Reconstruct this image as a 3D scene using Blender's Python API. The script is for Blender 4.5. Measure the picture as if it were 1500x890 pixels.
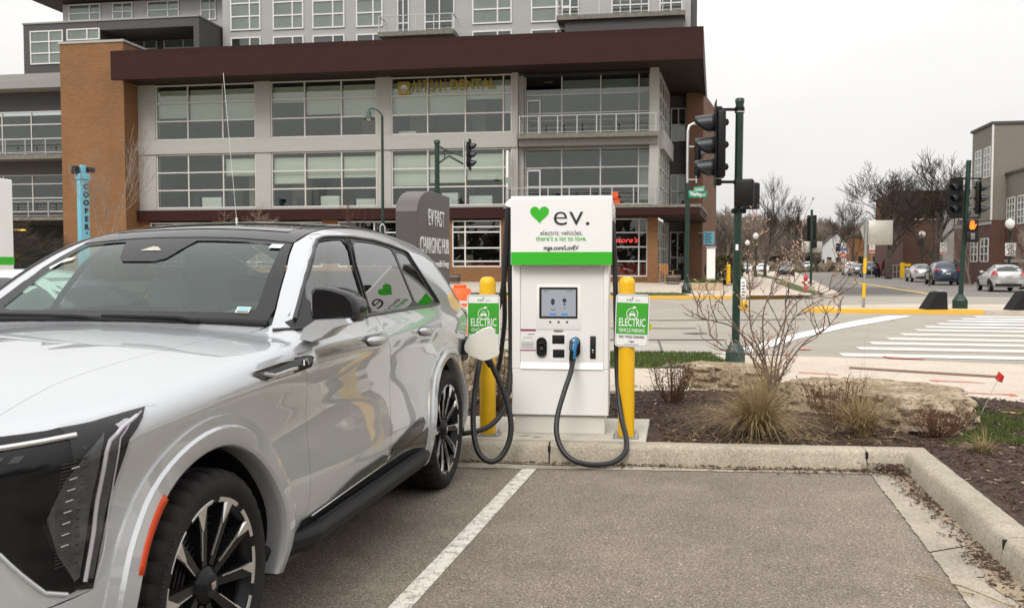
import bpy, bmesh, math, random
import numpy as np
from mathutils import Vector, Matrix, geometry

random.seed(7)
for _o in list(bpy.data.objects):
    bpy.data.objects.remove(_o)
SC = bpy.context.scene
COL = SC.collection
PI = math.pi

# ------------------------------------------------------------------ camera
FPX, PITCH, CAM_H = 1350.0, math.radians(2.55), 1.525
cam_d = bpy.data.cameras.new("camera")
cam = bpy.data.objects.new("camera", cam_d)
COL.objects.link(cam)
cam.location = (0, 0, CAM_H)
cam.rotation_euler = (PI / 2 - PITCH, 0, 0)
cam_d.sensor_width = 36.0
cam_d.lens = 36.0 * FPX / 1500.0
cam_d.clip_start = 0.05
cam_d.clip_end = 3000
cam_d.dof.use_dof = True
cam_d.dof.focus_distance = 6.3
cam_d.dof.aperture_fstop = 8.0
SC.camera = cam

# ------------------------------------------------------------------ sky (overcast) and sun
world = bpy.data.worlds.new("World")
SC.world = world
world.use_nodes = True
wn, wl = world.node_tree.nodes, world.node_tree.links
wn.clear()
w_out = wn.new("ShaderNodeOutputWorld")
w_bg = wn.new("ShaderNodeBackground")
w_bg.inputs["Strength"].default_value = 0.1
SUN_EL, SUN_ROT = math.radians(42), math.radians(200)
sky = wn.new("ShaderNodeTexSky")
sky.sky_type = 'NISHITA'
sky.sun_disc = False
sky.sun_elevation = SUN_EL
sky.sun_rotation = SUN_ROT
sky.dust_density = 4.0
sky.air_density = 1.5
desat = wn.new("ShaderNodeHueSaturation")
desat.inputs["Saturation"].default_value = 0.12
wl.new(sky.outputs[0], desat.inputs["Color"])
# cloud deck: overcast luminance grows towards the zenith, broken by soft cloud texture
geo = wn.new("ShaderNodeNewGeometry")
sep = wn.new("ShaderNodeSeparateXYZ")
tc = wn.new("ShaderNodeTexCoord")
wl.new(tc.outputs["Generated"], sep.inputs[0])
ramp = wn.new("ShaderNodeMapRange")
ramp.inputs["From Min"].default_value = 0.0
ramp.inputs["From Max"].default_value = 1.0
ramp.inputs["To Min"].default_value = 7.3
ramp.inputs["To Max"].default_value = 17.5
wl.new(sep.outputs["Z"], ramp.inputs["Value"])
cl = wn.new("ShaderNodeTexNoise")
cl.inputs["Scale"].default_value = 2.2
cl.inputs["Detail"].default_value = 5
mpn = wn.new("ShaderNodeMapping")
mpn.inputs["Scale"].default_value = (1, 1, 3.0)
wl.new(tc.outputs["Generated"], mpn.inputs[0])
wl.new(mpn.outputs[0], cl.inputs["Vector"])
clr = wn.new("ShaderNodeMapRange")
clr.inputs["From Min"].default_value = 0.3
clr.inputs["From Max"].default_value = 0.75
clr.inputs["To Min"].default_value = 0.93
clr.inputs["To Max"].default_value = 1.05
wl.new(cl.outputs["Fac"], clr.inputs["Value"])
mul = wn.new("ShaderNodeMath")
mul.operation = 'MULTIPLY'
wl.new(ramp.outputs[0], mul.inputs[0])
wl.new(clr.outputs[0], mul.inputs[1])
tint = wn.new("ShaderNodeVectorMath")
tint.operation = 'SCALE'
tint.inputs[0].default_value = (1.0, 0.992, 0.985)
wl.new(mul.outputs[0], tint.inputs["Scale"])
wmix = wn.new("ShaderNodeMixRGB")
wmix.inputs["Fac"].default_value = 0.88
wl.new(desat.outputs[0], wmix.inputs["Color1"])
wl.new(tint.outputs[0], wmix.inputs["Color2"])
wl.new(wmix.outputs[0], w_bg.inputs["Color"])
wl.new(w_bg.outputs[0], w_out.inputs["Surface"])

sun_d = bpy.data.lights.new("sun", 'SUN')
sun = bpy.data.objects.new("sun", sun_d)
COL.objects.link(sun)
sun_d.energy = 1.4
sun_d.angle = math.radians(25)
sun_d.color = (1.0, 0.95, 0.88)
# sun direction: sun_rotation is measured clockwise from +Y seen from above
_sd = Vector((math.sin(SUN_ROT) * math.cos(SUN_EL), math.cos(SUN_ROT) * math.cos(SUN_EL), math.sin(SUN_EL)))
sun.rotation_euler = _sd.to_track_quat('Z', 'Y').to_euler()
sun.location = (0, 0, 40)

SC.view_settings.view_transform = 'Standard'
SC.view_settings.look = 'None'
SC.view_settings.gamma = 1
SC.view_settings.use_curve_mapping = False
SC.view_settings.exposure = 0.2
SC.cycles.max_bounces = 10
SC.cycles.transparent_max_bounces = 16

# ------------------------------------------------------------------ survey helpers (photo bearings -> metres)
def _ray(px, py):
    x = (px - 750) / FPX
    u = -(py - 445) / FPX
    return np.array([x, math.cos(PITCH) + u * math.sin(PITCH), -math.sin(PITCH) + u * math.cos(PITCH)])
def G(px, py, z=0.0):
    r = _ray(px, py)
    t = (z - CAM_H) / r[2]
    return Vector((r[0] * t, r[1] * t, z))
def D(px, py, Y):
    r = _ray(px, py)
    t = Y / r[1]
    return Vector((r[0] * t, Y, CAM_H + r[2] * t))

# ------------------------------------------------------------------ object helpers
def tag(o, label=None, cat=None, group=None, kind=None):
    if label: o['label'] = label
    if cat: o['category'] = cat
    if group: o['group'] = group
    if kind: o['kind'] = kind
    return o
def empty(name, loc=(0, 0, 0), rz=0.0, label=None, cat=None, group=None):
    o = bpy.data.objects.new(name, None)
    o.empty_display_size = 0.2
    COL.objects.link(o)
    o.location = loc
    o.rotation_euler = (0, 0, rz)
    return tag(o, label, cat, group)
def copy_tree(o, parent=None):
    c = o.copy()
    COL.objects.link(c)
    if parent: c.parent = parent
    for ch in list(o.children):
        copy_tree(ch, c)
    return c

class MB:
    """collects shapes, then links them as one mesh object"""
    def __init__(s):
        s.v, s.f, s.m, s.sm, s.mats = [], [], [], [], []
        s.cm = 0
        s.smooth = False
    def mat(s, m, smooth=None):
        if m not in s.mats: s.mats.append(m)
        s.cm = s.mats.index(m)
        if smooth is not None: s.smooth = smooth
        return s
    def add(s, verts, faces, smooth=None):
        b = len(s.v)
        s.v.extend([tuple(p) for p in verts])
        sm = s.smooth if smooth is None else smooth
        for f in faces:
            s.f.append(tuple(i + b for i in f))
            s.m.append(s.cm)
            s.sm.append(sm)
        return s
    def box(s, x0, x1, y0, y1, z0, z1):
        v = [(x0, y0, z0), (x1, y0, z0), (x1, y1, z0), (x0, y1, z0), (x0, y0, z1), (x1, y0, z1), (x1, y1, z1), (x0, y1, z1)]
        return s.add(v, [(0, 3, 2, 1), (4, 5, 6, 7), (0, 1, 5, 4), (1, 2, 6, 5), (2, 3, 7, 6), (3, 0, 4, 7)], False)
    def cbox(s, c, d, M=None):
        x, y, z = d[0] / 2, d[1] / 2, d[2] / 2
        v = [Vector(p) for p in [(-x, -y, -z), (x, -y, -z), (x, y, -z), (-x, y, -z), (-x, -y, z), (x, -y, z), (x, y, z), (-x, y, z)]]
        if M is not None: v = [M @ p for p in v]
        v = [p + Vector(c) for p in v]
        return s.add(v, [(0, 3, 2, 1), (4, 5, 6, 7), (0, 1, 5, 4), (1, 2, 6, 5), (2, 3, 7, 6), (3, 0, 4, 7)], False)
    def rbox(s, x0, x1, y0, y1, z0, z1, r=0.01, n=2):
        """box with rounded edges"""
        bm = bmesh.new()
        bmesh.ops.create_cube(bm, size=1)
        for q in bm.verts:
            q.co = Vector(((x0 + x1) / 2 + q.co.x * (x1 - x0), (y0 + y1) / 2 + q.co.y * (y1 - y0), (z0 + z1) / 2 + q.co.z * (z1 - z0)))
        bmesh.ops.bevel(bm, geom=bm.edges[:], offset=r, segments=n, profile=0.5, affect='EDGES')
        return s.bm(bm, True)
    def bm(s, bm, smooth=None):
        bm.verts.index_update()
        s.add([q.co.copy() for q in bm.verts], [[q.index for q in f.verts] for f in bm.faces], smooth)
        bm.free()
        return s
    def tube(s, pts, r, n=8, caps=True, smooth=True):
        pts = [Vector(p) for p in pts]
        rs = r if isinstance(r, (list, tuple)) else [r] * len(pts)
        V, F = [], []
        up = None
        for i, p in enumerate(pts):
            d = (pts[min(i + 1, len(pts) - 1)] - pts[max(i - 1, 0)])
            if d.length < 1e-9: d = Vector((0, 0, 1))
            d.normalize()
            if up is None:
                up = Vector((0, 0, 1)) if abs(d.z) < 0.9 else Vector((1, 0, 0))
            a = d.cross(up)
            if a.length < 1e-6: a = d.cross(Vector((0, 1, 0)))
            a.normalize()
            b = a.cross(d).normalized()
            up = b
            for k in range(n):
                t = 2 * PI * k / n
                V.append(p + (a * math.cos(t) + b * math.sin(t)) * rs[i])
        for i in range(len(pts) - 1):
            for k in range(n):
                k2 = (k + 1) % n
                F.append((i * n + k, i * n + k2, (i + 1) * n + k2, (i + 1) * n + k))
        s.add(V, F, smooth)
        if caps:
            s.add(V[:n], [tuple(range(n))], False)
            s.add(V[-n:], [tuple(reversed(range(n)))], False)
        return s
    def lathe(s, prof, c=(0, 0, 0), n=24, axis='z', smooth=True, M=None):
        """prof: list of (radius, height)"""
        V, F = [], []
        for (r, h) in prof:
            for k in range(n):
                t = 2 * PI * k / n
                x, y, z = r * math.cos(t), r * math.sin(t), h
                if axis == 'y': x, y, z = x, -z, y
                elif axis == 'x': x, y, z = z, x, y
                p = Vector((x, y, z))
                if M is not None: p = M @ p
                V.append(p + Vector(c))
        for i in range(len(prof) - 1):
            for k in range(n):
                k2 = (k + 1) % n
                F.append((i * n + k, i * n + k2, (i + 1) * n + k2, (i + 1) * n + k))
        s.add(V, F, smooth)
        return s
    def prism(s, poly, z0, z1, M=None, smooth=False):
        """polygon (x, y) extruded z0..z1, optional transform"""
        n = len(poly)
        V = [Vector((p[0], p[1], z0)) for p in poly] + [Vector((p[0], p[1], z1)) for p in poly]
        if M is not None: V = [M @ p for p in V]
        F = [tuple(reversed(range(n))), tuple(range(n, 2 * n))] + [(i, (i + 1) % n, n + (i + 1) % n, n + i) for i in range(n)]
        return s.add(V, F, smooth)
    def poly(s, pts):
        return s.add(pts, [tuple(range(len(pts)))], False)
    def build(s, name, parent=None, loc=None, rz=None, fix=True):
        me = bpy.data.meshes.new(name)
        me.from_pydata(s.v, [], s.f)
        for m in s.mats: me.materials.append(m)
        me.polygons.foreach_set("material_index", s.m)
        me.polygons.foreach_set("use_smooth", s.sm)
        if fix:
            b = bmesh.new()
            b.from_mesh(me)
            bmesh.ops.recalc_face_normals(b, faces=b.faces[:])
            b.to_mesh(me)
            b.free()
        me.update()
        o = bpy.data.objects.new(name, me)
        COL.objects.link(o)
        if parent: o.parent = parent
        if loc is not None: o.location = loc
        if rz is not None: o.rotation_euler = (0, 0, rz)
        return o

def bevel(o, w=0.01, seg=2, angle=40):
    m = o.modifiers.new("bevel", 'BEVEL')
    m.width = w
    m.segments = seg
    m.limit_method = 'ANGLE'
    m.angle_limit = math.radians(angle)
    m.harden_normals = False
    return o

def arc_poly(x0, x1, y0, y1, r, n=5):
    """rounded rectangle outline"""
    out = []
    for cx, cy, a0 in ((x1 - r, y1 - r, 0), (x0 + r, y1 - r, PI / 2), (x0 + r, y0 + r, PI), (x1 - r, y0 + r, 1.5 * PI)):
        for k in range(n + 1):
            t = a0 + PI / 2 * k / n
            out.append((cx + r * math.cos(t), cy + r * math.sin(t)))
    return out
def heart(w):
    pts = []
    for k in range(48):
        t = 2 * PI * k / 48
        x = 16 * math.sin(t) ** 3
        y = 13 * math.cos(t) - 5 * math.cos(2 * t) - 2 * math.cos(3 * t) - math.cos(4 * t)
        pts.append((x / 32 * w, y / 32 * w))
    return pts

def text_obj(name, body, size, mat, parent, loc, rot=(PI / 2, 0, 0), sx=1.0, ext=0.0006, align='CENTER', bold=0.0, space=1.0, shear=0.0, width=None):
    """lettering as a thin mesh; text plane faces -Y by default. width rescales to that width"""
    cu = bpy.data.curves.new(name, 'FONT')
    cu.body = body
    cu.size = size
    cu.align_x = align
    cu.align_y = 'CENTER'
    cu.extrude = ext
    cu.offset = bold
    cu.space_character = space
    cu.shear = shear
    cu.resolution_u = 3
    tmp = bpy.data.objects.new(name, cu)
    COL.objects.link(tmp)
    dg = bpy.context.evaluated_depsgraph_get()
    me = bpy.data.meshes.new_from_object(tmp.evaluated_get(dg))
    bpy.data.objects.remove(tmp)
    if width is not None and len(me.vertices):
        xs = [q.co.x for q in me.vertices]
        sx = width / max(1e-6, max(xs) - min(xs))
    for q in me.vertices: q.co.x *= sx
    me.materials.clear()
    me.materials.append(mat)
    me.name = name
    o = bpy.data.objects.new(name, me)
    COL.objects.link(o)
    if parent: o.parent = parent
    o.location = loc
    o.rotation_euler = rot
    return o
# ------------------------------------------------------------------ materials
def _new(name):
    m = bpy.data.materials.new(name)
    m.use_nodes = True
    nt = m.node_tree
    nt.nodes.clear()
    out = nt.nodes.new("ShaderNodeOutputMaterial")
    b = nt.nodes.new("ShaderNodeBsdfPrincipled")
    nt.links.new(b.outputs[0], out.inputs["Surface"])
    return m, nt, b, out
def N(nt, t, **kw):
    n = nt.nodes.new(t)
    for k, v in kw.items():
        if k in n.inputs: n.inputs[k].default_value = v
        else: setattr(n, k, v)
    return n
def rgb(c): return (c[0], c[1], c[2], 1.0)
def coords(nt, scale=None, kind="Object"):
    t = nt.nodes.new("ShaderNodeTexCoord")
    s = t.outputs[kind]
    if scale is not None:
        mp = nt.nodes.new("ShaderNodeMapping")
        mp.inputs["Scale"].default_value = scale
        nt.links.new(s, mp.inputs[0])
        s = mp.outputs[0]
    return s
def noise(nt, vec, scale, detail=4, rough=0.55):
    n = N(nt, "ShaderNodeTexNoise", Scale=scale, Detail=detail, Roughness=rough)
    nt.links.new(vec, n.inputs["Vector"])
    return n.outputs["Fac"]
def ramp(nt, fac, stops):
    r = nt.nodes.new("ShaderNodeValToRGB")
    e = r.color_ramp.elements
    while len(e) < len(stops): e.new(0.5)
    for k, (p, c) in enumerate(stops):
        e[k].position = p
        e[k].color = rgb(c) if not isinstance(c, (int, float)) else (c, c, c, 1)
    nt.links.new(fac, r.inputs[0])
    return r.outputs[0]
def mixc(nt, fac, a, b, mode='MIX'):
    m = nt.nodes.new("ShaderNodeMixRGB")
    m.blend_type = mode
    for i, x in (("Fac", fac), ("Color1", a), ("Color2", b)):
        if isinstance(x, (int, float)): m.inputs[i].default_value = x if i == "Fac" else (x, x, x, 1)
        elif isinstance(x, tuple): m.inputs[i].default_value = rgb(x)
        else: nt.links.new(x, m.inputs[i])
    return m.outputs[0]
def bump(nt, b, h, strength=0.3, dist=0.01):
    n = N(nt, "ShaderNodeBump", Strength=strength, Distance=dist)
    nt.links.new(h, n.inputs["Height"])
    nt.links.new(n.outputs[0], b.inputs["Normal"])
    return n

def plain(name, c, rough=0.5, metal=0.0, spec=0.5, coat=0.0, var=0.06, vscale=3.0, rvar=0.0, bmp=0.0, bscale=200.0):
    """one colour with slight mottling and roughness variation"""
    m, nt, b, _ = _new(name)
    v = coords(nt)
    f = noise(nt, v, vscale, 5)
    lo = tuple(max(0, x * (1 - var)) for x in c)
    hi = tuple(min(1, x * (1 + var)) for x in c)
    nt.links.new(ramp(nt, f, [(0.3, lo), (0.7, hi)]), b.inputs["Base Color"])
    b.inputs["Roughness"].default_value = rough
    if rvar:
        f2 = noise(nt, v, vscale * 4, 4)
        mr = N(nt, "ShaderNodeMapRange")
        mr.inputs["To Min"].default_value = max(0, rough - rvar)
        mr.inputs["To Max"].default_value = min(1, rough + rvar)
        nt.links.new(f2, mr.inputs["Value"])
        nt.links.new(mr.outputs[0], b.inputs["Roughness"])
    b.inputs["Metallic"].default_value = metal
    b.inputs["Specular IOR Level"].default_value = spec
    b.inputs["Coat Weight"].default_value = coat
    b.inputs["Coat Roughness"].default_value = 0.03
    if bmp: bump(nt, b, noise(nt, v, bscale, 3), bmp, 0.004)
    return m

def aggregate(name, dark, mid, light, speck, patch=0.18, fine=260.0, big=0.55, rough=0.9, bmp=0.5, cracks=False, grit=0):
    """asphalt / concrete: grains, blotches, and sparse light stones"""
    m, nt, b, _ = _new(name)
    v = coords(nt)
    f1 = noise(nt, v, fine * 0.35, 4, 0.7)
    c1 = ramp(nt, f1, [(0.28, dark), (0.5, mid), (0.74, light)])
    vo = N(nt, "ShaderNodeTexVoronoi", Scale=fine * 0.45)
    nt.links.new(v, vo.inputs["Vector"])
    sp = ramp(nt, vo.outputs["Color"], [(0.90, 0.0), (0.94, 1.0)])
    c2 = mixc(nt, sp, c1, speck)
    f2 = noise(nt, v, big, 6, 0.6)
    blot = ramp(nt, f2, [(0.3, tuple([1 - patch] * 3)), (0.7, tuple([1 + patch * 0.6] * 3))])
    c3 = mixc(nt, 1.0, c2, blot, 'MULTIPLY')
    f3 = noise(nt, v, big * 6, 5, 0.65)
    c4 = mixc(nt, 1.0, c3, ramp(nt, f3, [(0.3, 0.9), (0.7, 1.06)]), 'MULTIPLY')
    if grit:
        vg = N(nt, "ShaderNodeTexVoronoi", Scale=grit)
        nt.links.new(v, vg.inputs["Vector"])
        c4 = mixc(nt, 1.0, c4, ramp(nt, vg.outputs["Color"], [(0.15, 0.62 if grit < 180 else 0.8), (0.5, 0.98), (0.85, 1.38 if grit < 180 else 1.15)]), 'MULTIPLY')
        st = ramp(nt, noise(nt, v, 0.9, 3), [(0.55, 0.0), (0.75, 0.35)])
        c4 = mixc(nt, st, c4, light)
        sd = ramp(nt, noise(nt, v, 1.7, 4), [(0.60, 0.0), (0.70, 0.30)])
        c4 = mixc(nt, sd, c4, dark)
    if cracks:
        vc = N(nt, "ShaderNodeTexVoronoi", Scale=0.22)
        vc.feature = 'DISTANCE_TO_EDGE'
        wv = mixc(nt, 0.12, v, N(nt, "ShaderNodeTexNoise", Scale=2.5, Detail=4).outputs["Color"])
        nt.links.new(wv, vc.inputs["Vector"])
        c4 = mixc(nt, 1.0, c4, ramp(nt, vc.outputs["Distance"], [(0.0, 0.72), (0.004, 1.0)]), 'MULTIPLY')
    nt.links.new(c4, b.inputs["Base Color"])
    b.inputs["Roughness"].default_value = rough
    b.inputs["Specular IOR Level"].default_value = 0.3
    bump(nt, b, f1, bmp, 0.006)
    return m

def brick(name, c1, c2, mortar, scale=1.0, bw=0.22, bh=0.075, axis='xz', bmp=0.3):
    m, nt, b, _ = _new(name)
    v = coords(nt)
    mp = nt.nodes.new("ShaderNodeMapping")
    mp.inputs["Rotation"].default_value = (PI / 2, 0, 0)
    sepn = nt.nodes.new("ShaderNodeSeparateXYZ")
    nt.links.new(v, sepn.inputs[0])
    cmb = nt.nodes.new("ShaderNodeCombineXYZ")
    add = nt.nodes.new("ShaderNodeMath")
    nt.links.new(sepn.outputs["X"], add.inputs[0])
    nt.links.new(sepn.outputs["Y"], add.inputs[1])
    nt.links.new(add.outputs[0], cmb.inputs["X"])
    nt.links.new(sepn.outputs["Z"], cmb.inputs["Y"])
    br = N(nt, "ShaderNodeTexBrick", Scale=scale)
    br.inputs["Brick Width"].default_value = bw
    br.inputs["Row Height"].default_value = bh
    br.inputs["Mortar Size"].default_value = 0.008
    br.inputs["Color1"].default_value = rgb(c1)
    br.inputs["Color2"].default_value = rgb(c2)
    br.inputs["Mortar"].default_value = rgb(mortar)
    nt.links.new(cmb.outputs[0], br.inputs["Vector"])
    f = noise(nt, v, 0.5, 5)
    col = mixc(nt, 1.0, br.outputs["Color"], ramp(nt, f, [(0.3, 0.88), (0.7, 1.08)]), 'MULTIPLY')
    nt.links.new(col, b.inputs["Base Color"])
    b.inputs["Roughness"].default_value = 0.85
    bump(nt, b, br.outputs["Fac"], -bmp, 0.006)
    return m

def siding(name, c, pitch=0.2, var=0.1, rough=0.6, joint=0.6, axis='Z', grain=0.0):
    """horizontal boards or panels with dark joints every `pitch` metres"""
    m, nt, b, _ = _new(name)
    v = coords(nt)
    s = nt.nodes.new("ShaderNodeSeparateXYZ")
    nt.links.new(v, s.inputs[0])
    dv = N(nt, "ShaderNodeMath", operation='DIVIDE')
    nt.links.new(s.outputs[axis], dv.inputs[0])
    dv.inputs[1].default_value = pitch
    fr = N(nt, "ShaderNodeMath", operation='FRACT')
    nt.links.new(dv.outputs[0], fr.inputs[0])
    fl = N(nt, "ShaderNodeMath", operation='FLOOR')
    nt.links.new(dv.outputs[0], fl.inputs[0])
    wn_ = N(nt, "ShaderNodeTexWhiteNoise", noise_dimensions='1D')
    nt.links.new(fl.outputs[0], wn_.inputs["W"])
    lo = tuple(x * (1 - var) for x in c)
    hi = tuple(x * (1 + var) for x in c)
    col = ramp(nt, wn_.outputs["Value"], [(0, lo), (1, hi)])
    vs = coords(nt, (0.6, 0.6, 14.0) if axis == 'Z' else None)
    col = mixc(nt, 1.0, col, ramp(nt, noise(nt, vs, 1.2, 6), [(0.3, 1 - grain - 0.05), (0.7, 1.05 + grain)]), 'MULTIPLY')
    w = 0.018 / pitch
    j = ramp(nt, fr.outputs[0], [(0.0, joint), (min(0.3, w), 1.0)])
    col = mixc(nt, 1.0, col, j, 'MULTIPLY')
    nt.links.new(col, b.inputs["Base Color"])
    b.inputs["Roughness"].default_value = rough
    b.inputs["Specular IOR Level"].default_value = 0.15
    return m

def glass(name, tint=(0.75, 0.85, 0.8), ior=1.5, rough=0.0, gl=1.0):
    """thin glazing: tinted see-through plus a mirror reflection by angle"""
    m, nt, b, out = _new(name)
    nt.nodes.remove(b)
    tr = N(nt, "ShaderNodeBsdfTransparent")
    tr.inputs["Color"].default_value = rgb(tint)
    gs = N(nt, "ShaderNodeBsdfGlossy", Roughness=rough)
    gs.inputs["Color"].default_value = rgb(gl) if isinstance(gl, tuple) else (gl, gl, gl, 1)
    lw = nt.nodes.new("ShaderNodeLayerWeight")
    pw = N(nt, "ShaderNodeMath", operation='POWER')
    nt.links.new(lw.outputs["Facing"], pw.inputs[0])
    pw.inputs[1].default_value = 5.0
    f0 = ((ior - 1) / (ior + 1)) ** 2 * 2 / (1 + ((ior - 1) / (ior + 1)) ** 2)   # both faces of the pane
    ma = N(nt, "ShaderNodeMath", operation='MULTIPLY_ADD')
    nt.links.new(pw.outputs[0], ma.inputs[0])
    ma.inputs[1].default_value = 1 - f0
    ma.inputs[2].default_value = f0
    mx = nt.nodes.new("ShaderNodeMixShader")
    nt.links.new(ma.outputs[0], mx.inputs[0])
    nt.links.new(tr.outputs[0], mx.inputs[1])
    nt.links.new(gs.outputs[0], mx.inputs[2])
    nt.links.new(mx.outputs[0], out.inputs["Surface"])
    return m

def worn_paint(name, c, under, amount=0.45, scale=18.0):
    """road paint: worn through to the paving in noisy patches"""
    m, nt, b, _ = _new(name)
    v = coords(nt)
    f = noise(nt, v, scale, 8, 0.72)
    g = noise(nt, v, 140.0, 3, 0.6)
    h = mixc(nt, 0.45, f, g)
    k = ramp(nt, h, [(amount - 0.06, 0.0), (amount + 0.05, 1.0)])
    col = mixc(nt, k, under, c)
    nt.links.new(col, b.inputs["Base Color"])
    b.inputs["Roughness"].default_value = 0.8
    bump(nt, b, g, 0.3, 0.004)
    return m

def emit(name, c, s):
    m, nt, b, out = _new(name)
    b.inputs["Base Color"].default_value = rgb(c)
    b.inputs["Emission Color"].default_value = rgb(c)
    b.inputs["Emission Strength"].default_value = s
    b.inputs["Roughness"].default_value = 0.4
    return m

def leafy(name, c1, c2, rough=0.8, sc=9.0):
    m, nt, b, _ = _new(name)
    v = coords(nt)
    f = noise(nt, v, sc, 5, 0.7)
    nt.links.new(ramp(nt, f, [(0.3, c1), (0.7, c2)]), b.inputs["Base Color"])
    b.inputs["Roughness"].default_value = rough
    b.inputs["Specular IOR Level"].default_value = 0.2
    return m

def rocky(name, c1, c2, c3):
    m, nt, b, _ = _new(name)
    v = coords(nt, (1, 1, 1.4))
    f = noise(nt, v, 3.0, 8, 0.68)
    c = ramp(nt, f, [(0.3, c1), (0.5, c2), (0.68, c3)])
    g = noise(nt, coords(nt), 26.0, 6, 0.7)
    c = mixc(nt, 1.0, c, ramp(nt, g, [(0.38, 0.36), (0.52, 1.06)]), 'MULTIPLY')
    nt.links.new(c, b.inputs["Base Color"])
    b.inputs["Roughness"].default_value = 0.92
    b.inputs["Specular IOR Level"].default_value = 0.2
    bump(nt, b, mixc(nt, 0.4, f, g), 1.0, 0.07)
    return m

def curtain_glass(name, deep, blind, pos, ior=1.55):
    return None

M = {}
M['asphalt'] = aggregate('lot asphalt', (0.085, 0.069, 0.053), (0.215, 0.18, 0.143), (0.36, 0.308, 0.25), (0.48, 0.43, 0.36), patch=0.22, fine=270, big=0.6, grit=130)
M['street'] = aggregate('street concrete', (0.285, 0.255, 0.215), (0.35, 0.318, 0.272), (0.41, 0.375, 0.325), (0.40, 0.37, 0.32), patch=0.13, fine=60, big=0.12, cracks=True)
M['street_dark'] = aggregate('side street asphalt', (0.17, 0.155, 0.14), (0.215, 0.198, 0.18), (0.26, 0.24, 0.22), (0.28, 0.26, 0.24), patch=0.15, fine=60, big=0.12)
M['patch'] = aggregate('new asphalt patch', (0.085, 0.08, 0.075), (0.115, 0.108, 0.1), (0.15, 0.14, 0.13), (0.18, 0.17, 0.16), patch=0.12, fine=60, big=0.2)
M['walk'] = aggregate('sidewalk concrete', (0.44, 0.375, 0.305), (0.55, 0.475, 0.39), (0.62, 0.545, 0.455), (0.5, 0.45, 0.37), patch=0.1, fine=120, big=0.4, bmp=0.2)
M['curb'] = aggregate('kerb concrete', (0.25, 0.215, 0.16), (0.41, 0.365, 0.285), (0.52, 0.465, 0.37), (0.5, 0.455, 0.37), patch=0.2, fine=170, big=1.6, bmp=0.4, grit=190)
M['gutter'] = aggregate('gutter concrete', (0.27, 0.235, 0.185), (0.39, 0.345, 0.275), (0.47, 0.42, 0.345), (0.45, 0.41, 0.34), patch=0.25, fine=170, big=1.8, bmp=0.3, grit=230)
M['sand'] = aggregate('washed sand', (0.25, 0.19, 0.13), (0.34, 0.27, 0.19), (0.42, 0.34, 0.25), (0.2, 0.15, 0.1), patch=0.2, fine=300, big=3.0, bmp=0.5)
M['pad'] = aggregate('pad concrete', (0.42, 0.385, 0.32), (0.53, 0.49, 0.42), (0.60, 0.56, 0.49), (0.5, 0.46, 0.4), patch=0.12, fine=170, big=1.4, bmp=0.25)
M['mulch'] = aggregate('bark mulch bed', (0.018, 0.010, 0.007), (0.052, 0.031, 0.022), (0.11, 0.07, 0.051), (0.2, 0.145, 0.11), patch=0.3, fine=95, big=1.2, bmp=1.0, grit=55)
M['chip'] = leafy('bark chips', (0.035, 0.02, 0.014), (0.135, 0.088, 0.064), sc=14.0)
M['chip_light'] = leafy('pale wood chips', (0.2, 0.14, 0.1), (0.42, 0.33, 0.25), sc=14.0)
M['lawn'] = leafy('spring lawn', (0.05, 0.075, 0.018), (0.105, 0.13, 0.035), sc=5.0)
M['blade'] = leafy('green blades', (0.045, 0.08, 0.015), (0.10, 0.14, 0.035), sc=20.0)
M['straw'] = leafy('dry straw', (0.22, 0.155, 0.075), (0.42, 0.315, 0.17), sc=22.0)
M['straw_green'] = leafy('greening straw', (0.05, 0.07, 0.02), (0.14, 0.14, 0.05), sc=22.0)
M['twig'] = leafy('brown twigs', (0.07, 0.04, 0.028), (0.15, 0.09, 0.065), sc=8.0)
M['twig_grey'] = leafy('grey brown bark', (0.11, 0.08, 0.065), (0.2, 0.15, 0.125), sc=6.0)
M['bud'] = leafy('pink buds', (0.42, 0.25, 0.17), (0.62, 0.42, 0.31), sc=30.0)
M['bark'] = leafy('tree bark', (0.04, 0.031, 0.025), (0.095, 0.075, 0.06), sc=3.0)
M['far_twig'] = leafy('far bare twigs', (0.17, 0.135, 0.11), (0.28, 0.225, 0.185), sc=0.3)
M['pale_bark'] = leafy('pale bark', (0.2, 0.155, 0.125), (0.36, 0.29, 0.24), sc=5.0)
M['olive'] = leafy('olive catkins', (0.10, 0.085, 0.03), (0.2, 0.165, 0.07), sc=2.0)
M['red_leaf'] = leafy('dry russet leaves', (0.06, 0.022, 0.012), (0.17, 0.075, 0.04), sc=25.0)
M['stem_red'] = leafy('russet stems', (0.085, 0.04, 0.026), (0.19, 0.1, 0.066), sc=15.0)
M['rock'] = rocky('limestone', (0.23, 0.16, 0.10), (0.44, 0.345, 0.235), (0.60, 0.50, 0.37))
M['hedge'] = leafy('olive hedge', (0.035, 0.035, 0.012), (0.10, 0.085, 0.032), sc=4.0)
M['hill'] = leafy('brown wooded hill', (0.12, 0.095, 0.065), (0.2, 0.16, 0.115), sc=0.05)
M['line'] = worn_paint('worn white line', (0.68, 0.65, 0.58), (0.20, 0.168, 0.132), 0.462, 16.0)
M['xwalk'] = worn_paint('faded crosswalk paint', (0.68, 0.65, 0.58), (0.34, 0.31, 0.265), 0.40, 3.0)
M['xwalk_new'] = worn_paint('crosswalk paint', (0.80, 0.80, 0.78), (0.4, 0.37, 0.33), 0.33, 3.0)
M['yellow_line'] = worn_paint('yellow road line', (0.62, 0.42, 0.10), (0.3, 0.27, 0.22), 0.42, 3.0)
M['yellow_curb'] = worn_paint('yellow kerb paint', (0.75, 0.43, 0.05), (0.42, 0.36, 0.28), 0.40, 4.0)
M['red_mark'] = worn_paint('red utility mark', (0.55, 0.10, 0.07), (0.52, 0.44, 0.36), 0.47, 6.0)
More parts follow.
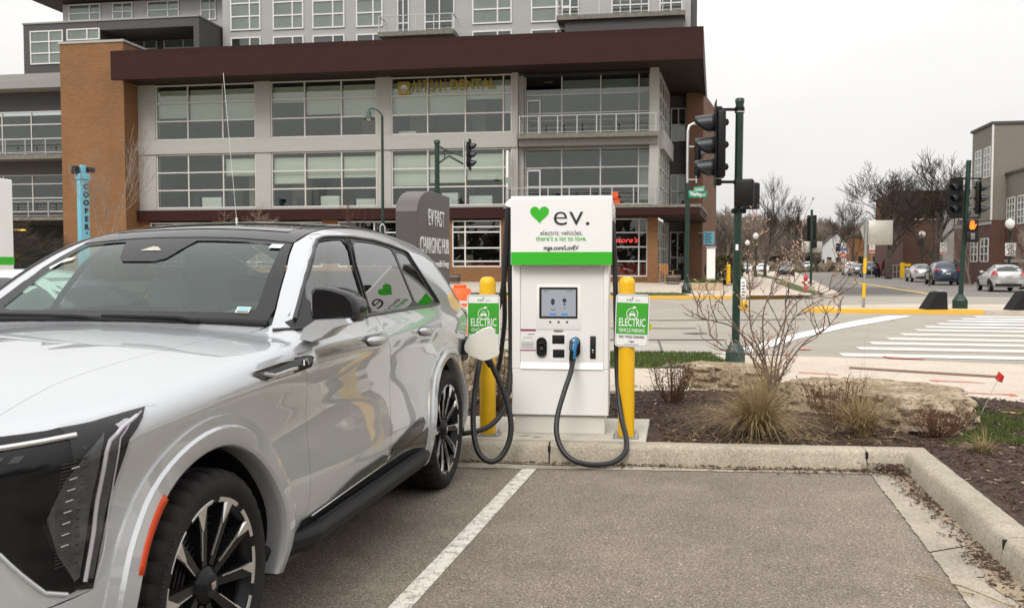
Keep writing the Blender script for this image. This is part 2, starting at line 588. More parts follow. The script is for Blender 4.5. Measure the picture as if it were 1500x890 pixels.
M['rust'] = plain('rusty iron plate', (0.16, 0.085, 0.055), 0.85, var=0.3, vscale=12, bmp=0.4, bscale=80)

# street furniture
M['green_pole'] = plain('dark green pole paint', (0.008, 0.03, 0.02), 0.35, var=0.15, vscale=2.0, rvar=0.1)
M['green_base'] = plain('weathered green pole base', (0.025, 0.06, 0.048), 0.5, var=0.25, vscale=8.0, rvar=0.1)
M['sig_black'] = plain('signal black', (0.006, 0.006, 0.0065), 0.42, spec=0.3, var=0.1, rvar=0.08)
M['sig_grey'] = plain('signal visor grey', (0.026, 0.028, 0.034), 0.38, var=0.1, rvar=0.08)
M['alu'] = plain('aluminium', (0.55, 0.55, 0.53), 0.38, metal=0.8, var=0.06, rvar=0.1)
M['sign_back'] = plain('unpainted sign back', (0.44, 0.42, 0.37), 0.5, metal=0.35, var=0.08, vscale=6)
M['galv'] = plain('galvanised steel', (0.35, 0.36, 0.36), 0.45, metal=0.7, var=0.15, vscale=14)
M['yellow'] = plain('safety yellow', (0.80, 0.46, 0.008), 0.38, spec=0.5, var=0.05, vscale=4, rvar=0.08, bmp=0.03, bscale=30)
M['white_paint'] = plain('white powder coat', (0.85, 0.845, 0.825), 0.35, var=0.02, vscale=3, rvar=0.06)
M['white_off'] = plain('off white plastic', (0.80, 0.79, 0.77), 0.4, var=0.02)
M['plinth_cream'] = plain('plinth cream', (0.66, 0.635, 0.59), 0.5, var=0.05, vscale=5)  # darker cream than the cabinet's powder coat
M['ev_green'] = plain('bright green vinyl', (0.035, 0.45, 0.015), 0.4, var=0.02)
M['sign_green'] = plain('sign green', (0.045, 0.36, 0.022), 0.4, var=0.02)
M['ink'] = plain('black ink', (0.018, 0.022, 0.026), 0.45, var=0.02)
M['ink_grey'] = plain('grey ink', (0.16, 0.16, 0.165), 0.45, var=0.02)
M['ink_white'] = plain('white lettering', (0.80, 0.80, 0.78), 0.45, var=0.02)
M['gold'] = plain('gold letters', (0.34, 0.25, 0.03), 0.4, metal=0.2, var=0.06)
M['rubber'] = plain('black cable rubber', (0.014, 0.014, 0.015), 0.42, var=0.1, rvar=0.08)
M['plastic'] = plain('black plastic', (0.007, 0.007, 0.0075), 0.4, var=0.1, rvar=0.06)
M['plastic_matte'] = plain('matte black plastic', (0.011, 0.011, 0.0115), 0.65, spec=0.3, var=0.1)
M['blue'] = plain('blue connector', (0.02, 0.19, 0.42), 0.35, var=0.05)
M['mag'] = plain('magenta print', (0.28, 0.02, 0.12), 0.5, var=0.03)
M['orange'] = plain('orange barrier plastic', (0.80, 0.12, 0.02), 0.5, var=0.08, vscale=5)
M['reflect'] = plain('white reflective band', (0.75, 0.70, 0.68), 0.4, var=0.05)
M['mono'] = plain('monument sign taupe', (0.105, 0.09, 0.092), 0.42, metal=0.25, var=0.03, vscale=2)
M['st_green'] = plain('street sign green', (0.01, 0.24, 0.13), 0.4, var=0.03)
M['lime'] = plain('lime tag', (0.65, 0.85, 0.04), 0.5, var=0.03)
M['red_flag'] = plain('red flag', (0.62, 0.025, 0.02), 0.5, var=0.05)
M['hydrant'] = plain('hydrant red', (0.42, 0.03, 0.035), 0.45, var=0.1)
M['wood'] = plain('orange wood', (0.42, 0.2, 0.07), 0.6, var=0.15, vscale=12)
M['barrel'] = siding('barrel staves', (0.1, 0.07, 0.05), pitch=0.25, axis='X')
M['cyan'] = plain('light blue metal', (0.17, 0.47, 0.60), 0.4, var=0.04)
M['globe'] = plain('lamp globe', (0.75, 0.73, 0.66), 0.25, var=0.02)
M['hand'] = emit('orange hand signal', (1.0, 0.13, 0.012), 1.9)
M['neon'] = emit('red neon letters', (1.0, 0.08, 0.06), 0.9)
M['ceil_lamp'] = emit('warm ceiling lamp', (1.0, 0.62, 0.12), 1.4)
M['lcd'] = emit('charger display', (0.17, 0.18, 0.20), 1.0)
M['lcd_blue'] = emit('display blue', (0.02, 0.13, 0.36), 0.9)
M['lcd_dark'] = emit('display dark', (0.02, 0.025, 0.035), 0.6)
M['lcd_ring'] = emit('display ring', (0.22, 0.23, 0.3), 0.9)

# building
M['brick_tan'] = brick('tan brick', (0.225, 0.108, 0.042), (0.185, 0.086, 0.033), (0.24, 0.135, 0.07), bw=0.3, bh=0.1)
M['brick_red'] = brick('red brown brick', (0.11, 0.046, 0.03), (0.085, 0.036, 0.025), (0.13, 0.085, 0.07), bw=0.3, bh=0.1)
M['brick_side'] = brick('brown brick', (0.17, 0.08, 0.045), (0.14, 0.066, 0.036), (0.15, 0.09, 0.06), bw=0.3, bh=0.1)
M['fascia'] = siding('maroon boards', (0.034, 0.0115, 0.0095), pitch=0.42, var=0.14, joint=0.8, grain=0.1, rough=0.55)
M['soffit'] = siding('dark soffit boards', (0.03, 0.018, 0.015), pitch=0.3, var=0.1, axis='Y', joint=0.8)
M['panel'] = siding('pale grey panels', (0.385, 0.378, 0.355), pitch=1.05, var=0.03, joint=0.8)
M['panel_up'] = siding('upper grey panels', (0.38, 0.38, 0.372), pitch=1.55, var=0.04, joint=0.8)
M['metal_dark'] = siding('charcoal metal siding', (0.085, 0.082, 0.082), pitch=1.2, var=0.05, joint=0.75)
M['metal_grey'] = siding('grey metal siding', (0.27, 0.265, 0.255), pitch=0.9, var=0.05, joint=0.8)
M['tan_panel'] = siding('taupe panels', (0.21, 0.19, 0.16), pitch=0.8, var=0.03, joint=0.75)
M['frame'] = plain('window frame aluminium', (0.56, 0.54, 0.51), 0.45, metal=0.1, var=0.04)
M['frame_w'] = plain('white window frame', (0.68, 0.67, 0.65), 0.45, var=0.03)
M['rail'] = plain('railing grey', (0.42, 0.42, 0.41), 0.4, metal=0.4, var=0.05)
M['slab'] = plain('balcony slab', (0.17, 0.155, 0.13), 0.8, var=0.25, vscale=4)
M['pane'] = glass('window pane', (0.75, 0.81, 0.775), 1.6, gl=(0.92, 0.97, 0.94))
M['pane_dark'] = glass('dark window pane', (0.54, 0.6, 0.57), 1.6, gl=(0.92, 0.97, 0.94))
M['blind'] = siding('roller blind', (0.53, 0.535, 0.48), pitch=3.0, var=0.05, joint=0.95)
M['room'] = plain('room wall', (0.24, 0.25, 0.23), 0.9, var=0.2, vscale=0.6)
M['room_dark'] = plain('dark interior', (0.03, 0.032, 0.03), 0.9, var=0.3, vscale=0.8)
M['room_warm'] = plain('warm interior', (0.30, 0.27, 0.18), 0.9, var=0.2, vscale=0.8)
M['white_siding'] = siding('white clapboard', (0.60, 0.60, 0.59), pitch=0.16, var=0.03, joint=0.8)
M['shingle'] = siding('grey shingles', (0.13, 0.125, 0.12), pitch=0.2, var=0.12, joint=0.7)
M['beige_block'] = plain('planter block', (0.48, 0.37, 0.25), 0.85, var=0.12, vscale=3)

# vehicles
def car_paint(name, c, metal=0.6, rough=0.28, flake=0.05, ior=1.6):
    m, nt, b, _ = _new(name)
    v = coords(nt)
    f = noise(nt, v, 900.0, 2)
    lo = tuple(x * (1 - flake) for x in c)
    hi = tuple(min(1, x * (1 + flake)) for x in c)
    nt.links.new(ramp(nt, f, [(0.35, lo), (0.65, hi)]), b.inputs["Base Color"])
    b.inputs["Metallic"].default_value = metal
    b.inputs["Roughness"].default_value = rough
    b.inputs["Coat Weight"].default_value = 1.0
    b.inputs["Coat Roughness"].default_value = 0.006
    b.inputs["Coat IOR"].default_value = ior
    return m
M['silver'] = car_paint('silver car paint', (0.45, 0.465, 0.48), 0.4, 0.33, ior=1.85)
M['lid'] = car_paint('lid paint', (0.78, 0.75, 0.68), 0.1, 0.35)
M['gloss_black'] = plain('gloss black', (0.006, 0.006, 0.007), 0.12, spec=0.35, var=0.1)
M['trim_black'] = plain('satin black trim', (0.008, 0.008, 0.009), 0.35, spec=0.35, var=0.1)
M['trim_grey'] = plain('satin window trim', (0.05, 0.05, 0.052), 0.3, metal=0.5, var=0.1)
M['tire'] = plain('tyre rubber', (0.014, 0.0135, 0.013), 0.8, spec=0.3, var=0.25, vscale=9, bmp=0.15, bscale=120)
M['chrome'] = plain('bright metal', (0.62, 0.61, 0.60), 0.12, metal=1.0, var=0.03)
M['machined'] = plain('machined alloy', (0.68, 0.665, 0.65), 0.24, metal=0.85, var=0.03)
M['wheel_black'] = plain('gloss dark alloy', (0.008, 0.008, 0.009), 0.32, spec=0.25, var=0.1)
M['wind'] = glass('windshield glass', (0.62, 0.78, 0.73), 1.52, gl=(0.9, 1.0, 0.97))
M['side_glass'] = glass('front side glass', (0.6, 0.72, 0.67), 1.7)
M['tint_glass'] = glass('privacy glass', (0.10, 0.11, 0.115), 1.8)
M['lens'] = glass('lamp lens', (0.9, 0.9, 0.9), 1.22)
M['lamp_inner'] = plain('lamp reflector grey', (0.10, 0.10, 0.105), 0.3, metal=0.6, var=0.3, vscale=30)
M['drl'] = plain('lamp light guide', (0.50, 0.46, 0.50), 0.25, var=0.05)
M['amber'] = plain('amber red reflector', (0.56, 0.05, 0.004), 0.25, spec=0.3, var=0.06)
M['cabin'] = plain('cabin grey', (0.055, 0.06, 0.062), 0.8, var=0.15)
M['cabin_light'] = plain('cabin leather', (0.2, 0.21, 0.21), 0.7, var=0.1)
M['tail'] = plain('tail lamp red', (0.34, 0.015, 0.015), 0.2, coat=1.0, var=0.05)
# ------------------------------------------------------------------ car body as one analytic surface (u rearwards from front axle, v to the car's left, w up)
def smax(a, b, k):
    h = np.maximum(k - np.abs(a - b), 0.0) / k
    return np.maximum(a, b) + h * h * k * 0.25
def smin(a, b, k): return -smax(-a, -b, k)
def itp(x, xs, ys):
    """smooth monotone-ish interpolation (cosine-free cubic Hermite)"""
    xs = np.asarray(xs, float)
    ys = np.asarray(ys, float)
    d = np.gradient(ys, xs)
    x = np.clip(x, xs[0], xs[-1])
    i = np.clip(np.searchsorted(xs, x, side='right') - 1, 0, len(xs) - 2)
    h = xs[i + 1] - xs[i]
    t = (x - xs[i]) / h
    t2, t3 = t * t, t * t * t
    return (2 * t3 - 3 * t2 + 1) * ys[i] + (t3 - 2 * t2 + t) * h * d[i] + (-2 * t3 + 3 * t2) * ys[i + 1] + (t3 - t2) * h * d[i + 1]

class Shape:
    """default numbers: the tall silver SUV"""
    wb = 3.094; r = 0.40
    base_u = [-0.95, -0.6, -0.2, 0.3, 1.2, 2.2, 3.0, 3.5, 3.9, 4.3]
    base_v = [0.92, 0.95, 0.975, 0.99, 0.993, 0.993, 0.988, 0.965, 0.925, 0.87]
    prof_w = [0.25, 0.40, 0.55, 0.70, 0.84, 0.97, 1.08, 1.17, 1.26, 1.40]
    prof_v = [-0.06, -0.012, 0.003, -0.012, -0.024, -0.012, 0.0, -0.012, -0.05, -0.12]
    top_u = [-0.95, -0.6, -0.2, 0.3, 0.85, 1.5, 3.0, 4.3]
    top_w = [1.075, 1.13, 1.18, 1.225, 1.255, 1.265, 1.30, 1.30]
    top_cr = 0.05
    nose = -0.95; nose_k = 0.10; nose_rake = 0.12; nose_w = 0.72
    tail = 4.2
    belt = 1.25; lean0 = 0.056; lean1 = 0.155; lean2 = 0.035; gh = 0.37
    ws0 = 0.78; ws_s = 1.55; ws_w = 1.245; ws_c = 0.08
    roof_u = [1.0, 1.43, 1.8, 2.2, 2.7, 3.2, 3.7, 4.2]
    roof_w = [1.53, 1.668, 1.735, 1.764, 1.760, 1.715, 1.625, 1.49]
    roof_cr = 0.037
    back0 = 4.02; back_s = 0.95; back_w = 1.28
    k_sh = 0.11; k_nose = 0.42; k_roof = 0.11; k_ws = 0.10
    ymax = 1.3
    def S(s, u, w): return itp(u, s.base_u, s.base_v) + itp(w, s.prof_w, s.prof_v)
    def Z(s, u, v): return itp(u, s.top_u, s.top_w) - s.top_cr * (v / 0.8) ** 2
    def F(s, p):
        u, v, w = p[..., 0], np.abs(p[..., 1]), p[..., 2]
        side = v - s.S(u, w)
        front = s.nose + s.nose_k * (v / 0.9) ** 2 + s.nose_rake * np.maximum(0, w - s.nose_w) ** 2 * 3 + 0.25 * np.maximum(0, s.nose_w - 0.15 - w) ** 2 - u
        rear = u - s.tail + 0.10 * (v / 0.9) ** 2
        f = smax(side, front, s.k_nose)
        f = smax(f, rear, 0.45)
        f = smax(f, w - s.Z(u, v), s.k_sh)
        f = np.maximum(f, 0.25 - w)
        q = (w - s.belt) / s.gh
        gs = v - (itp(u, s.base_u, s.base_v) - s.lean0 - s.lean1 * q - s.lean2 * q * np.abs(q))
        gs = gs / 1.12
        ws = (s.ws0 + s.ws_s * (w - s.ws_w) + s.ws_c * (v / 0.75) ** 2 - u) / math.hypot(1, s.ws_s)
        bk = (u - s.back0 + s.back_s * (w - s.back_w) + 0.12 * (v / 0.8) ** 2) / math.hypot(1, s.back_s)
        g = smax(gs, ws, s.k_ws)
        g = smax(g, bk, 0.22)
        g = smax(g, w - itp(u, s.roof_u, s.roof_w) + s.roof_cr * (v / 0.66) ** 2, s.k_roof)
        g = np.maximum(g, (s.belt - 0.12 - w))
        return np.minimum(f, g) if s.k_belt <= 0 else smin(f, g, s.k_belt)
    k_belt = 0.03
    def grad(s, p):
        e = 1e-3
        g = np.stack([s.F(p + np.eye(3)[k] * e) - s.F(p - np.eye(3)[k] * e) for k in range(3)], -1)
        return g / np.maximum(1e-9, np.linalg.norm(g, axis=-1, keepdims=True))
    def shoot(s, P0, P1, n=64):
        """first crossing of the surface going from P0 to P1 (outside to inside)"""
        P0, P1 = np.asarray(P0, float), np.asarray(P1, float)
        ts = np.linspace(0, 1, n)
        inside = np.stack([s.F(P0 + (P1 - P0) * t) < 0 for t in ts], 0)
        hit = inside.any(0)
        k = np.argmax(inside, 0)
        lo = ts[np.maximum(k - 1, 0)]
        hi = ts[k]
        hi = np.where(hit, hi, 1.0)
        lo = np.where(hit, lo, 1.0)
        for _ in range(16):
            mid = (lo + hi) / 2
            f = s.F(P0 + (P1 - P0) * mid[..., None]) < 0
            hi = np.where(f, mid, hi)
            lo = np.where(f, lo, mid)
        return P0 + (P1 - P0) * hi[..., None]
    def put(s, xy, axis, off=0.0):
        """domain points onto the surface: axis 'v' takes (u, w), 'w' takes (u, v), 'u' takes (v, w), 'b' takes (v, w) from behind"""
        xy = np.asarray(xy, float)
        a, b = xy[:, 0], xy[:, 1]
        z = np.zeros_like(a)
        if axis == 'v': P0, P1 = np.stack([a, z + s.ymax, b], -1), np.stack([a, z, b], -1)
        elif axis == 'w': P0, P1 = np.stack([a, b, z + 2.6], -1), np.stack([a, b, z + 0.3], -1)
        elif axis == 'u': P0, P1 = np.stack([z - 2.0, a, b], -1), np.stack([z + 3.0, a, b], -1)
        else: P0, P1 = np.stack([z + 6.0, a, b], -1), np.stack([z + 1.0, a, b], -1)
        P = s.shoot(P0, P1)
        return P + s.grad(P) * off if np.any(off) else P
# ------------------------------------------------------------------ panels laid on an analytic surface
def resample(poly, g, closed=True):
    out = []
    n = len(poly)
    for i in range(n if closed else n - 1):
        a, b = np.array(poly[i], float), np.array(poly[(i + 1) % n], float)
        k = max(1, int(math.ceil(np.linalg.norm(b - a) / g)))
        for j in range(k): out.append(tuple(a + (b - a) * j / k))
    if not closed: out.append(tuple(poly[-1]))
    return out
def in_poly(pts, poly):
    x, y = pts[:, 0], pts[:, 1]
    c = np.zeros(len(pts), bool)
    n = len(poly)
    for i in range(n):
        x0, y0 = poly[i]
        x1, y1 = poly[(i + 1) % n]
        if y0 == y1: continue
        t = (y0 > y) != (y1 > y)
        c ^= t & (x < (x1 - x0) * (y - y0) / (y1 - y0) + x0)
    return c
def inset(poly, d):
    """move every corner inwards by d"""
    n = len(poly)
    A = sum(poly[i][0] * poly[(i + 1) % n][1] - poly[(i + 1) % n][0] * poly[i][1] for i in range(n))
    sg = 1 if A > 0 else -1
    out = []
    for i in range(n):
        p0, p1, p2 = (np.array(poly[j % n], float) for j in (i - 1, i, i + 1))
        e1, e2 = p1 - p0, p2 - p1
        e1 /= max(1e-9, np.linalg.norm(e1)); e2 /= max(1e-9, np.linalg.norm(e2))
        n1, n2 = np.array([-e1[1], e1[0]]) * sg, np.array([-e2[1], e2[0]]) * sg
        m = n1 + n2
        L = m @ m
        m = m * (2 / max(0.5, L)) * 0.5 * 1.0
        out.append(tuple(p1 + m * d * (2 if L < 1e-6 else 1)))
    return out
def smooth_poly(poly, it=2):
    """corner cutting"""
    for _ in range(it):
        o = []
        for i in range(len(poly)):
            a, b = np.array(poly[i], float), np.array(poly[(i + 1) % len(poly)], float)
            o += [tuple(a * 0.8 + b * 0.2), tuple(a * 0.2 + b * 0.8)]
        poly = o
    return poly

class Skin(MB):
    """mesh builder that keeps the surface's true normals, in car axes (x = left, y = rear, z = up)"""
    def __init__(s, shape):
        super().__init__()
        s.sh = shape
        s.nrm = {}
    def panel(s, outer, axis, holes=(), off=0.0, g=0.06, sides=(1, -1), back=False):
        sh = s.sh
        ob = resample(outer, g)
        rings = [ob] + [resample(h, g) for h in holes]
        pts, edges = [], []
        for r in rings:
            b = len(pts)
            pts += r
            edges += [(b + i, b + (i + 1) % len(r)) for i in range(len(r))]
        xs, ys = [p[0] for p in ob], [p[1] for p in ob]
        gx = np.arange(min(xs) + g * 0.5, max(xs), g)
        gy = np.arange(min(ys) + g * 0.5, max(ys), g * 0.87)
        gp = np.array([(x + (0.5 * g if j % 2 else 0), y) for j, y in enumerate(gy) for x in gx]) if len(gx) and len(gy) else np.zeros((0, 2))
        if len(gp):
            keep = in_poly(gp, ob)
            for h in rings[1:]: keep &= ~in_poly(gp, h)
            gp = gp[keep]
            if len(gp):
                # drop points hugging an outline
                bp = np.array(pts)
                dmin = np.sqrt(((gp[:, None, :] - bp[None]) ** 2).sum(-1)).min(1)
                gp = gp[dmin > g * 0.42]
                pts = pts + [tuple(p) for p in gp]
        vv, ee, ff, *_ = geometry.delaunay_2d_cdt([Vector(p) for p in pts], edges, [], 0, 1e-5)
        V2 = np.array([tuple(p) for p in vv])
        F = np.array([list(f) for f in ff if len(f) == 3])
        cen = V2[F].mean(1)
        keep = in_poly(cen, ob)
        for h in rings[1:]: keep &= ~in_poly(cen, h)
        F = F[keep]
        used = np.unique(F)
        rm = -np.ones(len(V2), int)
        rm[used] = np.arange(len(used))
        V2 = V2[used]
        F = rm[F]
        P = sh.put(V2, axis)
        nr = sh.grad(P)
        P = P + nr * off
        # orient outwards
        fn = np.cross(P[F[:, 1]] - P[F[:, 0]], P[F[:, 2]] - P[F[:, 0]])
        flip = (fn * nr[F].mean(1)).sum(-1) < 0
        # car axes (u,v,w) -> local (v,u,w) is a mirror: outward order flips
        for sd in sides:
            Pl = np.stack([P[:, 1] * sd, P[:, 0], P[:, 2]], -1)
            Nl = np.stack([nr[:, 1] * sd, nr[:, 0], nr[:, 2]], -1)
            b = len(s.v)
            s.v += [tuple(p) for p in Pl]
            for i, q in enumerate(Nl): s.nrm[b + i] = tuple(q if not back else -q)
            for f, fl in zip(F, flip):
                o = (not fl) if sd > 0 else fl
                if back: o = not o
                f = [int(f[0]), int(f[2]), int(f[1])] if o else [int(x) for x in f]
                s.f.append(tuple(b + x for x in f))
                s.m.append(s.cm)
                s.sm.append(True)
        return s
    def loft(s, A, B, rows=14, cols=6, sides=(1, -1)):
        """strip between two surface polylines, relaxed onto the surface"""
        sh = s.sh
        def res(L):
            L = np.array(L, float); d = np.r_[0, np.cumsum(np.linalg.norm(np.diff(L, axis=0), axis=1))]; t = np.linspace(0, d[-1], rows)
            return np.stack([np.interp(t, d, L[:, k]) for k in range(3)], -1)
        a, b_ = res(A), res(B)
        P = np.concatenate([a + (b_ - a) * t for t in np.linspace(0, 1, cols)])
        for _ in range(6):
            P[rows:-rows] -= (sh.F(P)[:, None] * sh.grad(P) * .8)[rows:-rows]
        nr = sh.grad(P)
        for sd in sides:
            b0 = len(s.v)
            s.v += [(p[1] * sd, p[0], p[2]) for p in P]
            for i, q in enumerate(nr): s.nrm[b0 + i] = (q[1] * sd, q[0], q[2])
            for c in range(cols - 1):
                for r in range(rows - 1):
                    f = (c * rows + r, (c + 1) * rows + r, (c + 1) * rows + r + 1, c * rows + r + 1)
                    v = [np.array(s.v[b0 + i]) for i in f]
                    if np.dot(np.cross(v[1] - v[0], v[2] - v[0]), s.nrm[b0 + f[0]]) < 0: f = f[::-1]
                    s.f.append(tuple(b0 + i for i in f)); s.m.append(s.cm); s.sm.append(True)
        return s
    def full(s, outer, axis, **k):
        """a panel that crosses the centre line (domain already spans both sides)"""
        return s.panel(outer, axis, sides=(1,), **k)
    def strip(s, pts, axis, r=0.006, off=0.0, sides=(1, -1), n=6):
        """bead following the surface"""
        P = s.sh.put(np.array(resample(pts, 0.05, False)), axis)
        P = P + s.sh.grad(P) * off
        for sd in sides:
            s.tube([(p[1] * sd, p[0], p[2]) for p in P], r, n)
        return s
    def finish(s, name, parent):
        o = s.build(name, parent, fix=False)
        if s.nrm:
            nn = [s.nrm.get(i, (0, 0, 0)) for i in range(len(s.v))]
            o.data.normals_split_custom_set_from_vertices(nn)
        return o

def seam_list(sh, fixed, lo, hi, mode, n=60):
    """where the surface turns 45 degrees. mode 'sh': fixed u, v from lo to hi seen from above; 'nose': fixed v, u; 'tail'/'corner': fixed w, u seen from the side"""
    out = []
    for c in fixed:
        t = np.linspace(lo, hi, n)
        z = np.zeros(n) + c
        if mode == 'sh':
            P = sh.put(np.stack([z, t], -1), 'w'); N_ = sh.grad(P); k = np.argmax(N_[:, 1] >= N_[:, 2])
        elif mode == 'nose':
            P = sh.put(np.stack([t, z], -1), 'w'); N_ = sh.grad(P); k = np.argmax(-N_[:, 0] >= N_[:, 2])
        elif mode == 'tail':
            P = sh.put(np.stack([t, z], -1), 'v'); N_ = sh.grad(P); k = np.argmax(N_[:, 0] >= N_[:, 1])
        elif mode == 'corner':
            P = sh.put(np.stack([t, z], -1), 'v'); N_ = sh.grad(P); k = np.argmax(-N_[:, 0] >= N_[:, 1])
        elif mode == 'back':
            P = sh.put(np.stack([t, z], -1), 'w'); N_ = sh.grad(P); k = np.argmax(N_[:, 0] >= N_[:, 2])
        out.append(tuple(P[max(k, 1)]))
    return out
def arch(cu, r, w_lo, n=22, cw=0.40):
    """arch from the front foot over the top to the rear foot (u, w)"""
    a = math.asin((w_lo - cw) / r)
    return [(cu + r * math.cos(t), cw + r * math.sin(t)) for t in np.linspace(PI - a, a, n)]
def flare(sk, cu, r_in, r_out, w_lo, sides=(1, -1), cw=0.40, lift=0.020):
    """raised moulding round a wheel opening"""
    prof = [(r_out, -0.006), (r_out - 0.003, 0.008), (r_out - 0.038, 0.013), (r_out - 0.046, 0.025), (r_in + 0.020, 0.029), (r_in + 0.008, 0.021), (r_in + 0.002, 0.005), (r_in, -0.01), (r_in - 0.002, -0.06)]
    a = math.asin((w_lo - cw) / r_out)
    ts = np.linspace(PI - a + 0.12, a - 0.12, 40)
    for sd in sides:
        V, F = [], []
        for t in ts:
            uw = np.array([[cu + r * math.cos(t), max(0.24, cw + r * math.sin(t))] for r, _ in prof])
            uw2 = uw.copy()
            uw2[:, 1] = np.maximum(uw2[:, 1], 0.27)
            P = sk.sh.put(uw2, 'v')
            nr = sk.sh.grad(P)
            nr[:, 2] = 0
            for k, (r, o) in enumerate(prof):
                V.append(((P[k, 1] + o) * sd, uw[k, 0] + nr[k, 0] * o * 0.5, uw[k, 1]))
        m = len(prof)
        for i in range(len(ts) - 1):
            for k in range(m - 1):
                q = (i * m + k, (i + 1) * m + k, (i + 1) * m + k + 1, i * m + k + 1)
                F.append(q if sd > 0 else q[::-1])
        sk.add(V, F, True)
def fix_normals(o):
    b = bmesh.new(); b.from_mesh(o.data)
    bmesh.ops.recalc_face_normals(b, faces=b.faces[:]); b.to_mesh(o.data); b.free()
    return o
# ------------------------------------------------------------------ wheels
def tyre_mesh(R, W, rim, parent, detail=True):
    """axis along local x; outer face at +W/2"""
    mb = MB().mat(M['tire'], True)
    n = 144 if detail else 28
    h = W / 2
    prof = [(rim - 0.004, -h * 0.84), (rim + 0.02, -h * 0.98), ((R + rim) / 2, -h * 1.02), (R - 0.03, -h * 0.96), (R - 0.008, -h * 0.82),
            (R, -h * 0.6), (R, -h * 0.34), (R - 0.009, -h * 0.33), (R - 0.009, -h * 0.27), (R, -h * 0.26), (R + 0.001, 0), (R, h * 0.26), (R - 0.009, h * 0.27), (R - 0.009, h * 0.33), (R, h * 0.34),
            (R, h * 0.6), (R - 0.006, h * 0.80), (R - 0.016, h * 0.90), (R - 0.034, h * 0.965), (R - 0.036, h * 0.985), ((R + rim) / 2 + 0.005, h * 1.02), (rim + 0.03, h * 1.0), (rim + 0.027, h * 0.99), (rim + 0.008, h * 0.95), (rim - 0.004, h * 0.84)]
    V, F = [], []
    for j, (r, x) in enumerate(prof):
        for k in range(n):
            rr = r
            if detail and r > R - 0.02:
                g = (k % 4 == 0) if x > 0 else (k % 4 == 2)
                if g and abs(x) > h * 0.3: rr = r - 0.013
                elif (k % 4 == 1) and abs(x) < h * .26: rr = r - 0.008
            t = 2 * PI * k / n
            V.append((x, rr * math.cos(t), rr * math.sin(t)))
    for j in range(len(prof) - 1):
        for k in range(n):
            k2 = (k + 1) % n
            F.append((j * n + k, j * n + k2, (j + 1) * n + k2, (j + 1) * n + k))
    mb.add(V, F, True)
    o = mb.build('tyre', parent)
    if detail:
        o.data.polygons.foreach_set("use_smooth", [True] * len(o.data.polygons))
        m = o.modifiers.new("edge", 'EDGE_SPLIT'); m.split_angle = math.radians(38)
    return o

def hero_rim(R, W, parent):
    """dark multi-fin alloy with machined tips; axis along x, face at +x"""
    xf = W / 2 - 0.012
    rim = MB().mat(M['wheel_black'], True)
    rim.lathe([(R - 0.03, -W * 0.42), (R - 0.035, xf - 0.05), (R - 0.02, xf - 0.018), (R - 0.008, xf - 0.006), (R - 0.002, xf), (R + 0.004, xf - 0.002), (R + 0.004, xf - 0.02)], n=72, axis='x')
    rim.lathe([(0.0, xf - 0.115), (R - 0.03, xf - 0.115)], n=48, axis='x')       # dark disc deep inside
    # hub
    rim.lathe([(0.072, xf - 0.10), (0.070, xf - 0.04), (0.062, xf - 0.026), (0.045, xf - 0.014), (0.042, xf - 0.010), (0.036, xf - 0.006), (0, xf - 0.005)], n=36, axis='x')
    def bar(mb, t, r0, r1, w0, w1, x0, x1, dep, dt0=0.0, dt1=0.0):
        """tapered spoke from radius r0 to r1, sideways offsets dt0, dt1 in metres"""
        c, s_ = math.cos(t), math.sin(t)
        def P(r, q, x): return (x, r * c - q * s_, r * s_ + q * c)
        V = [P(r0, dt0 - w0, x0), P(r0, dt0 + w0, x0), P(r1, dt1 + w1, x1), P(r1, dt1 - w1, x1), P(r0, dt0 - w0 * 1.3, x0 - dep), P(r0, dt0 + w0 * 1.3, x0 - dep), P(r1, dt1 + w1 * 1.3, x1 - dep), P(r1, dt1 - w1 * 1.3, x1 - dep)]
        mb.add(V, [(0, 1, 2, 3), (7, 6, 5, 4), (0, 4, 5, 1), (1, 5, 6, 2), (2, 6, 7, 3), (3, 7, 4, 0)], False)
    face = MB().mat(M['machined'])
    emb = MB().mat(M['chrome'])
    for k in range(10):
        t = PI / 2 + 0.15 + k * PI / 5
        bar(rim, t, 0.07, R - 0.012, 0.015, 0.022, xf - 0.032, xf - 0.006, 0.055, 0.0, 0.010)
        # machined line along one edge, broad machined tip, arc of the rim lip
        bar(face, t, 0.10, R - 0.05, 0.0018, 0.0030, xf - 0.026, xf - 0.004, 0.006, 0.016, 0.030)
        bar(face, t, R - 0.088, R - 0.012, 0.003, 0.019, xf - 0.0055, xf - 0.0015, 0.01, 0.027, 0.016)
        a0, a1 = t - 0.14, t + 0.34
        V, F = [], []
        for i in range(9):
            a = a0 + (a1 - a0) * i / 8
            for r, x in ((R - 0.013, xf - 0.004), (R - 0.001, xf + 0.0025), (R + 0.003, xf)):
                V.append((x, r * math.cos(a), r * math.sin(a)))
        for i in range(8):
            for j in range(2): F.append((i * 3 + j, i * 3 + j + 1, i * 3 + j + 4, i * 3 + j + 3))
        face.add(V, F, True)
        for q in range(6):        # fins in the window between spokes
            r = 0.125 + q * 0.026
            half = 0.24 * r - 0.006
            bar(rim, t + PI / 10, r, r + 0.008, half, half + 0.003, xf - 0.05, xf - 0.052, 0.02)
    o = rim.build('rim', parent)
    face.build('machined_face', o)
    # small crest on the hub
    emb.add([(xf - 0.003, y, z) for y, z in ((-0.016, 0.014), (0.016, 0.014), (0.014, -0.006), (0, -0.016), (-0.014, -0.006))], [(0, 1, 2, 3, 4)])
    emb.cbox((xf - 0.003, 0.0, 0.0), (0.003, 0.026, 0.018))
    emb.build('hub_emblem', o)
    return o

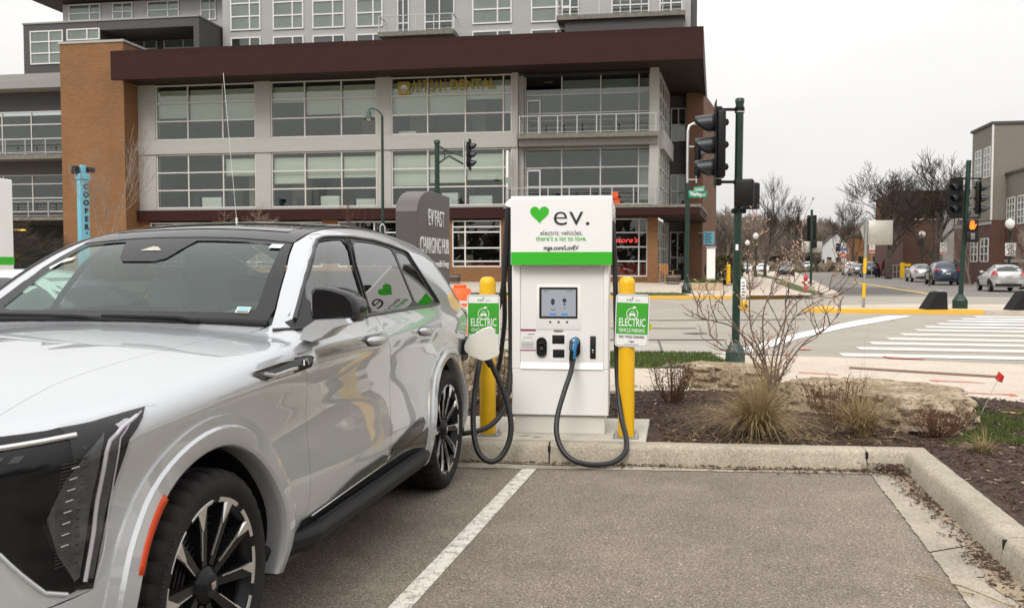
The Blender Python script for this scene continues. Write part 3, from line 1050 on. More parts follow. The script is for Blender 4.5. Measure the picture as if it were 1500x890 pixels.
def tyre_text(body, R, a_mid, x, parent, size=0.034, step=0.085, flip=1):
    for i, ch in enumerate(body):
        a = a_mid - flip * (i - (len(body) - 1) / 2) * step
        o = text_obj('sidewall_lettering', ch, size, M['trim_grey'], parent, (x, R * math.cos(a), R * math.sin(a)), ext=0.0008)
        # letter plane faces +x, its up points outwards
        up = Vector((0, math.cos(a), math.sin(a)))
        nx = Vector((1, 0, 0))
        right = up.cross(nx)
        o.rotation_euler = Matrix((right, up, nx)).transposed().to_euler()

def hero_wheel(parent, loc, rz=0.0):
    w = empty('wheel', loc, rz)
    w.parent = parent
    W = 0.275
    t = tyre_mesh(0.402, W, 0.302, w)
    hero_rim(0.30, W, w)
    return w, t

# ------------------------------------------------------------------ the silver SUV
def silver_suv():
    sh = Shape()
    root = empty('suv', (FCX, FCY, 0), -PSI, 'large silver SUV with black roof, plugged in and parked at the charger', 'car')
    P = lambda nm: Skin(sh)
    us = [-0.335, -0.28, -0.2, -0.1, 0, 0.1, 0.2, 0.3, 0.4, 0.5, 0.6, 0.7, 0.78, 0.85]
    shoulder = seam_list(sh, us, 0.6, 1.0, 'sh', 140)
    lampR = [(-0.339, .926, 1.080), (-0.451, .947, 1.006), (-0.509, .927, .855), (-0.558, .926, .727), (-0.602, .926, .599)]
    lamp_top = [(-0.733, .744, 1.051), (-0.659, .813, 1.055), (-0.542, .878, 1.064), (-0.427, .910, 1.075), (-0.339, .926, 1.080)]
    nose = seam_list(sh, [0, 0.15, 0.3, 0.45, 0.6, 0.7], -0.4, -0.98, 'nose', 160)
    corner = seam_list(sh, [0.57, 0.50, 0.42, 0.34, 0.28], 0.0, -0.98, 'corner', 160)
    ws_edge = [(.872, .766, 1.251), (.96, .743, 1.316), (1.066, .715, 1.383), (1.15, .693, 1.44), (1.232, .673, 1.492), (1.36, .635, 1.56), (1.478, .601, 1.625)]
    ur = [1.62, 1.75, 1.9, 2.05, 2.2, 2.4, 2.6, 2.8, 3.0, 3.2, 3.4, 3.55]
    rail = seam_list(sh, ur, 0.45, 0.95, 'sh', 140)
    ws_edge = [tuple(sh.put(np.array([[p[1], p[2]]]), 'u')[0]) for p in ws_edge]
    # keep the roof seam above the window line
    _tu, _tw = [1.586, 1.658, 1.728, 1.983, 2.321, 2.568, 2.804, 2.848, 2.9, 3.6], [1.645, 1.660, 1.666, 1.673, 1.662, 1.637, 1.604, 1.590, 1.45, 1.2]
    for i_, p in enumerate(rail):
        need = float(np.interp(p[0], _tu, _tw)) + .016
        if p[2] < need:
            vv_ = np.linspace(p[1], .60, 60)
            Q = sh.put(np.stack([vv_ * 0 + p[0], vv_], -1), 'w')
            rail[i_] = tuple(Q[min(59, int(np.argmax(Q[:, 2] >= need)))])
    tail_hi = seam_list(sh, [1.45, 1.38, 1.3, 1.2, 1.1, 1.0, 0.9, 0.8, 0.6, 0.45, 0.3], 2.9, 4.3, 'tail', 160)
    _dw, _du = [1.222, 1.276, 1.337, 1.401, 1.467, 1.537, 1.611, 1.645], [.815, .930, 1.021, 1.117, 1.22, 1.341, 1.494, 1.586]
    apil = [tuple(sh.put(np.array([[float(np.interp(w_, _dw, _du)) - .006, w_]]), 'v')[0]) for w_ in (1.262, 1.29, 1.32, 1.35, 1.382, 1.41, 1.44, 1.47, 1.5, 1.525, 1.55, 1.58, 1.611, 1.638)]
    uw = lambda L: [(p[0], p[2]) for p in L]
    uv = lambda L: [(p[0], p[1]) for p in L]
    vw = lambda L: [(p[1], p[2]) for p in L]
    dlo = [(.815, 1.222), (.930, 1.276), (1.021, 1.337), (1.117, 1.401), (1.22, 1.467), (1.341, 1.537), (1.494, 1.611), (1.586, 1.645), (1.658, 1.660), (1.728, 1.666), (1.983, 1.673), (2.321, 1.662), (2.568, 1.637), (2.804, 1.604),
           (2.848, 1.590), (2.862, 1.532), (2.885, 1.471), (2.916, 1.41), (2.955, 1.348), (3.003, 1.284), (3.01, 1.255), (2.994, 1.246), (2.337, 1.247), (1.847, 1.247), (1.527, 1.247), (1.088, 1.243)]
    fdoor = [(.815, 1.222), (.66, 1.214), (.69, 1.15), (.745, .98), (.772, .82), (.765, .66), (.735, .52), (.70, .445), (1.752, .468), (1.82, .60), (1.872, .80), (1.868, .95), (1.80, 1.10), (1.763, 1.172), (1.735, 1.247), (1.527, 1.247), (1.088, 1.243)]
    rdoor = [(1.735, 1.247), (1.763, 1.172), (1.80, 1.10), (1.868, .95), (1.872, .80), (1.82, .60), (1.752, .468), (2.40, .50), (2.46, .58), (2.53, .74), (2.64, .88), (2.78, .985), (2.88, 1.04), (2.86, 1.10), (2.807, 1.187), (2.80, 1.2465), (2.337, 1.247)]
    both = [(.815, 1.222), (.66, 1.214), (.69, 1.15), (.745, .98), (.772, .82), (.765, .66), (.735, .52), (.70, .445), (1.752, .468), (2.40, .50), (2.46, .58), (2.53, .74), (2.64, .88), (2.78, .985), (2.88, 1.04), (2.86, 1.10), (2.807, 1.187), (2.80, 1.2465)]
    hole = both + [dlo[21]] + dlo[20:0:-1]
    # ---- body: fenders, pillars, cant rails, quarters, bumpers, tail
    b = P('body').mat(M['silver'])
    fa, ra = arch(0.0, 0.485, 0.34), arch(sh.wb, 0.485, 0.34)
    side = uw(corner)[::-1] + uw(lampR)[::-1][0:] + uw(shoulder)[1:] + uw(apil) + uw(rail) + uw(tail_hi) + [(ra[-1][0], 0.30)] + ra[::-1] + [(ra[0][0], 0.30), (fa[-1][0], 0.30)] + fa[::-1] + [(fa[0][0], 0.30)]
    b.panel(side, 'v', holes=[hole], g=0.05)
    # front bumper and nose (both sides at once)
    top = vw(nose) + vw(lamp_top)
    lowr = vw(lampR)[1:] + vw(corner)
    half = top + lowr
    front = half + [(-x, y) for x, y in half[::-1]]
    b.full(front, 'u', g=0.06)
    # fender tops
    seam_h = [(-.70, .70, 0), (-.631, .659, 0), (-.48, .627, 0), (-.323, .599, 0), (-.184, .595, 0), (.044, .599, 0), (.349, .624, 0), (.60, .645, 0), (.764, .672, 0), (.872, .766, 0)]
    ft = uv(lamp_top)[0:] + uv(shoulder)[1:] + uv(seam_h)[::-1]
    b.panel(ft, 'w', g=0.05)
    # windshield pillars and roof corners
    b.loft(ws_edge, [tuple(shoulder[-1])] + apil, 24, 8)
    b.loft([ws_edge[-1], tuple(sh.put(np.array([[1.7, .603]]), 'w')[0])], [apil[-1], rail[0]], 6, 6)
    # roof side rails and tail
    rl = uv(rail)
    b.panel(rl + [(3.55, 0.60), (3.2, .615), (2.6, .62), (2.0, .61), (1.7, .603)], 'w', g=0.05)
    th = vw(tail_hi)
    b.full(th + [(-x, y) for x, y in th[::-1]], 'b', g=0.09)
    b.finish('body', root)
    # ---- hood
    h = P('hood').mat(M['silver'])
    hp = uv(nose) + [(-.733, .728)] + uv(seam_h)[:-1] + [(.862, .752), (.85, .672), (.835, .47), (.806, .15), (.80, 0)]
    hood_h = inset(hp + [(a, -c) for a, c in hp[::-1][1:-1]], 0.003)
    h.full(hood_h, 'w', g=0.055)
    h.finish('hood', root)
    for sd in (1, -1):
     g_ = Skin(sh).mat(M['plastic_matte'])
     g_.panel([(a - .03, c - .02) for a, c in uv(seam_h)] + [(a, c + .03) for a, c in uv(seam_h)[::-1]], 'w', off=-0.008, g=0.05, sides=(sd,))
     g_.panel([(.45, 1.2), (.60, 1.222), (.62, 1.15), (.69, .9), (.70, .7), (.63, .43), (2.5, .46), (2.55, .6), (2.75, .9), (2.95, 1.02), (2.95, 1.28), (1.5, 1.255), (.80, 1.22)], 'v', off=-0.012, g=0.09, sides=(sd,))
     g_.finish('door_seal', root)
    # ---- doors
    for nm, poly, hu, hw, sd in [(a_, b_, c_, d_, e_) for a_, b_, c_, d_ in (('front_door', fdoor, 1.57, 1.128), ('rear_door', rdoor, 2.47, 1.112)) for e_ in (1, -1)]:
        d = P(nm).mat(M['silver'])
        d.panel(inset(poly, 0.004), 'v', g=0.05, sides=(sd,))
        do = d.finish(nm, root)
        k = Skin(sh).mat(M['silver'], True)
        if True:
            c = sh.put(np.array([[hu, hw]]), 'v')[0]
            # recess cup, grip bar and bright strip
            L = 0.145
            for (o, rr, ln, mt, dz) in ((-0.006, 0.030, L * 0.95, M['trim_grey'], 0.0), (0.022, 0.021, L, M['silver'], 0.004), (0.040, 0.006, L * 0.9, M['chrome'], 0.002)):
                k.mat(mt, True)
                pts, rs = [], []
                for t in np.linspace(-1, 1, 15):
                    pts.append(((c[1] + o - 0.012 * t * t) * sd, hu + t * ln, hw + dz - 0.006 * t))
                    rs.append(max(0.002, rr * (1 - abs(t) ** 5) ** 0.5))
                k.tube(pts, rs, 12)
        hb = k.build('handle', do)
    # ---- window surround, panes
    panes = [[(1.12, 1.262), (1.07, 1.352), (1.163, 1.425), (1.31, 1.508), (1.465, 1.590), (1.583, 1.636), (1.666, 1.648), (1.875, 1.653), (1.733, 1.514), (1.650, 1.343), (1.618, 1.260)],
             [(1.688, 1.259), (1.72, 1.343), (1.81, 1.514), (1.965, 1.648), (2.274, 1.643), (2.50, 1.620), (2.569, 1.605), (2.50, 1.441), (2.476, 1.259)],
             [(2.505, 1.259), (2.53, 1.436), (2.60, 1.598), (2.76, 1.581), (2.805, 1.57), (2.815, 1.507), (2.868, 1.383), (2.954, 1.285), (2.94, 1.264)]]
    panes = [smooth_poly(p, 1) for p in panes]
    for sd in (1, -1):
        t = P('trim').mat(M['trim_black'])
        t.panel(inset(dlo, 0.004), 'v', holes=panes, off=-0.002, g=0.06, sides=(sd,))
        t.mat(M['trim_grey'])
        # bright-ish belt and frame moulding
        t.strip([(.84, 1.228), (1.088, 1.249), (1.527, 1.253), (2.337, 1.253), (2.985, 1.252)], 'v', 0.009, 0.004, (sd,))
        t.strip(inset(dlo, .006)[1:21], 'v', 0.009, 0.002, (sd,))
        t.mat(M['trim_black'])
        t.strip([(1.635, 1.257), (1.667, 1.343), (1.752, 1.514), (1.895, 1.655)], 'v', 0.005, 0.003, (sd,))
        t.strip([(1.672, 1.257), (1.703, 1.343), (1.792, 1.514), (1.945, 1.655)], 'v', 0.005, 0.003, (sd,))
        t.finish('window_trim', root)
        for nm, poly, mt in (('front_window', panes[0], 'side_glass'), ('rear_window', panes[1], 'tint_glass'), ('quarter_window', panes[2], 'tint_glass')):
            k = Skin(sh).mat(M[mt])
            k.panel(inset(poly, -0.006), 'v', off=-0.005, g=0.07, sides=(sd,))
            k.finish(nm, root)

    # ---- windshield with black band, cowl, wipers
    we = [(p[1] - .008, p[2]) for p in ws_edge]
    wpoly = [(.745, 1.262), (.47, 1.268), (.15, 1.272), (0, 1.272)]
    wr = [(.735, 1.262)] + we[1:-1] + [(.592, 1.628), (.45, 1.648), (.29, 1.654), (0, 1.658)]
    wl_ = wr + [(-a, c) for a, c in wr[::-1][1:]]
    k = Skin(sh).mat(M['wind'])
    k.full(wl_, 'u', off=-0.004, g=0.07)
    k.finish('windshield', root)
    inner = [(.655, 1.315), (.64, 1.36), (.605, 1.46), (.572, 1.575), (.545, 1.615), (.40, 1.63), (.2, 1.638), (0, 1.64), (-.2, 1.638), (-.40, 1.63), (-.545, 1.615), (-.572, 1.575), (-.605, 1.46), (-.64, 1.36), (-.655, 1.315), (-.6, 1.302), (-.3, 1.305), (0, 1.307), (.3, 1.305), (.6, 1.302)]
    k = Skin(sh).mat(M['trim_black'])
    k.full(wl_, 'u', holes=[inner], off=0.0005, g=0.06)
    # sensor pod behind the mirror
    k.full([(-.33, 1.642), (.09, 1.642), (.02, 1.545), (-.03, 1.532), (-.21, 1.532), (-.245, 1.55)], 'u', off=0.0016, g=0.06)
    fr = k.finish('windshield_frame', root)
    for nm, polys in (('sensor_window', [('pad', .0035, [(-.17, 1.585), (-.05, 1.585), (-.085, 1.603), (-.12, 1.607)])]), ('toll_tag', [('ink_white', .0035, [(.50, 1.598), (.562, 1.596), (.562, 1.615), (.50, 1.617)])]),
                      ('permit_sticker', [('ink_white', .0035, [(.570, 1.300), (.632, 1.298), (.628, 1.322), (.566, 1.324)]), ('cyan', .005, [(.574, 1.311), (.627, 1.309), (.625, 1.319), (.572, 1.321)]), ('blade', .005, [(.575, 1.302), (.629, 1.300), (.628, 1.305), (.574, 1.307)])]),
                      ('number_sticker', [('ink_white', .0035, [(-.62, 1.50), (-.57, 1.545), (-.52, 1.552), (-.53, 1.535), (-.575, 1.525), (-.60, 1.49)])])):
        k = Skin(sh)
        for mt, of, po in polys: k.mat(M[mt]); k.full(po, 'u', off=of, g=0.05)
        k.finish(nm, fr)
    cw = Skin(sh).mat(M['plastic_matte'])
    wb_ = [(.766, 1.251), (.745, 1.262), (.47, 1.268), (.15, 1.272), (0, 1.272)]
    cw.tube([(x, float(sh.put(np.array([[x, z]]), 'u')[0][0]) - 0.012, z - 0.004) for x, z in [(-.75, 1.258), (-.6, 1.265), (-.3, 1.27), (0, 1.272), (.3, 1.27), (.6, 1.265), (.75, 1.258)]], 0.02, 8)
    cw.tube([(-.05, .80, 1.275), (-.12, .795, 1.283), (-.2, .80, 1.285), (-.6, .85, 1.285)], 0.009, 6)
    cw.tube([(.45, .80, 1.27), (.35, .80, 1.284), (-.02, .80, 1.288)], 0.009, 6)
    cw.build('cowl', root)
    # ---- roof: black panel with glass, antenna
    k = Skin(sh).mat(M['gloss_black'])
    rp = [(1.478, 0), (1.483, .295), (1.478, .598), (1.7, .600), (2.0, .607), (2.6, .617), (3.2, .612), (3.55, .60), (3.75, .55), (3.8, 0)]
    k.full(rp + [(a, -c) for a, c in rp[::-1][1:-1]], 'w', off=0.003, g=0.07)
    ro = k.finish('roof', root)
    k = Skin(sh).mat(M['tint_glass'])
    k.full([(1.62, -.5), (1.62, .5), (2.5, .52), (2.5, -.52)], 'w', off=0.006, g=0.08)
    k.full([(2.6, -.52), (2.6, .52), (3.4, .5), (3.4, -.5)], 'w', off=0.006, g=0.08)
    k.finish('sunroof', ro)
    for sd in (1, -1):
        # ---- lower cladding, sills, running board
        k = Skin(sh).mat(M['gloss_black'])
        k.panel([(.52, .285), (.60, .40), (.66, .452), (.72, .447), (1.752, .468), (2.40, .50), (2.52, .52), (2.60, .40), (2.62, .285)], 'v', off=0.006, g=0.06, sides=(sd,))
        k.panel([(.95, .455), (1.70, .473), (1.745, .50), (1.70, .515), (1.30, .505)], 'v', off=0.009, g=0.06, sides=(sd,))
        k.panel([(1.79, .478), (2.36, .508), (2.44, .56), (2.40, .60), (2.2, .585), (1.82, .53)], 'v', off=0.009, g=0.06, sides=(sd,))
        k.mat(M['chrome'])
        k.strip([(.74, .449), (1.70, .472)], 'v', 0.004, 0.012, (sd,))
        k.finish('sill_cladding', root)
        rb = MB().mat(M['plastic_matte'], True)
        if True:
            pts = [(.46, .93, .385), (.56, 1.00, .40), (.72, 1.055, .398), (2.25, 1.062, .392), (2.40, 1.04, .392), (2.52, .95, .385)]
            V, F = [], []
            for (u, v, w) in pts:
                for dv, dw in ((-.16, .012), (-.03, .012), (-.004, .004), (.004, -.012), (-.008, -.05), (-.05, -.085), (-.16, -.085)):
                    V.append(((v + dv) * sd, u, w + dw))
            for i in range(len(pts) - 1):
                for j in range(6):
                    q = (i * 7 + j, (i + 1) * 7 + j, (i + 1) * 7 + j + 1, i * 7 + j + 1)
                    F.append(q)
            rb.add(V, F, False)
            for q in range(5):
                rb.tube([((.925 + q * .025) * sd, .80, .4095), ((.932 + q * .025) * sd, 2.3, .4035)], 0.005, 6)
        rbo = rb.build('running_board', root)
        bevel(rbo, 0.006, 2, 30)

    # ---- wheel arch mouldings
    for cu, sd in ((0.0, 1), (0.0, -1), (sh.wb, 1), (sh.wb, -1)):
        k = Skin(sh).mat(M['silver'], True)
        flare(k, cu, 0.478, 0.598, 0.33, (sd,))
        fo = k.build('wheel_arch', root); es_ = fo.modifiers.new('crisp', 'EDGE_SPLIT'); es_.split_angle = math.radians(35)
        if cu == 0.0:
            k = Skin(sh).mat(M['amber'], True)
            if True:
                V, F = [], []
                for i in range(10):
                    tt = i / 9
                    a = math.radians(128 + 29 * tt)
                    for r in (0.484 + 0.008 * tt, 0.513):
                        u_, w_ = r * math.cos(a), 0.40 + r * math.sin(a)
                        p = sh.put(np.array([[u_, w_]]), 'v')[0]
                        V.append(((p[1] + 0.027) * sd, u_ - 0.003, w_))
                for i in range(9): F.append((2 * i, 2 * i + 1, 2 * i + 3, 2 * i + 2))
                k.add(V, F, True)
            ko = k.build('side_marker', fo)
            sm_ = ko.modifiers.new('thick', 'SOLIDIFY'); sm_.thickness = 0.006; sm_.offset = 0
        ln = MB().mat(M['plastic_matte'], True)
        if True:
            V, F = [], []
            for i in range(33):
                a = -0.25 + (PI + 0.5) * i / 32
                for x in (0.955, 0.50): V.append((x * sd, cu + 0.492 * math.cos(a), 0.40 + 0.492 * math.sin(a)))
            for i in range(32): F.append((2 * i, 2 * i + 1, 2 * i + 3, 2 * i + 2))
            ln.add(V, F, True)
            ln.add([(0.50 * sd, cu + 0.5 * math.cos(2 * PI * i / 24), 0.40 + 0.5 * math.sin(2 * PI * i / 24)) for i in range(24)], [tuple(range(24))])
        ln.build('wheel_liner', root)
    # ---- floor pan and cabin
    fl = MB().mat(M['plastic_matte'])
    fl.box(-.85, .85, .55, 2.55, .30, .36)
    fl.box(-.55, .55, -.75, 3.9, .30, .40)
    fl.box(-.80, .80, -.62, -.55, .30, .9)
    fl.box(-.80, .80, .50, .54, .30, 1.0)
    fl.build('floor_pan', root)
    c = MB().mat(M['cabin'])
    c.rbox(-.72, .72, .86, 1.15, .80, 1.235, .05, 3)
    c.rbox(-.15, .15, 1.1, 2.1, .55, .88, .04, 2)
    c.rbox(.24, .60, 1.00, 1.13, 1.16, 1.275, .03, 2)
    c.build('dashboard', root)
    for x, y in ((.40, 1.72), (-.40, 1.72), (.40, 2.68), (-.40, 2.68)):
        s_ = empty('seat', (x, y, 0)); s_.parent = root
        q = MB().mat(M['cabin_light'], True)
        q.rbox(-.26, .26, -.32, .24, .50, .66, .06, 3)
        q.build('seat_cushion', s_)
        q = MB().mat(M['cabin_light'], True)
        q.rbox(-.25, .25, .16, .30, .62, 1.22, .06, 3)
        q.build('backrest', s_)
        q = MB().mat(M['cabin_light'], True)
        q.rbox(-.13, .13, .20, .29, 1.26, 1.44, .04, 3)
        q.build('headrest', s_)
    st = MB().mat(M['cabin'], True)
    ring = [(.40 + .185 * math.cos(t), 1.22 + .07 * math.sin(t) + 0.0, 1.12 + .165 * math.sin(t)) for t in np.linspace(0, 2 * PI, 33)]
    st.tube(ring, 0.017, 8, caps=False)
    st.rbox(.31, .49, 1.19, 1.25, 1.06, 1.17, .02, 2)
    st.build('steering_wheel', root)
    # ---- front: gloss black grille, bar, slits, lower bright trim
    k = Skin(sh).mat(M['gloss_black'])
    lampL = [(.887, 1.053), (.890, .942), (.847, .816), (.872, .707), (.904, .609)]
    gr = [(0, 1.035), (.3, 1.04), (.6, 1.043), (.744, 1.046), (.813, 1.050), (.878, 1.058)] + lampL[1:] + [(.895, .606), (.861, .622), (.821, .685), (.785, .745), (.70, .80), (.5, .86), (0, .88)]
    k.full(gr + [(-a, c_) for a, c_ in gr[::-1][1:-1]], 'u', off=0.004, g=0.06)
    k.full([(-.6, .35), (.6, .35), (.72, .42), (.6, .52), (-.6, .52), (-.72, .42)], 'u', off=0.004, g=0.07)
    k.panel([(-.555, 1.05), (-.65, .93), (-.72, .82), (-.70, .70), (-.66, .612), (-.72, .628), (-.775, .70), (-.80, .82), (-.785, .95), (-.745, 1.042), (-.735, 1.0505), (-.66, 1.0545), (-.6, 1.058)], 'v', off=0.003, g=0.04)
    go = k.finish('grille', root)
    k = Skin(sh).mat(M['chrome'])
    k.strip([(0, 1.010), (.4, 1.014), (.754, 1.022), (.833, 1.030), (.88, 1.036)], 'u', 0.010, 0.004)
    k.mat(M['silver'])
    k.strip([(.0, .885), (.5, .865), (.70, .805), (.785, .748), (.821, .688), (.861, .625), (.893, .606)], 'u', 0.007, 0.004)
    k.finish('grille_trim', go)
    k = Skin(sh).mat(M['trim_grey'])
    for r_ in range(7):
        for q in range(11):
            v0 = .44 + q * .035 + r_ * .0 
            w0 = .985 - r_ * .026
            if v0 > .81 - r_ * .022: continue
            k.panel([(v0, w0), (v0 + .018, w0), (v0 + .026, w0 + .016), (v0 + .008, w0 + .016)], 'u', off=0.0065, g=0.05)
    k.finish('grille_slits', go)
    # ---- headlamps
    lamp = [(-.343, 1.080), (-.43, 1.0745), (-.54, 1.0635), (-.62, 1.058), (-.645, .935), (-.715, .816), (-.69, .707), (-.655, .612), (-.605, .602), (-.562, .727), (-.513, .855), (-.455, 1.0)]
    for sd in (1, -1):
        hl = empty('headlamp', (0, 0, 0)); hl.parent = root
        k = Skin(sh).mat(M['gloss_black']); k.panel(lamp, 'v', off=0.003, g=0.05, sides=(sd,)); k.finish('lamp_housing', hl)
        k = Skin(sh).mat(M['lamp_inner']); k.panel([(-.53, 1.035), (-.60, .985), (-.655, .92), (-.70, .82), (-.685, .72), (-.652, .635), (-.638, .645), (-.603, .77), (-.572, .9), (-.556, .985)], 'v', off=0.0045, g=0.04, sides=(sd,)); k.finish('lamp_reflector', hl)
        k = Skin(sh).mat(M['drl'])
        k.strip([(-.40, 1.060), (-.470, 1.038), (-.525, 1.008), (-.540, .98), (-.556, .89), (-.585, .76), (-.626, .628)], 'v', 0.0065, 0.006, (sd,))
        k.strip([(-.375, 1.068), (-.44, 1.045), (-.49, 1.01), (-.50, .97), (-.517, .86), (-.56, .70), (-.595, .625)], 'v', 0.0028, 0.006, (sd,))
        k.mat(M['lamp_inner']); k.panel([(-.40, 1.062), (-.47, 1.04), (-.53, 1.005), (-.545, .97), (-.562, .88), (-.625, .635), (-.602, .63), (-.522, .86), (-.504, .97), (-.494, 1.01), (-.445, 1.042)], 'v', off=.0045, g=.04, sides=(sd,))
        k.finish('light_guide', hl)
        k = Skin(sh).mat(M['chrome'])
        for a in np.linspace(0, 1, 8):
            u0, w0 = -.641 - .036 * a, .951 - .212 * a
            k.strip([(u0, w0), (u0 + .020, w0 + .003)], 'v', 0.0022, 0.006, (sd,))
        k.mat(M['trim_grey'])
        for a in np.linspace(0, 1, 30):
            u0, w0 = -.66 - .03 * a, .965 - .28 * a
            k.strip([(u0 - .005, w0), (u0 + .035, w0 + .004)], 'v', 0.0012, 0.005, (sd,))
        k.mat(M['chrome'])
        for a in np.linspace(0, 1, 14):
            u0, w0 = -.600 - .042 * a, 1.0 - .31 * a
            p = sh.put(np.array([[u0, w0]]), 'v')[0]; nn = sh.grad(p[None])[0]
            if True:
                c0 = p + nn * 0.006
                k.mat(M['trim_grey'], True)
                k.lathe([(0.0055, -.004), (0.0045, .001), (0.003, .002), (0, .0022)], c=(c0[1] * sd, c0[0], c0[2]), n=8, M=Vector((nn[1] * sd, nn[0], nn[2])).to_track_quat('Z', 'Y').to_matrix())
        k.finish('lamp_modules', hl)
        k = Skin(sh).mat(M['lens']); k.panel(inset(lamp, -0.004), 'v', off=0.014, g=0.05, sides=(sd,)); k.finish('lamp_lens', hl)
        # ---- fender vent
        k = Skin(sh).mat(M['gloss_black'])
        k.panel(smooth_poly([(.262, 1.112), (.36, 1.070), (.76, 1.078), (.792, 1.10), (.80, 1.128), (.70, 1.131), (.5, 1.128)], 1), 'v', off=0.005, g=0.05, sides=(sd,))
        vo = k.finish('fender_vent', root)
        k = Skin(sh).mat(M['chrome'])
        k.strip([(.34, 1.100), (.42, 1.085), (.62, 1.092)], 'v', 0.010, 0.006, (sd,))
        k.strip([(.28, 1.113), (.5, 1.124), (.62, 1.124)], 'v', 0.004, 0.008, (sd,))
        k.strip([(.36, 1.075), (.58, 1.080)], 'v', 0.003, 0.008, (sd,))
        k.strip([(.69, 1.095), (.70, 1.112), (.73, 1.116), (.735, 1.095)], 'v', 0.004, 0.008, (sd,))
        k.finish('vent_trim', vo)

    # ---- mirrors
    for sd in (1, -1):
        mr = empty('mirror', (0, 0, 0)); mr.parent = root
        q = MB().mat(M['gloss_black'], True)
        def hull(prof, ys, sc, shy):
            V, F = [], []
            n = len(prof)
            cx = sum(p[0] for p in prof) / n; cz = sum(p[1] for p in prof) / n
            for y, s2, dz in zip(ys, sc, shy):
                for (x, z) in prof: V.append(((cx + (x - cx) * s2) * sd, y, cz + (z - cz) * s2 + dz))
            for i in range(len(ys) - 1):
                for j in range(n):
                    F.append((i * n + j, i * n + (j + 1) % n, (i + 1) * n + (j + 1) % n, (i + 1) * n + j))
            F += [tuple(range(n)), tuple(range((len(ys) - 1) * n, len(ys) * n))]
            q.add(V, F, True)
        cap = smooth_poly([(.975, 1.425), (1.05, 1.423), (1.14, 1.398), (1.175, 1.36), (1.186, 1.31), (1.183, 1.287), (1.01, 1.276), (.972, 1.282)], 1)
        hull(cap, [.80, .815, .87, .94, .965], [.86, .97, 1.0, 1.0, .97], [-.003, 0, 0, 0, 0])
        es_ = q.build('mirror_cap', mr).modifiers.new('crisp', 'EDGE_SPLIT'); es_.split_angle = math.radians(40)
        q = MB().mat(M['trim_black'], True)
        hull([(.985, 1.30), (1.18, 1.30), (1.183, 1.280), (1.00, 1.274)], [.80, .82, .96], [.92, 1, 1], [0, 0, 0])
        q.build('mirror_lower_trim', mr)
        q = MB().mat(M['silver'], True)
        hull([(.93, 1.195), (.95, 1.245), (1.01, 1.284), (1.16, 1.292), (1.176, 1.272), (1.10, 1.25), (1.04, 1.205), (.99, 1.185)], [.775, .79, .93, .95], [.9, 1, 1, .95], [0, 0, 0, 0])
        es_ = q.build('mirror_arm', mr).modifiers.new('crisp', 'EDGE_SPLIT'); es_.split_angle = math.radians(25)
        q = MB().mat(M['chrome'])
        q.add([(x * sd, .967, z) for x, z in inset(cap, .012)], [tuple(range(len(cap)))])
        q.build('mirror_glass', mr)
    # ---- wheels
    for u in (0.0, sh.wb):
        for sd in (1, -1):
            w, t = hero_wheel(root, (0.838 * sd, u, 0.402), 0.0 if sd > 0 else PI)
            if sd > 0: tyre_text('MICHELIN', 0.358, 2.75 if u == 0 else 0.6, 0.275 / 2 * 1.02 + 0.001, t, 0.03, 0.09)
    # ---- charge flap and inlet
    k = MB().mat(M['lid'], True)
    lid = smooth_poly([(0.965, 0.925), (0.990, 0.985), (1.128, 1.066), (1.176, 1.062), (1.194, 1.0), (1.222, 0.885), (1.210, 0.853), (1.132, 0.822), (1.095, 0.818), (1.016, 0.852), (0.972, 0.885)], 1)
    V = [(x, 3.54 + (x - .965) * 0.12, z) for x, z in lid] + [(x, 3.555 + (x - .965) * 0.12, z) for x, z in lid]
    n = len(lid)
    k.add(V, [tuple(range(n)), tuple(range(n, 2 * n))] + [(i, (i + 1) % n, n + (i + 1) % n, n + i) for i in range(n)], False)
    lo = k.build('charge_port_lid', root); bevel(lo, 0.004, 2, 50)
    k = MB().mat(M['plastic'], True)
    k.rbox(.90, 1.0, 3.56, 3.60, .86, .97, .01, 2)
    k.rbox(.88, .94, 3.60, 3.78, .80, .98, .015, 2)
    k.build('charge_port', root)
    # ---- tail lamp sliver, rear glass
    for sd in (1, -1):
        k = Skin(sh).mat(M['tail'])
        k.panel([(3.60, 1.20), (3.86, 1.18), (3.85, 1.08), (3.70, 1.10)], 'v', off=0.004, g=0.06, sides=(sd,))
        k.finish('tail_lamp', root)
    k = Skin(sh).mat(M['tint_glass'])
    k.full([(-.68, 1.28), (.68, 1.28), (.55, 1.46), (-.55, 1.46)], 'b', off=0.006, g=0.08)
    k.finish('tailgate_window', root)
    return root
PSI = math.radians(11.2)
FCX, FCY = -1.982, 3.355
# ------------------------------------------------------------------ ground, kerbs, roads
def sheet(name, pts, mat, z=0.0, parent=None):
    mb = MB().mat(mat)
    n = len(pts)
    A = sum(pts[i][0] * pts[(i + 1) % n][1] - pts[(i + 1) % n][0] * pts[i][1] for i in range(n))
    if A < 0: pts = list(pts)[::-1]
    mb.add([(p[0], p[1], p[2] if len(p) == 3 and not isinstance(p, Vector) else z) for p in pts], [tuple(range(n))])
    return tag(mb.build(name, parent, fix=False), kind='structure')
def block(name, pts, mat, z0, z1):
    mb = MB().mat(mat)
    mb.prism([(p[0], p[1]) for p in pts], z0, z1)
    return tag(mb.build(name), kind='structure')
def line_dir(deg): return Vector((math.cos(math.radians(deg)), -math.sin(math.radians(deg)), 0))

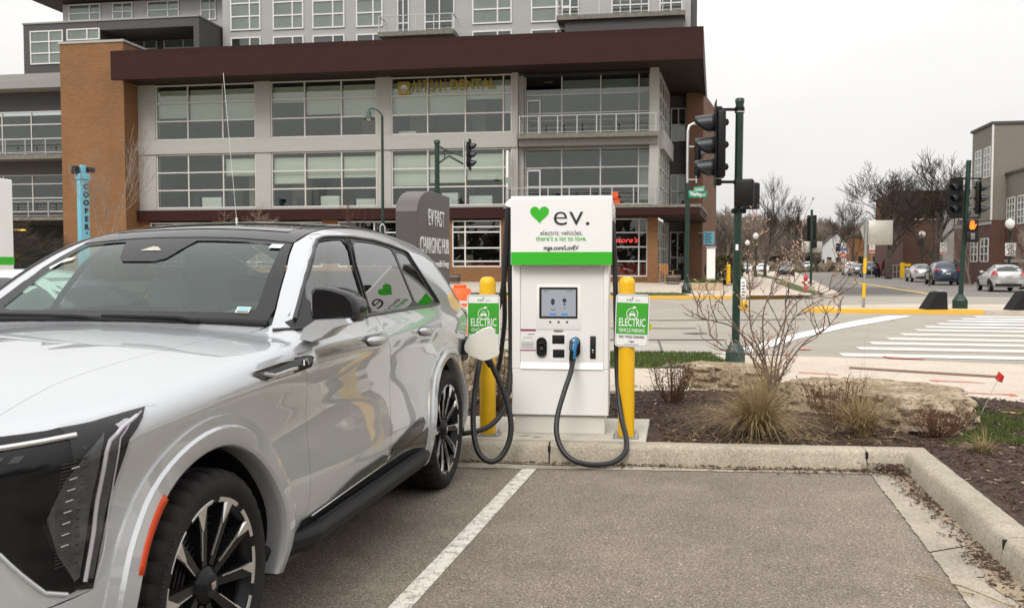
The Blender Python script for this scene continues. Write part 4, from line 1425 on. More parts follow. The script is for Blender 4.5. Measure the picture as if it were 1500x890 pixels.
# terrain to the horizon, rising into a wooded hill behind the side street
mb = MB().mat(M['hill'], True)
xs = list(np.linspace(-1400, 1500, 60)); ys = [-900, -300, -60, 30, 60, 100, 140, 180, 230, 290, 360, 450, 600, 900, 1600, 2600]
V = []
for y in ys:
    for x in xs:
        t = min(1, max(0, (y - 190) / 220))
        t = t * t * (3 - 2 * t)
        hgt = 10 * t * (0.75 + 0.25 * math.sin(x * 0.011 + 1.0)) + (3 * math.sin(x * 0.03) * t)
        V.append((x, y, -0.06 + hgt if y > 150 else -0.06))
F = [(j * 60 + i, j * 60 + i + 1, (j + 1) * 60 + i + 1, (j + 1) * 60 + i) for j in range(len(ys) - 1) for i in range(59)]
mb.add(V, F, True)
tag(mb.build('terrain'), kind='structure')

sheet('street', [(-90, 9), (60, 7), (75, 60), (75, 170), (-90, 170)], M['street'], -0.004)
ANG = 12.0
dF = Vector((math.cos(math.radians(6.0)), -math.sin(math.radians(6.0)), 0))
nF = Vector((dF.y, -dF.x, 0))                     # towards the lot
dR = Vector((math.sin(math.radians(10.8)), math.cos(math.radians(10.8)), 0))
nR = Vector((-dR.y, dR.x, 0))
B0 = Vector((1.1, 7.04, 0)); C0 = Vector((2.68, 4.77, 0))
# outer corner: where the two back lines meet
_A = np.array([[dF.x, -dR.x], [dF.y, -dR.y]]); _s = np.linalg.solve(_A, np.array([C0.x - B0.x, C0.y - B0.y]))
CORN = B0 + dF * float(_s[0])
sheet('parking_lot', [(-40, -40), (40, -40), (40, -2), (2.2, 3.0), (CORN.x + .1, CORN.y - .1), (-40, CORN.y + (CORN.x + 40) * math.tan(math.radians(6.0)))], M['asphalt'], 0.0)

KPROF = [(0.0, -0.05), (0.0, 0.146), (0.006, 0.15), (0.115, 0.15), (0.137, 0.146), (0.153, 0.135), (0.163, 0.118), (0.176, 0.06), (0.186, 0.015), (0.192, -0.05)]
def kerb_run(name, p0, p1, nrm, mitre0=0.0, mitre1=0.0, mat='curb', prof=KPROF):
    """kerb from p0 to p1 (back line); mitre values stretch the ends along the run per metre of depth"""
    d = (p1 - p0).normalized()
    L = (p1 - p0).length
    n = max(2, int(L / 0.05))
    mb = MB().mat(M[mat], True)
    V, F = [], []
    rng = random.Random(int(L * 1000))
    for i in range(n + 1):
        t = i / n
        for q, h in prof:
            e = 0 if h < 0 else 0.0016
            a = p0 + d * (L * t + q * (mitre0 * (1 - t) + mitre1 * t)) + nrm * (q + rng.uniform(-e, e)) + Vector((0, 0, h + rng.uniform(-e, e)))
            V.append(a)
    m = len(prof)
    for i in range(n):
        for k in range(m - 1): F.append((i * m + k, i * m + k + 1, (i + 1) * m + k + 1, (i + 1) * m + k))
    mb.add(V, F, True)
    mb.add(V[:m], [tuple(range(m))], False)
    mb.add(V[-m:], [tuple(range(m))], False)
    return tag(mb.build(name), kind='structure')
jx = G(808, 650, .15).x
def onF(x): return B0 + dF * ((x - B0.x) / dF.x)
_m = np.linalg.solve(np.array([[dF.x, dR.x], [dF.y, dR.y]]), np.array([nR.x - nF.x, nR.y - nF.y]))
kerb_run('curb', onF(-9), onF(jx - .006), nF)
kerb_run('curb', onF(jx + .006), onF(2.62), nF)
kerb_run('curb', onF(2.628), CORN, nF, 0, float(_m[0]))
kerb_run('curb', CORN, CORN - dR * 2.32, nR, float(_m[1]), 0)
kerb_run('curb', CORN - dR * 2.33, CORN - dR * 9, nR)
# dark joints below the gaps
mb = MB().mat(M['plastic_matte'])
mb.cbox(onF(jx) + nF * .09 + Vector((0, 0, .06)), (.02, .16, .15), Matrix.Rotation(math.radians(-6), 3, 'Z'))
mb.cbox(onF(2.624) + nF * .09 + Vector((0, 0, .06)), (.02, .16, .15), Matrix.Rotation(math.radians(-6), 3, 'Z'))
mb.cbox(CORN - dR * 2.325 + nR * .09 + Vector((0, 0, .06)), (.16, .02, .15), Matrix.Rotation(math.radians(-10.8), 3, 'Z'))
tag(mb.build('curb_joint'), kind='structure')

# gutters (concrete pans) and washed-in sand
q0, q1 = onF(-9) + nF * .19, CORN + nF * .19
gut = [(q0.x, q0.y), (q1.x, q1.y), (2.57, 6.60), (1.2, 6.70), (-.3, 6.80), (-9, 7.62)]
rngg = random.Random(3)
def wob(poly, a, step, seed=1):
    r = random.Random(seed)
    return [(x + r.uniform(-a, a), y + r.uniform(-a, a)) for x, y in resample([(p[0], p[1]) for p in poly], step)]
mb = MB().mat(M['gutter'])
mb.add([(x, y, 0.004) for x, y in gut[:2]] + [(x, y + rngg.uniform(-.008, .008), 0.004) for x, y in resample(gut[2:], 0.04, False)], [tuple(range(2 + len(resample(gut[2:], 0.04, False))))])
tag(mb.build('gutter'), kind='structure')
g0 = CORN + nR * .20 - dR * .25
ge = [(2.58, 6.56), (2.43, 5.87), (2.03, 4.03), (0.9, -1.2)]
gk = [CORN + nR * .185, CORN + nR * .185 - dR * 1.95]
mb = MB().mat(M['gutter'])
e1 = [(x + rngg.uniform(-.006, .006), y) for x, y in resample([(2.57, 6.60), (2.58, 6.56), (2.20, 4.79)], 0.04, False)]
k1 = CORN + nR * .185 - dR * 1.97
mb.add([(CORN.x + nR.x * .19, CORN.y - .19, 0.008)] + [(x, y, 0.008) for x, y in e1] + [(k1.x, k1.y, 0.008)], [tuple(range(len(e1) + 2))])
e2 = [(x + rngg.uniform(-.006, .006), y) for x, y in resample([(2.196, 4.775), (2.03, 4.03), (0.9, -1.2)], 0.04, False)]
k2 = CORN + nR * .185 - dR * 1.985; k3 = CORN + nR * .185 - dR * 8.6
mb.add([(k2.x, k2.y, 0.008)] + [(x, y, 0.008) for x, y in e2] + [(k3.x, k3.y, 0.008)], [tuple(range(len(e2) + 2))])
tag(mb.build('gutter'), kind='structure')
mb = MB().mat(M['sand'])
pts = []
for t in np.linspace(0.0, 5.5, 120):
    w = 0.075 + 0.05 * math.sin(t * 3.1) + 0.03 * math.sin(t * 11) + rngg.uniform(-.008, .008)
    a = CORN + nR * (.185 + max(.02, w)) - dR * (t + .2)
    pts.append((a.x, a.y, 0.012))
back = [(CORN.x + nR.x * .186 - dR.x * t, CORN.y + nR.y * .186 - dR.y * t, 0.012) for t in (5.7, .2)]
mb.add(pts + back, [tuple(range(len(pts) + 2))])
pts = []
for t in np.linspace(-1.5, 2.9, 90):
    a = onF(t) + nF * (.19 + max(.01, .035 + .02 * math.sin(t * 5) + rngg.uniform(-.006, .006)))
    pts.append((a.x, a.y, 0.010))
back = [tuple(onF(t) + nF * .188 + Vector((0, 0, .010))) for t in (2.9, -1.5)]
mb.add(pts + back, [tuple(range(len(pts) + 2))])
tag(mb.build('sand_drift'), kind='structure')

# painted stall line
P0, P1 = G(590, 885), G(776, 686)
d = (P1 - P0).normalized(); nn = Vector((d.y, -d.x, 0))
a0 = P0 - d * 3
sheet('parking_line', [a0 - nn * .048, P1 - nn * .052, P1 + nn * .052, a0 + nn * .05], M['line'], 0.004)

# planting bed
def bed_z(x, y): return 0.118 + 0.016 * math.sin(x * 2.3 + y) + 0.012 * math.sin(y * 3.7 - x * 1.3) + 0.008 * math.sin(x * 9.1 + y * 7.0)
mb = MB().mat(M['mulch'], True)
rb = random.Random(11)
nx, ny = 150, 46
V, F = [], []
for j in range(ny + 1):
    for i in range(nx + 1):
        x = -9 + 14.2 * i / nx
        yl = B0.y - (x - B0.x) * math.tan(math.radians(6)) + .004
        y = yl + (10.06 - yl) * j / ny
        V.append((x, y, (bed_z(x, y) + rb.uniform(-.008, .008)) if 0 < j < ny else 0.128))
F = [(j * (nx + 1) + i, j * (nx + 1) + i + 1, (j + 1) * (nx + 1) + i + 1, (j + 1) * (nx + 1) + i) for j in range(ny) for i in range(nx)]
mb.add(V, F, True)
# the arm of the bed along the right kerb
V, F = [], []
for j in range(41):
    t = j / 40
    for i in range(25):
        s_ = i / 24
        a = CORN + Vector((0, .02, 0)) - dR * (t * 8)
        x = a.x + .004 + s_ * 2.6
        y = a.y - s_ * 2.6 * math.tan(math.radians(6)) * 1.0
        V.append((x, y, bed_z(x, y) + rb.uniform(-.008, .008) if i > 0 else .128))
F = [(j * 25 + i, j * 25 + i + 1, (j + 1) * 25 + i + 1, (j + 1) * 25 + i) for j in range(40) for i in range(24)]
mb.add(V, F, True)
tag(mb.build('planting_bed'), kind='structure')

# charger pad
pa = [G(955, 613, .15), G(942, 644.5, .15)]
mb = MB().mat(M['pad'])
padp = [tuple(onF(-1.6) - nF * .004)[:2], tuple(onF(1.03) - nF * .004)[:2], (1.215, 8.08), (-1.5, 8.36)]
mb.prism(padp, 0.0, 0.152)
bevel(tag(mb.build('charger_pad'), kind='structure'), .008, 2)

# near sidewalk, verge and street kerb
near_edge = [(-60, 26.5), (-25, 20.2), (2.2, 14.22), (4.3, 13.75), (7.0, 12.6), (12, 9.5), (16, 4)]
walk = [(-60, 10.0), (4.6, 10.0), (5.15, 8.9), (5.15, 2), (16, 2), (16, 4), (12, 9.5), (7.0, 12.6), (4.3, 13.75), (2.2, 14.22), (-25, 20.2), (-60, 26.5)]
block('sidewalk', walk, M['walk'], -.05, .135)
verge = [(-50, 12.13), (3.05, 12.13), (3.15, 12.6), (2.9, 13.6), (2.1, 14.02), (-25, 19.95), (-50, 24.5)]
mb = MB().mat(M['lawn'])
mb.prism(verge, .10, .150)
tag(mb.build('verge'), kind='structure')
sheet('stepping_slab', [G(970, 535.5, .16), G(1046, 534.5, .16), G(1040, 530.5, .16), G(975, 531, .16)], M['walk'], .158)
# street kerb along the verge
for a, b_ in zip(near_edge[1:4], near_edge[2:5]):
    A, Bv = Vector((a[0], a[1], 0)), Vector((b_[0], b_[1], 0))
    dd = (Bv - A).normalized(); n_ = Vector((-dd.y, dd.x, 0))
    if a[0] > 3: break
    mb = MB().mat(M['curb'])
    mb.add([A - n_ * .01 + Vector((0, 0, .145)), Bv - n_ * .01 + Vector((0, 0, .145)), Bv + n_ * .16 + Vector((0, 0, .13)), A + n_ * .16 + Vector((0, 0, .13)), Bv + n_ * .18 + Vector((0, 0, -.01)), A + n_ * .18 + Vector((0, 0, -.01))], [(0, 1, 2, 3), (3, 2, 4, 5)])
    tag(mb.build('street_curb'), kind='structure')
# pale concrete lane next to that kerb
sheet('gutter_lane', [(-60, 26.9), (-25, 20.5), (2.2, 14.4), (4.4, 13.95), (4.9, 16.3), (2.9, 17.4), (-25, 23.6), (-60, 30.4)], M['walk'] if False else aggregate('pale lane concrete', (0.33, 0.305, 0.265), (0.39, 0.36, 0.315), (0.44, 0.41, 0.36), (0.42, 0.4, 0.35), patch=.1, fine=60, big=.2), 0.0)
sheet('rust_plate', [G(1245, 536.5, .14), G(1462, 549.5, .14), G(1462, 553, .14), G(1243, 539.5, .14)], M['rust'], .139)
# utility marks
for pl in ([(1360, 555.5), (1374, 556), (1374, 559), (1366, 557.5)], [(1374, 556.3), (1432, 559), (1446, 561), (1432, 560), (1374, 557.6)], [(1408, 573.5), (1480, 576.5), (1480, 575), (1492, 579), (1478, 580), (1480, 578), (1408, 574.8)], [(1170, 544), (1228, 547.5), (1228, 549), (1170, 545.2)], [(1464, 601.5), (1500, 603.5), (1500, 606), (1468, 603.5)]):
    sheet('utility_mark', [G(x, y, .14) for x, y in pl], M['red_mark'], .139)
for pl in ([(1292, 522), (1301, 522.5), (1352, 525.5), (1358, 526), (1350, 526.5), (1302, 525)], [(1170, 511), (1188, 510), (1188, 512), (1172, 513)], [(1022, 521), (1046, 519.5), (1046, 522), (1026, 524)]):
    sheet('utility_mark', [G(x, y, 0) for x, y in pl], M['red_mark'], .012)

# crosswalk bars
ends = [(1232, 519.3), (1256.7, 510), (1275.7, 502.4), (1301, 496), (1320.4, 489.5), (1342, 483.4), (1357, 478.7), (1375, 474.3), (1389.6, 470.2), (1409.5, 467), (1428, 463.8)]
dS = line_dir(12.3); nS = Vector((-dS.y, dS.x, 0)) * -1
for i, (x, y) in enumerate(ends):
    a = G(x, y)
    w = .27
    sheet('crosswalk_bar', [a - nS * w, a + dS * 3.9 - nS * w, a + dS * 3.9 + nS * w, a + nS * w], M['xwalk_new' if i > 5 else 'xwalk'], 0.004)
sheet('stop_line', [G(x, y) for x, y in [(1040, 522.5), (1170, 488), (1250, 470.5), (1300, 462.6), (1337, 462.8), (1235, 481), (1170, 496), (1088, 520.5)]], M['xwalk_new'], 0.008)
# sealed joints and a skid mark on the avenue
for pl in ([(560, 496.5), (1062, 497.0), (1062, 498.2), (560, 497.8)], [(930, 469), (1180, 467), (1180, 467.8), (930, 469.8)], [(998, 488), (1020, 487), (1040, 488), (1020, 489.8)], [(963, 498), (966, 498), (972, 516), (969, 516)], [(560, 481), (1020, 480.4), (1020, 481.1), (560, 481.8)]):
    sheet('road_joint', [G(x, y) for x, y in pl], M['patch'], 0.006)
# faint lane lines on the avenue
for y, x0, x1 in ((471.5, 560, 1000), (455, 600, 1100)):
    a, b_ = G(x0, y), G(x1, y)
    for k in range(8):
        p, q = a.lerp(b_, k / 8), a.lerp(b_, (k + .35) / 8)
        sheet('lane_line', [p, q, q + Vector((0, .2, 0)), p + Vector((0, .2, 0))], M['xwalk'], 0.004)
# median island with yellow nose
isl = [(9.15, 28.75), (9.6, 28.2), (10.6, 27.85), (14.0, 27.3), (30, 23.6), (31, 27.5), (15, 31.6), (12.4, 31.3), (10.2, 30.1)]
block('median', isl, M['walk'], -.05, .12)
mb = MB().mat(M['yellow_curb'])
ring = isl[:4]; 
V = []
for (x, y), (ox, oy) in zip([isl[8]] + isl[:4], [(.35, -.25), (.75, .0), (.5, .4), (.25, .55), (.12, .55)]):
    V += [(x - ox * .02, y - .012, -.02), (x - ox * .02, y - .012, .121), (x + ox, y + oy, .126)]
mb.add(V, [(3 * i + k, 3 * i + k + 1, 3 * i + k + 4, 3 * i + k + 3) for i in range(4) for k in range(2)])
tag(mb.build('median_curb'), kind='structure')

# far pavement in front of the apartment building, rising slightly to its door
def far_z(y, x=0.0): return 0.13 + max(0, min(1, (y - 41.5) / 10.5)) * max(0, min(1, (12.5 - x) / 3)) * 0.27
mb = MB().mat(M['walk'])
fk = [(-70, 38.9), (8.0, 38.9), (10.4, 38.9), (12.6, 39.7), (14.2, 41.5), (15.5, 43.8), (35.6, 114), (46, 150)]
rows = []
fb = [(-70, 70), (5, 70), (9, 70), (10, 70), (12, 72), (14, 76), (28, 118), (40, 152)]
for k in range(9):
    t = k / 8
    rows.append([(a[0] + (b_[0] - a[0]) * t * 1.0, a[1] + (b_[1] - a[1]) * t) for a, b_ in zip(fk, fb)])
V, F = [], []
for r in rows: V += [(x, y, far_z(y, x)) for x, y in r]
n = len(fk)
F = [(k * n + i, k * n + i + 1, (k + 1) * n + i + 1, (k + 1) * n + i) for k in range(8) for i in range(n - 1)]
mb.add(V, F)
mb.add([(x, y, -.05) for x, y in fk] + [(x, y, .13) for x, y in fk], [(i, i + 1, n + i + 1, n + i) for i in range(n - 1)])
tag(mb.build('sidewalk'), kind='structure')
mb = MB().mat(M['yellow_curb'])
yk = [(-30, 38.888), (10.4, 38.888), (11.6, 39.25)]
V = []
for x, y in yk: V += [(x + .01, y - .012, 0), (x + .01, y - .012, .134), (x, y + .2, .138)]
mb.add(V, [(3 * i + k, 3 * i + k + 1, 3 * i + k + 4, 3 * i + k + 3) for i in range(2) for k in range(2)])
tag(mb.build('yellow_curb'), kind='structure')
sheet('verge', [(-60, 39.3, .15), (7.6, 39.3, .15), (7.6, 42.2, far_z(42.2) + .015), (-60, 42.2, far_z(42.2) + .015)], M['lawn'])
sheet('path', [(G(x, y, .16).x, G(x, y, .16).y, .165) for x, y in [(1085, 433), (1195, 432), (1180, 427), (1130, 408), (1100, 400), (1088, 400), (1095, 412)]], M['walk'])
for pl in ([(1098, 402), (1108, 404.5), (1144, 411), (1150, 410), (1128, 404.5), (1112, 400.5)], [(1134, 413), (1152, 412), (1175, 420), (1210, 430.5), (1180, 429), (1160, 424)], [(1150, 399), (1160, 399), (1200, 395), (1196, 392), (1150, 394)]):
    sheet('lawn', [(G(x, y, .16).x, G(x, y, .16).y, .172) for x, y in pl], M['lawn'])

# side street asphalt, patch, centre line
sheet('side_street', [(15.2, 42.5), (26.5, 40.5), (28.4, 48.9), (43.2, 104), (58, 160), (46, 160), (35.6, 114)], M['street_dark'], 0.0)
sheet('asphalt_patch', [G(x, y) for x, y in [(1206, 421), (1317, 421), (1362, 430.5), (1208, 432)]], M['patch'], 0.004)
sheet('centre_line', [G(x, y) for x, y in [(1246, 413), (1252, 413), (1366, 430.5), (1356, 430.5)]], M['yellow_line'], 0.008)
# right-hand pavement with verge
rk = [(24.5, 36), (26.3, 40.5), (28.4, 48.9), (43.2, 104), (58, 160)]
mb = MB().mat(M['walk'])
V = [(x, y, .13) for x, y in rk] + [(x + 60, y - 12, .13) for x, y in rk] + [(x, y, -.05) for x, y in rk]
mb.add(V, [(i, i + 1, 6 + i, 5 + i) for i in range(4)] + [(i, i + 1, 11 + i, 10 + i) for i in range(4)])
tag(mb.build('sidewalk'), kind='structure')
mb = MB().mat(M['lawn'])
V = [(x + .25, y, .145) for x, y in rk] + [(x + 1.9, y, .145) for x, y in rk]
mb.add(V, [(i, i + 1, 6 + i, 5 + i) for i in range(4)])
tag(mb.build('verge'), kind='structure')
mb = MB().mat(M['lawn'])
V = [(x + 4.2, y, .145) for x, y in rk] + [(x + 7.5, y - 1, .15) for x, y in rk]
mb.add(V, [(i, i + 1, 6 + i, 5 + i) for i in range(4)])
tag(mb.build('lawn'), kind='structure')
# ------------------------------------------------------------------ apartment and office building across the avenue
TH = math.radians(9.6)
BO = Vector((8.32, 53.0, 0.0))
_a = Vector((math.cos(TH), -math.sin(TH), 0)); _n = Vector((math.sin(TH), math.cos(TH), 0))
def fl(px, py, y=0.0):
    """bearing onto the building's own vertical plane y: (x, z) in building axes"""
    r = Vector(_ray(px, py)); o = Vector((0, 0, CAM_H)) - BO
    t = (y - o.dot(_n)) / r.dot(_n)
    p = o + r * t
    return p.dot(_a), p.z
bld = empty('apartment_building', BO, -TH, 'brown and grey corner building with maroon roof band, glazed office floors and balconies', 'building')
def bpart(name, mat, *boxes, bev=0):
    mb = MB().mat(M[mat])
    for b in boxes: mb.box(*b)
    return mb.build(name, bld)
rw = random.Random(5)
def window(x0, x1, z0, z1, y, vm=(), hr=(), fm='frame', bar=0.075, dep=0.10, pane='pane', blinds=None, parent=None, back=None, ywide=0.0):
    par = parent or bld
    mb = MB().mat(M[fm])
    y0, y1 = y - dep / 2, y + dep / 2
    b = bar
    mb.box(x0, x0 + b, y0, y1, z0, z1); mb.box(x1 - b, x1, y0, y1, z0, z1)
    mb.box(x0 + b, x1 - b, y0, y1, z0, z0 + b); mb.box(x0 + b, x1 - b, y0, y1, z1 - b, z1)
    for v in vm: mb.box(v - b / 2, v + b / 2, y0 + .004, y1 - .004, z0 + b, z1 - b)
    xs_ = [x0 + b] + [q for v in vm for q in (v - b / 2, v + b / 2)] + [x1 - b]
    for h in hr:
        for k in range(0, len(xs_), 2): mb.box(xs_[k], xs_[k + 1], y0 + .004, y1 - .004, h - b / 2, h + b / 2)
    w = mb.build('window', par)
    p = MB().mat(M[pane]); p.add([(x0 + b * .5, y + .012, z0 + b * .5), (x1 - b * .5, y + .012, z0 + b * .5), (x1 - b * .5, y + .012, z1 - b * .5), (x0 + b * .5, y + .012, z1 - b * .5)], [(0, 1, 2, 3)])
    p.build('pane', w)
    if blinds:
        q = MB().mat(M['blind'])
        cols = [x0] + list(vm) + [x1]
        for k, fr in enumerate(blinds):
            if fr <= 0 or k >= len(cols) - 1: continue
            q.box(cols[k] + .05, cols[k + 1] - .05, y + .22, y + .24, z1 - .3 - (z1 - z0 - .3) * fr, z1 - .3)
        q.build('blind', w)
    if back:
        q = MB().mat(M[back])
        q.add([(x0, y + .045, z0), (x1, y + .045, z0), (x1, y + .045, z1), (x0, y + .045, z1)], [(0, 1, 2, 3)])
        q.build('backing', w)
    return w
# --- main floors: pale panels with real openings
B3 = [(-31.1, -24.45, (-28.95, -26.62)), (-23.45, -16.70, (-21.27, -18.93)), (-15.8, -8.45, (-13.55, -11.25, -8.97))]
Z3, Z2 = (9.17, 12.58), (4.93, 8.28)
piers = [(-32.3, -31.1), (-24.45, -23.45), (-16.70, -15.8), (-8.45, -8.1)]
mbw = MB().mat(M['panel'])
for x0, x1 in piers: mbw.box(x0, x1, 0, .5, 4.93, 12.62)
mbw.box(-32.3, -8.1, -.10, .5, 8.30, 9.15)
mbw.box(-32.3, -8.1, -.06, .5, 4.80, 4.93)
mbw.build('wall', bld)
bl3 = [(.55, .6, .62), (.3, .55, .6), (.62, .6, .35, .6)]
bl2 = [(0, 0, .35), (.52, .42, .42), (.6, .55, .5, .6)]
for (x0, x1, vm), b3, b2 in zip(B3, bl3, bl2):
    window(x0, x1, Z3[0], Z3[1], .12, vm, (10.34, 11.48), blinds=b3)
    window(x0, x1, Z2[0], Z2[1], .12, vm, (6.05, 7.15), blinds=b2)
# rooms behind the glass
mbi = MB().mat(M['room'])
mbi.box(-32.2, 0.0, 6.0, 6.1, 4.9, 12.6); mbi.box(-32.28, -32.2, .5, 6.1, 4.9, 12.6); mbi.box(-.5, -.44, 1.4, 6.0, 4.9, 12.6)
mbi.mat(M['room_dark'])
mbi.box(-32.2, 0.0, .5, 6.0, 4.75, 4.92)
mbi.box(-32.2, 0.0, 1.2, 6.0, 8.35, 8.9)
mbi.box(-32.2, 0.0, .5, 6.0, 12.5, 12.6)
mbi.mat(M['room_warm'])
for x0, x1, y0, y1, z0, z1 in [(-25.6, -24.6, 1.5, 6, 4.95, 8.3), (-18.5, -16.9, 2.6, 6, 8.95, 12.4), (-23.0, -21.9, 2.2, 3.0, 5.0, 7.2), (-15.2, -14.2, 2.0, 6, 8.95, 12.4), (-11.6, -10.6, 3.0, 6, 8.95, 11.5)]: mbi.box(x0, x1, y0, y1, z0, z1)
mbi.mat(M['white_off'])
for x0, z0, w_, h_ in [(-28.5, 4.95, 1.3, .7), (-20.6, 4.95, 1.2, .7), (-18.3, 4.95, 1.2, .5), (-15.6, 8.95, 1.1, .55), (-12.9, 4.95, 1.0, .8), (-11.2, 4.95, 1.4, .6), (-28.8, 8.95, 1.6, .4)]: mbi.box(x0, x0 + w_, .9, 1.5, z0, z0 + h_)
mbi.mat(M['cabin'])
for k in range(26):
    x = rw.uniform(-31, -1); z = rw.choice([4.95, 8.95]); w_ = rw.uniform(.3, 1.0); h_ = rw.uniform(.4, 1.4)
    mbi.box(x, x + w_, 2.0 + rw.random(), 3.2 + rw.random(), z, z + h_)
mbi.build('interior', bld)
ml = MB().mat(M['globe'])
for k in range(14):
    x = -31 + k * 2.2; ml.box(x, x + .5, 2.2, 2.5, 12.42, 12.46)
ml.build('ceiling_panel', bld)
# dental practice lettering on the third bay
sg = MB().mat(M['gold'])
xa, za = fl(584, 130, -.0)
lx = lambda px: fl(px, 124, 0)[0]
l1 = text_obj('window_lettering', 'ARTISAN', 1.0, M['gold'], bld, ((lx(603) + lx(653)) / 2, .03, 11.98), width=lx(653) - lx(603), ext=.01)
l2 = text_obj('window_lettering', 'DENTAL', .78, M['gold'], bld, ((lx(659) + lx(725)) / 2, .03, 12.02), width=lx(725) - lx(659), ext=.01, bold=.02)
sg.box(lx(583), lx(600), .02, .05, 11.55, 12.3)
sg.mat(M['frame']); sg.lathe([(0, 0), (.22, 0), (.22, .01), (.16, .012), (.16, 0)], c=((lx(583) + lx(600)) / 2, .012, 11.93), n=20, axis='y')
sg.build('window_emblem', bld)
# --- right bay, set back behind balconies
mbw = MB().mat(M['panel'])
mbw.box(-8.1, -7.83, .5, 1.4, 4.8, 12.62)
mbw.box(-8.1, -.46, .95, 1.4, 8.28, 9.05)
mbw.box(-.46, .06, -.06, 1.3, 4.8, 12.62)
mbw.build('wall', bld)
vm4 = (-5.62, -3.33, -1.11)
window(-7.83, -.46, 9.05, 12.60, 1.05, vm4, (10.36, 11.44), pane='pane_dark', blinds=(0, .25, .25, .25))
window(-7.83, -.46, 4.93, 8.27, 1.05, vm4, (6.05, 7.15), pane='pane_dark', blinds=(0, 0, 0, .9))
for z in (9.06, 4.95):      # balcony doors
    mb = MB().mat(M['frame_w'])
    mb.box(-7.70, -7.62, .93, .99, z, z + 2.1); mb.box(-6.95, -6.87, .93, .99, z, z + 2.1); mb.box(-7.62, -6.95, .93, .99, z + 2.0, z + 2.1); mb.box(-7.62, -6.95, .93, .99, z, z + .12)
    mb.build('balcony_door', bld)
def railing(x0, x1, y, z, h=1.06, step=1.15, returns=1.0):
    mb = MB().mat(M['rail'])
    n = max(1, int(round((x1 - x0) / step)))
    for k in range(n + 1):
        x = x0 + (x1 - x0) * k / n
        mb.box(x - .03, x + .03, y - .03, y + .03, z, z + h - .05)
    mb.box(x0 - .03, x1 + .03, y - .035, y + .035, z + h - .05, z + h)
    mb.box(x0, x1, y - .015, y + .015, z + .08, z + .11)
    if returns:
        for x in (x0, x1): mb.box(x - .03, x + .03, y + .035, y + returns, z + h - .05, z + h); mb.box(x - .015, x + .015, y + .035, y + returns, z + .08, z + .11)
    mb.mat(M['rail'])
    for k in range(1, 4): mb.box(x0, x1, y - .006, y + .006, z + .11 + k * (h - .2) / 4, z + .118 + k * (h - .2) / 4)
    return mb.build('railing', bld)
bpart('balcony', 'slab', (-8.05, .02, -.75, .95, 8.68, 8.93))
railing(-7.9, -.1, -.62, 8.93)
bpart('balcony_beam', 'metal_grey', (-8.0, 0, -.25, .94, 8.30, 8.67))
railing(-8.6, -.1, -1.0, 4.78, returns=1.0)
# --- glazed right flank
def flank(x0, y0, x1, y1, z0, z1, nv, hr, fm='frame', pane='pane_dark'):
    L = math.hypot(x1 - x0, y1 - y0); ang = math.atan2(y1 - y0, x1 - x0)
    mb = MB().mat(M[fm])
    R_ = Matrix.Rotation(ang, 3, 'Z')
    def bx(a, b_, c, d_):
        s0 = len(mb.v); mb.box(a, b_, -.05, .05, c, d_)
        for i in range(s0, len(mb.v)): q = R_ @ Vector(mb.v[i]); mb.v[i] = (q.x + x0, q.y + y0, q.z)
    for k in range(nv + 1): bx(L * k / nv - .04, L * k / nv + .04, z0, z1)
    for h in [z0] + list(hr) + [z1]:
        for k in range(nv): bx(L * k / nv + .04, L * (k + 1) / nv - .04, h - .04, h + .04)
    w = mb.build('window', bld)
    p = MB().mat(M[pane]); p.add([(x0, y0, z0), (x1, y1, z0), (x1, y1, z1), (x0, y0, z1)], [(0, 1, 2, 3)]); p.build('pane', w)
    return w
flank(.07, 1.35, .62, 8.6, 9.3, 12.6, 4, (10.36, 11.44))
flank(.07, 1.35, .62, 8.6, 4.95, 8.2, 4, (6.05, 7.15))
flank(.0, 1.3, .55, 8.6, .5, 4.0, 4, (1.4, 2.4, 3.3))
mb = MB().mat(M['panel']); mb.prism([(.06, 1.3), (.35, 1.3), (.95, 8.7), (.63, 8.7)], 8.2, 9.3); mb.build('spandrel', bld)
mb = MB().mat(M['panel']); mb.prism([(.40, 8.62), (.68, 8.62), (.68, 8.9), (.40, 8.9)], .4, 12.6); mb.build('corner_pier', bld)
# --- dark recess wall and brick end wing
bpart('recess_wall', 'metal_dark', (.3, 2.0, 9.2, 9.5, .35, 12.62))
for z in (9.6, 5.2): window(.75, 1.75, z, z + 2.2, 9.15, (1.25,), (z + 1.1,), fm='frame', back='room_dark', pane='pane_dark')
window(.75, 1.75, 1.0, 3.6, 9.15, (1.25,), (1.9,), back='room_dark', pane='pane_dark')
mb = MB().mat(M['brick_side']); mb.prism([(1.75, 8.3), (2.85, 8.3), (4.1, 16), (1.9, 16)], .3, 12.62); mb.build('end_wing', bld)
# --- roof band
fas = [(-32.35, -2.7), (2.42, -2.7), (3.55, 20), (-32.35, 20)]
mb = MB().mat(M['fascia']); mb.prism(fas, 12.68, 14.17); mb.box(-32.35, 2.42, -2.70, -2.45, 12.46, 12.68)
mb.add([(2.42, -2.45, 12.46), (2.42, -2.45, 12.68), (3.54, 20, 12.68), (3.54, 20, 12.46)], [(0, 1, 2, 3)])
mb.build('roof_band', bld)
mb = MB().mat(M['soffit']); mb.prism([(-32.3, -2.44), (2.36, -2.44), (3.45, 19.9), (-32.3, 19.9)], 12.63, 12.675); mb.build('soffit', bld)
# --- brick tower
mb = MB().mat(M['brick_tan']); mb.box(-36.55, -32.27, -1.5, 4.0, .2, 15.0); mb.build('tower', bld)
bpart('tower_cap', 'panel', (-36.62, -32.2, -1.57, 4.07, 15.0, 15.14))
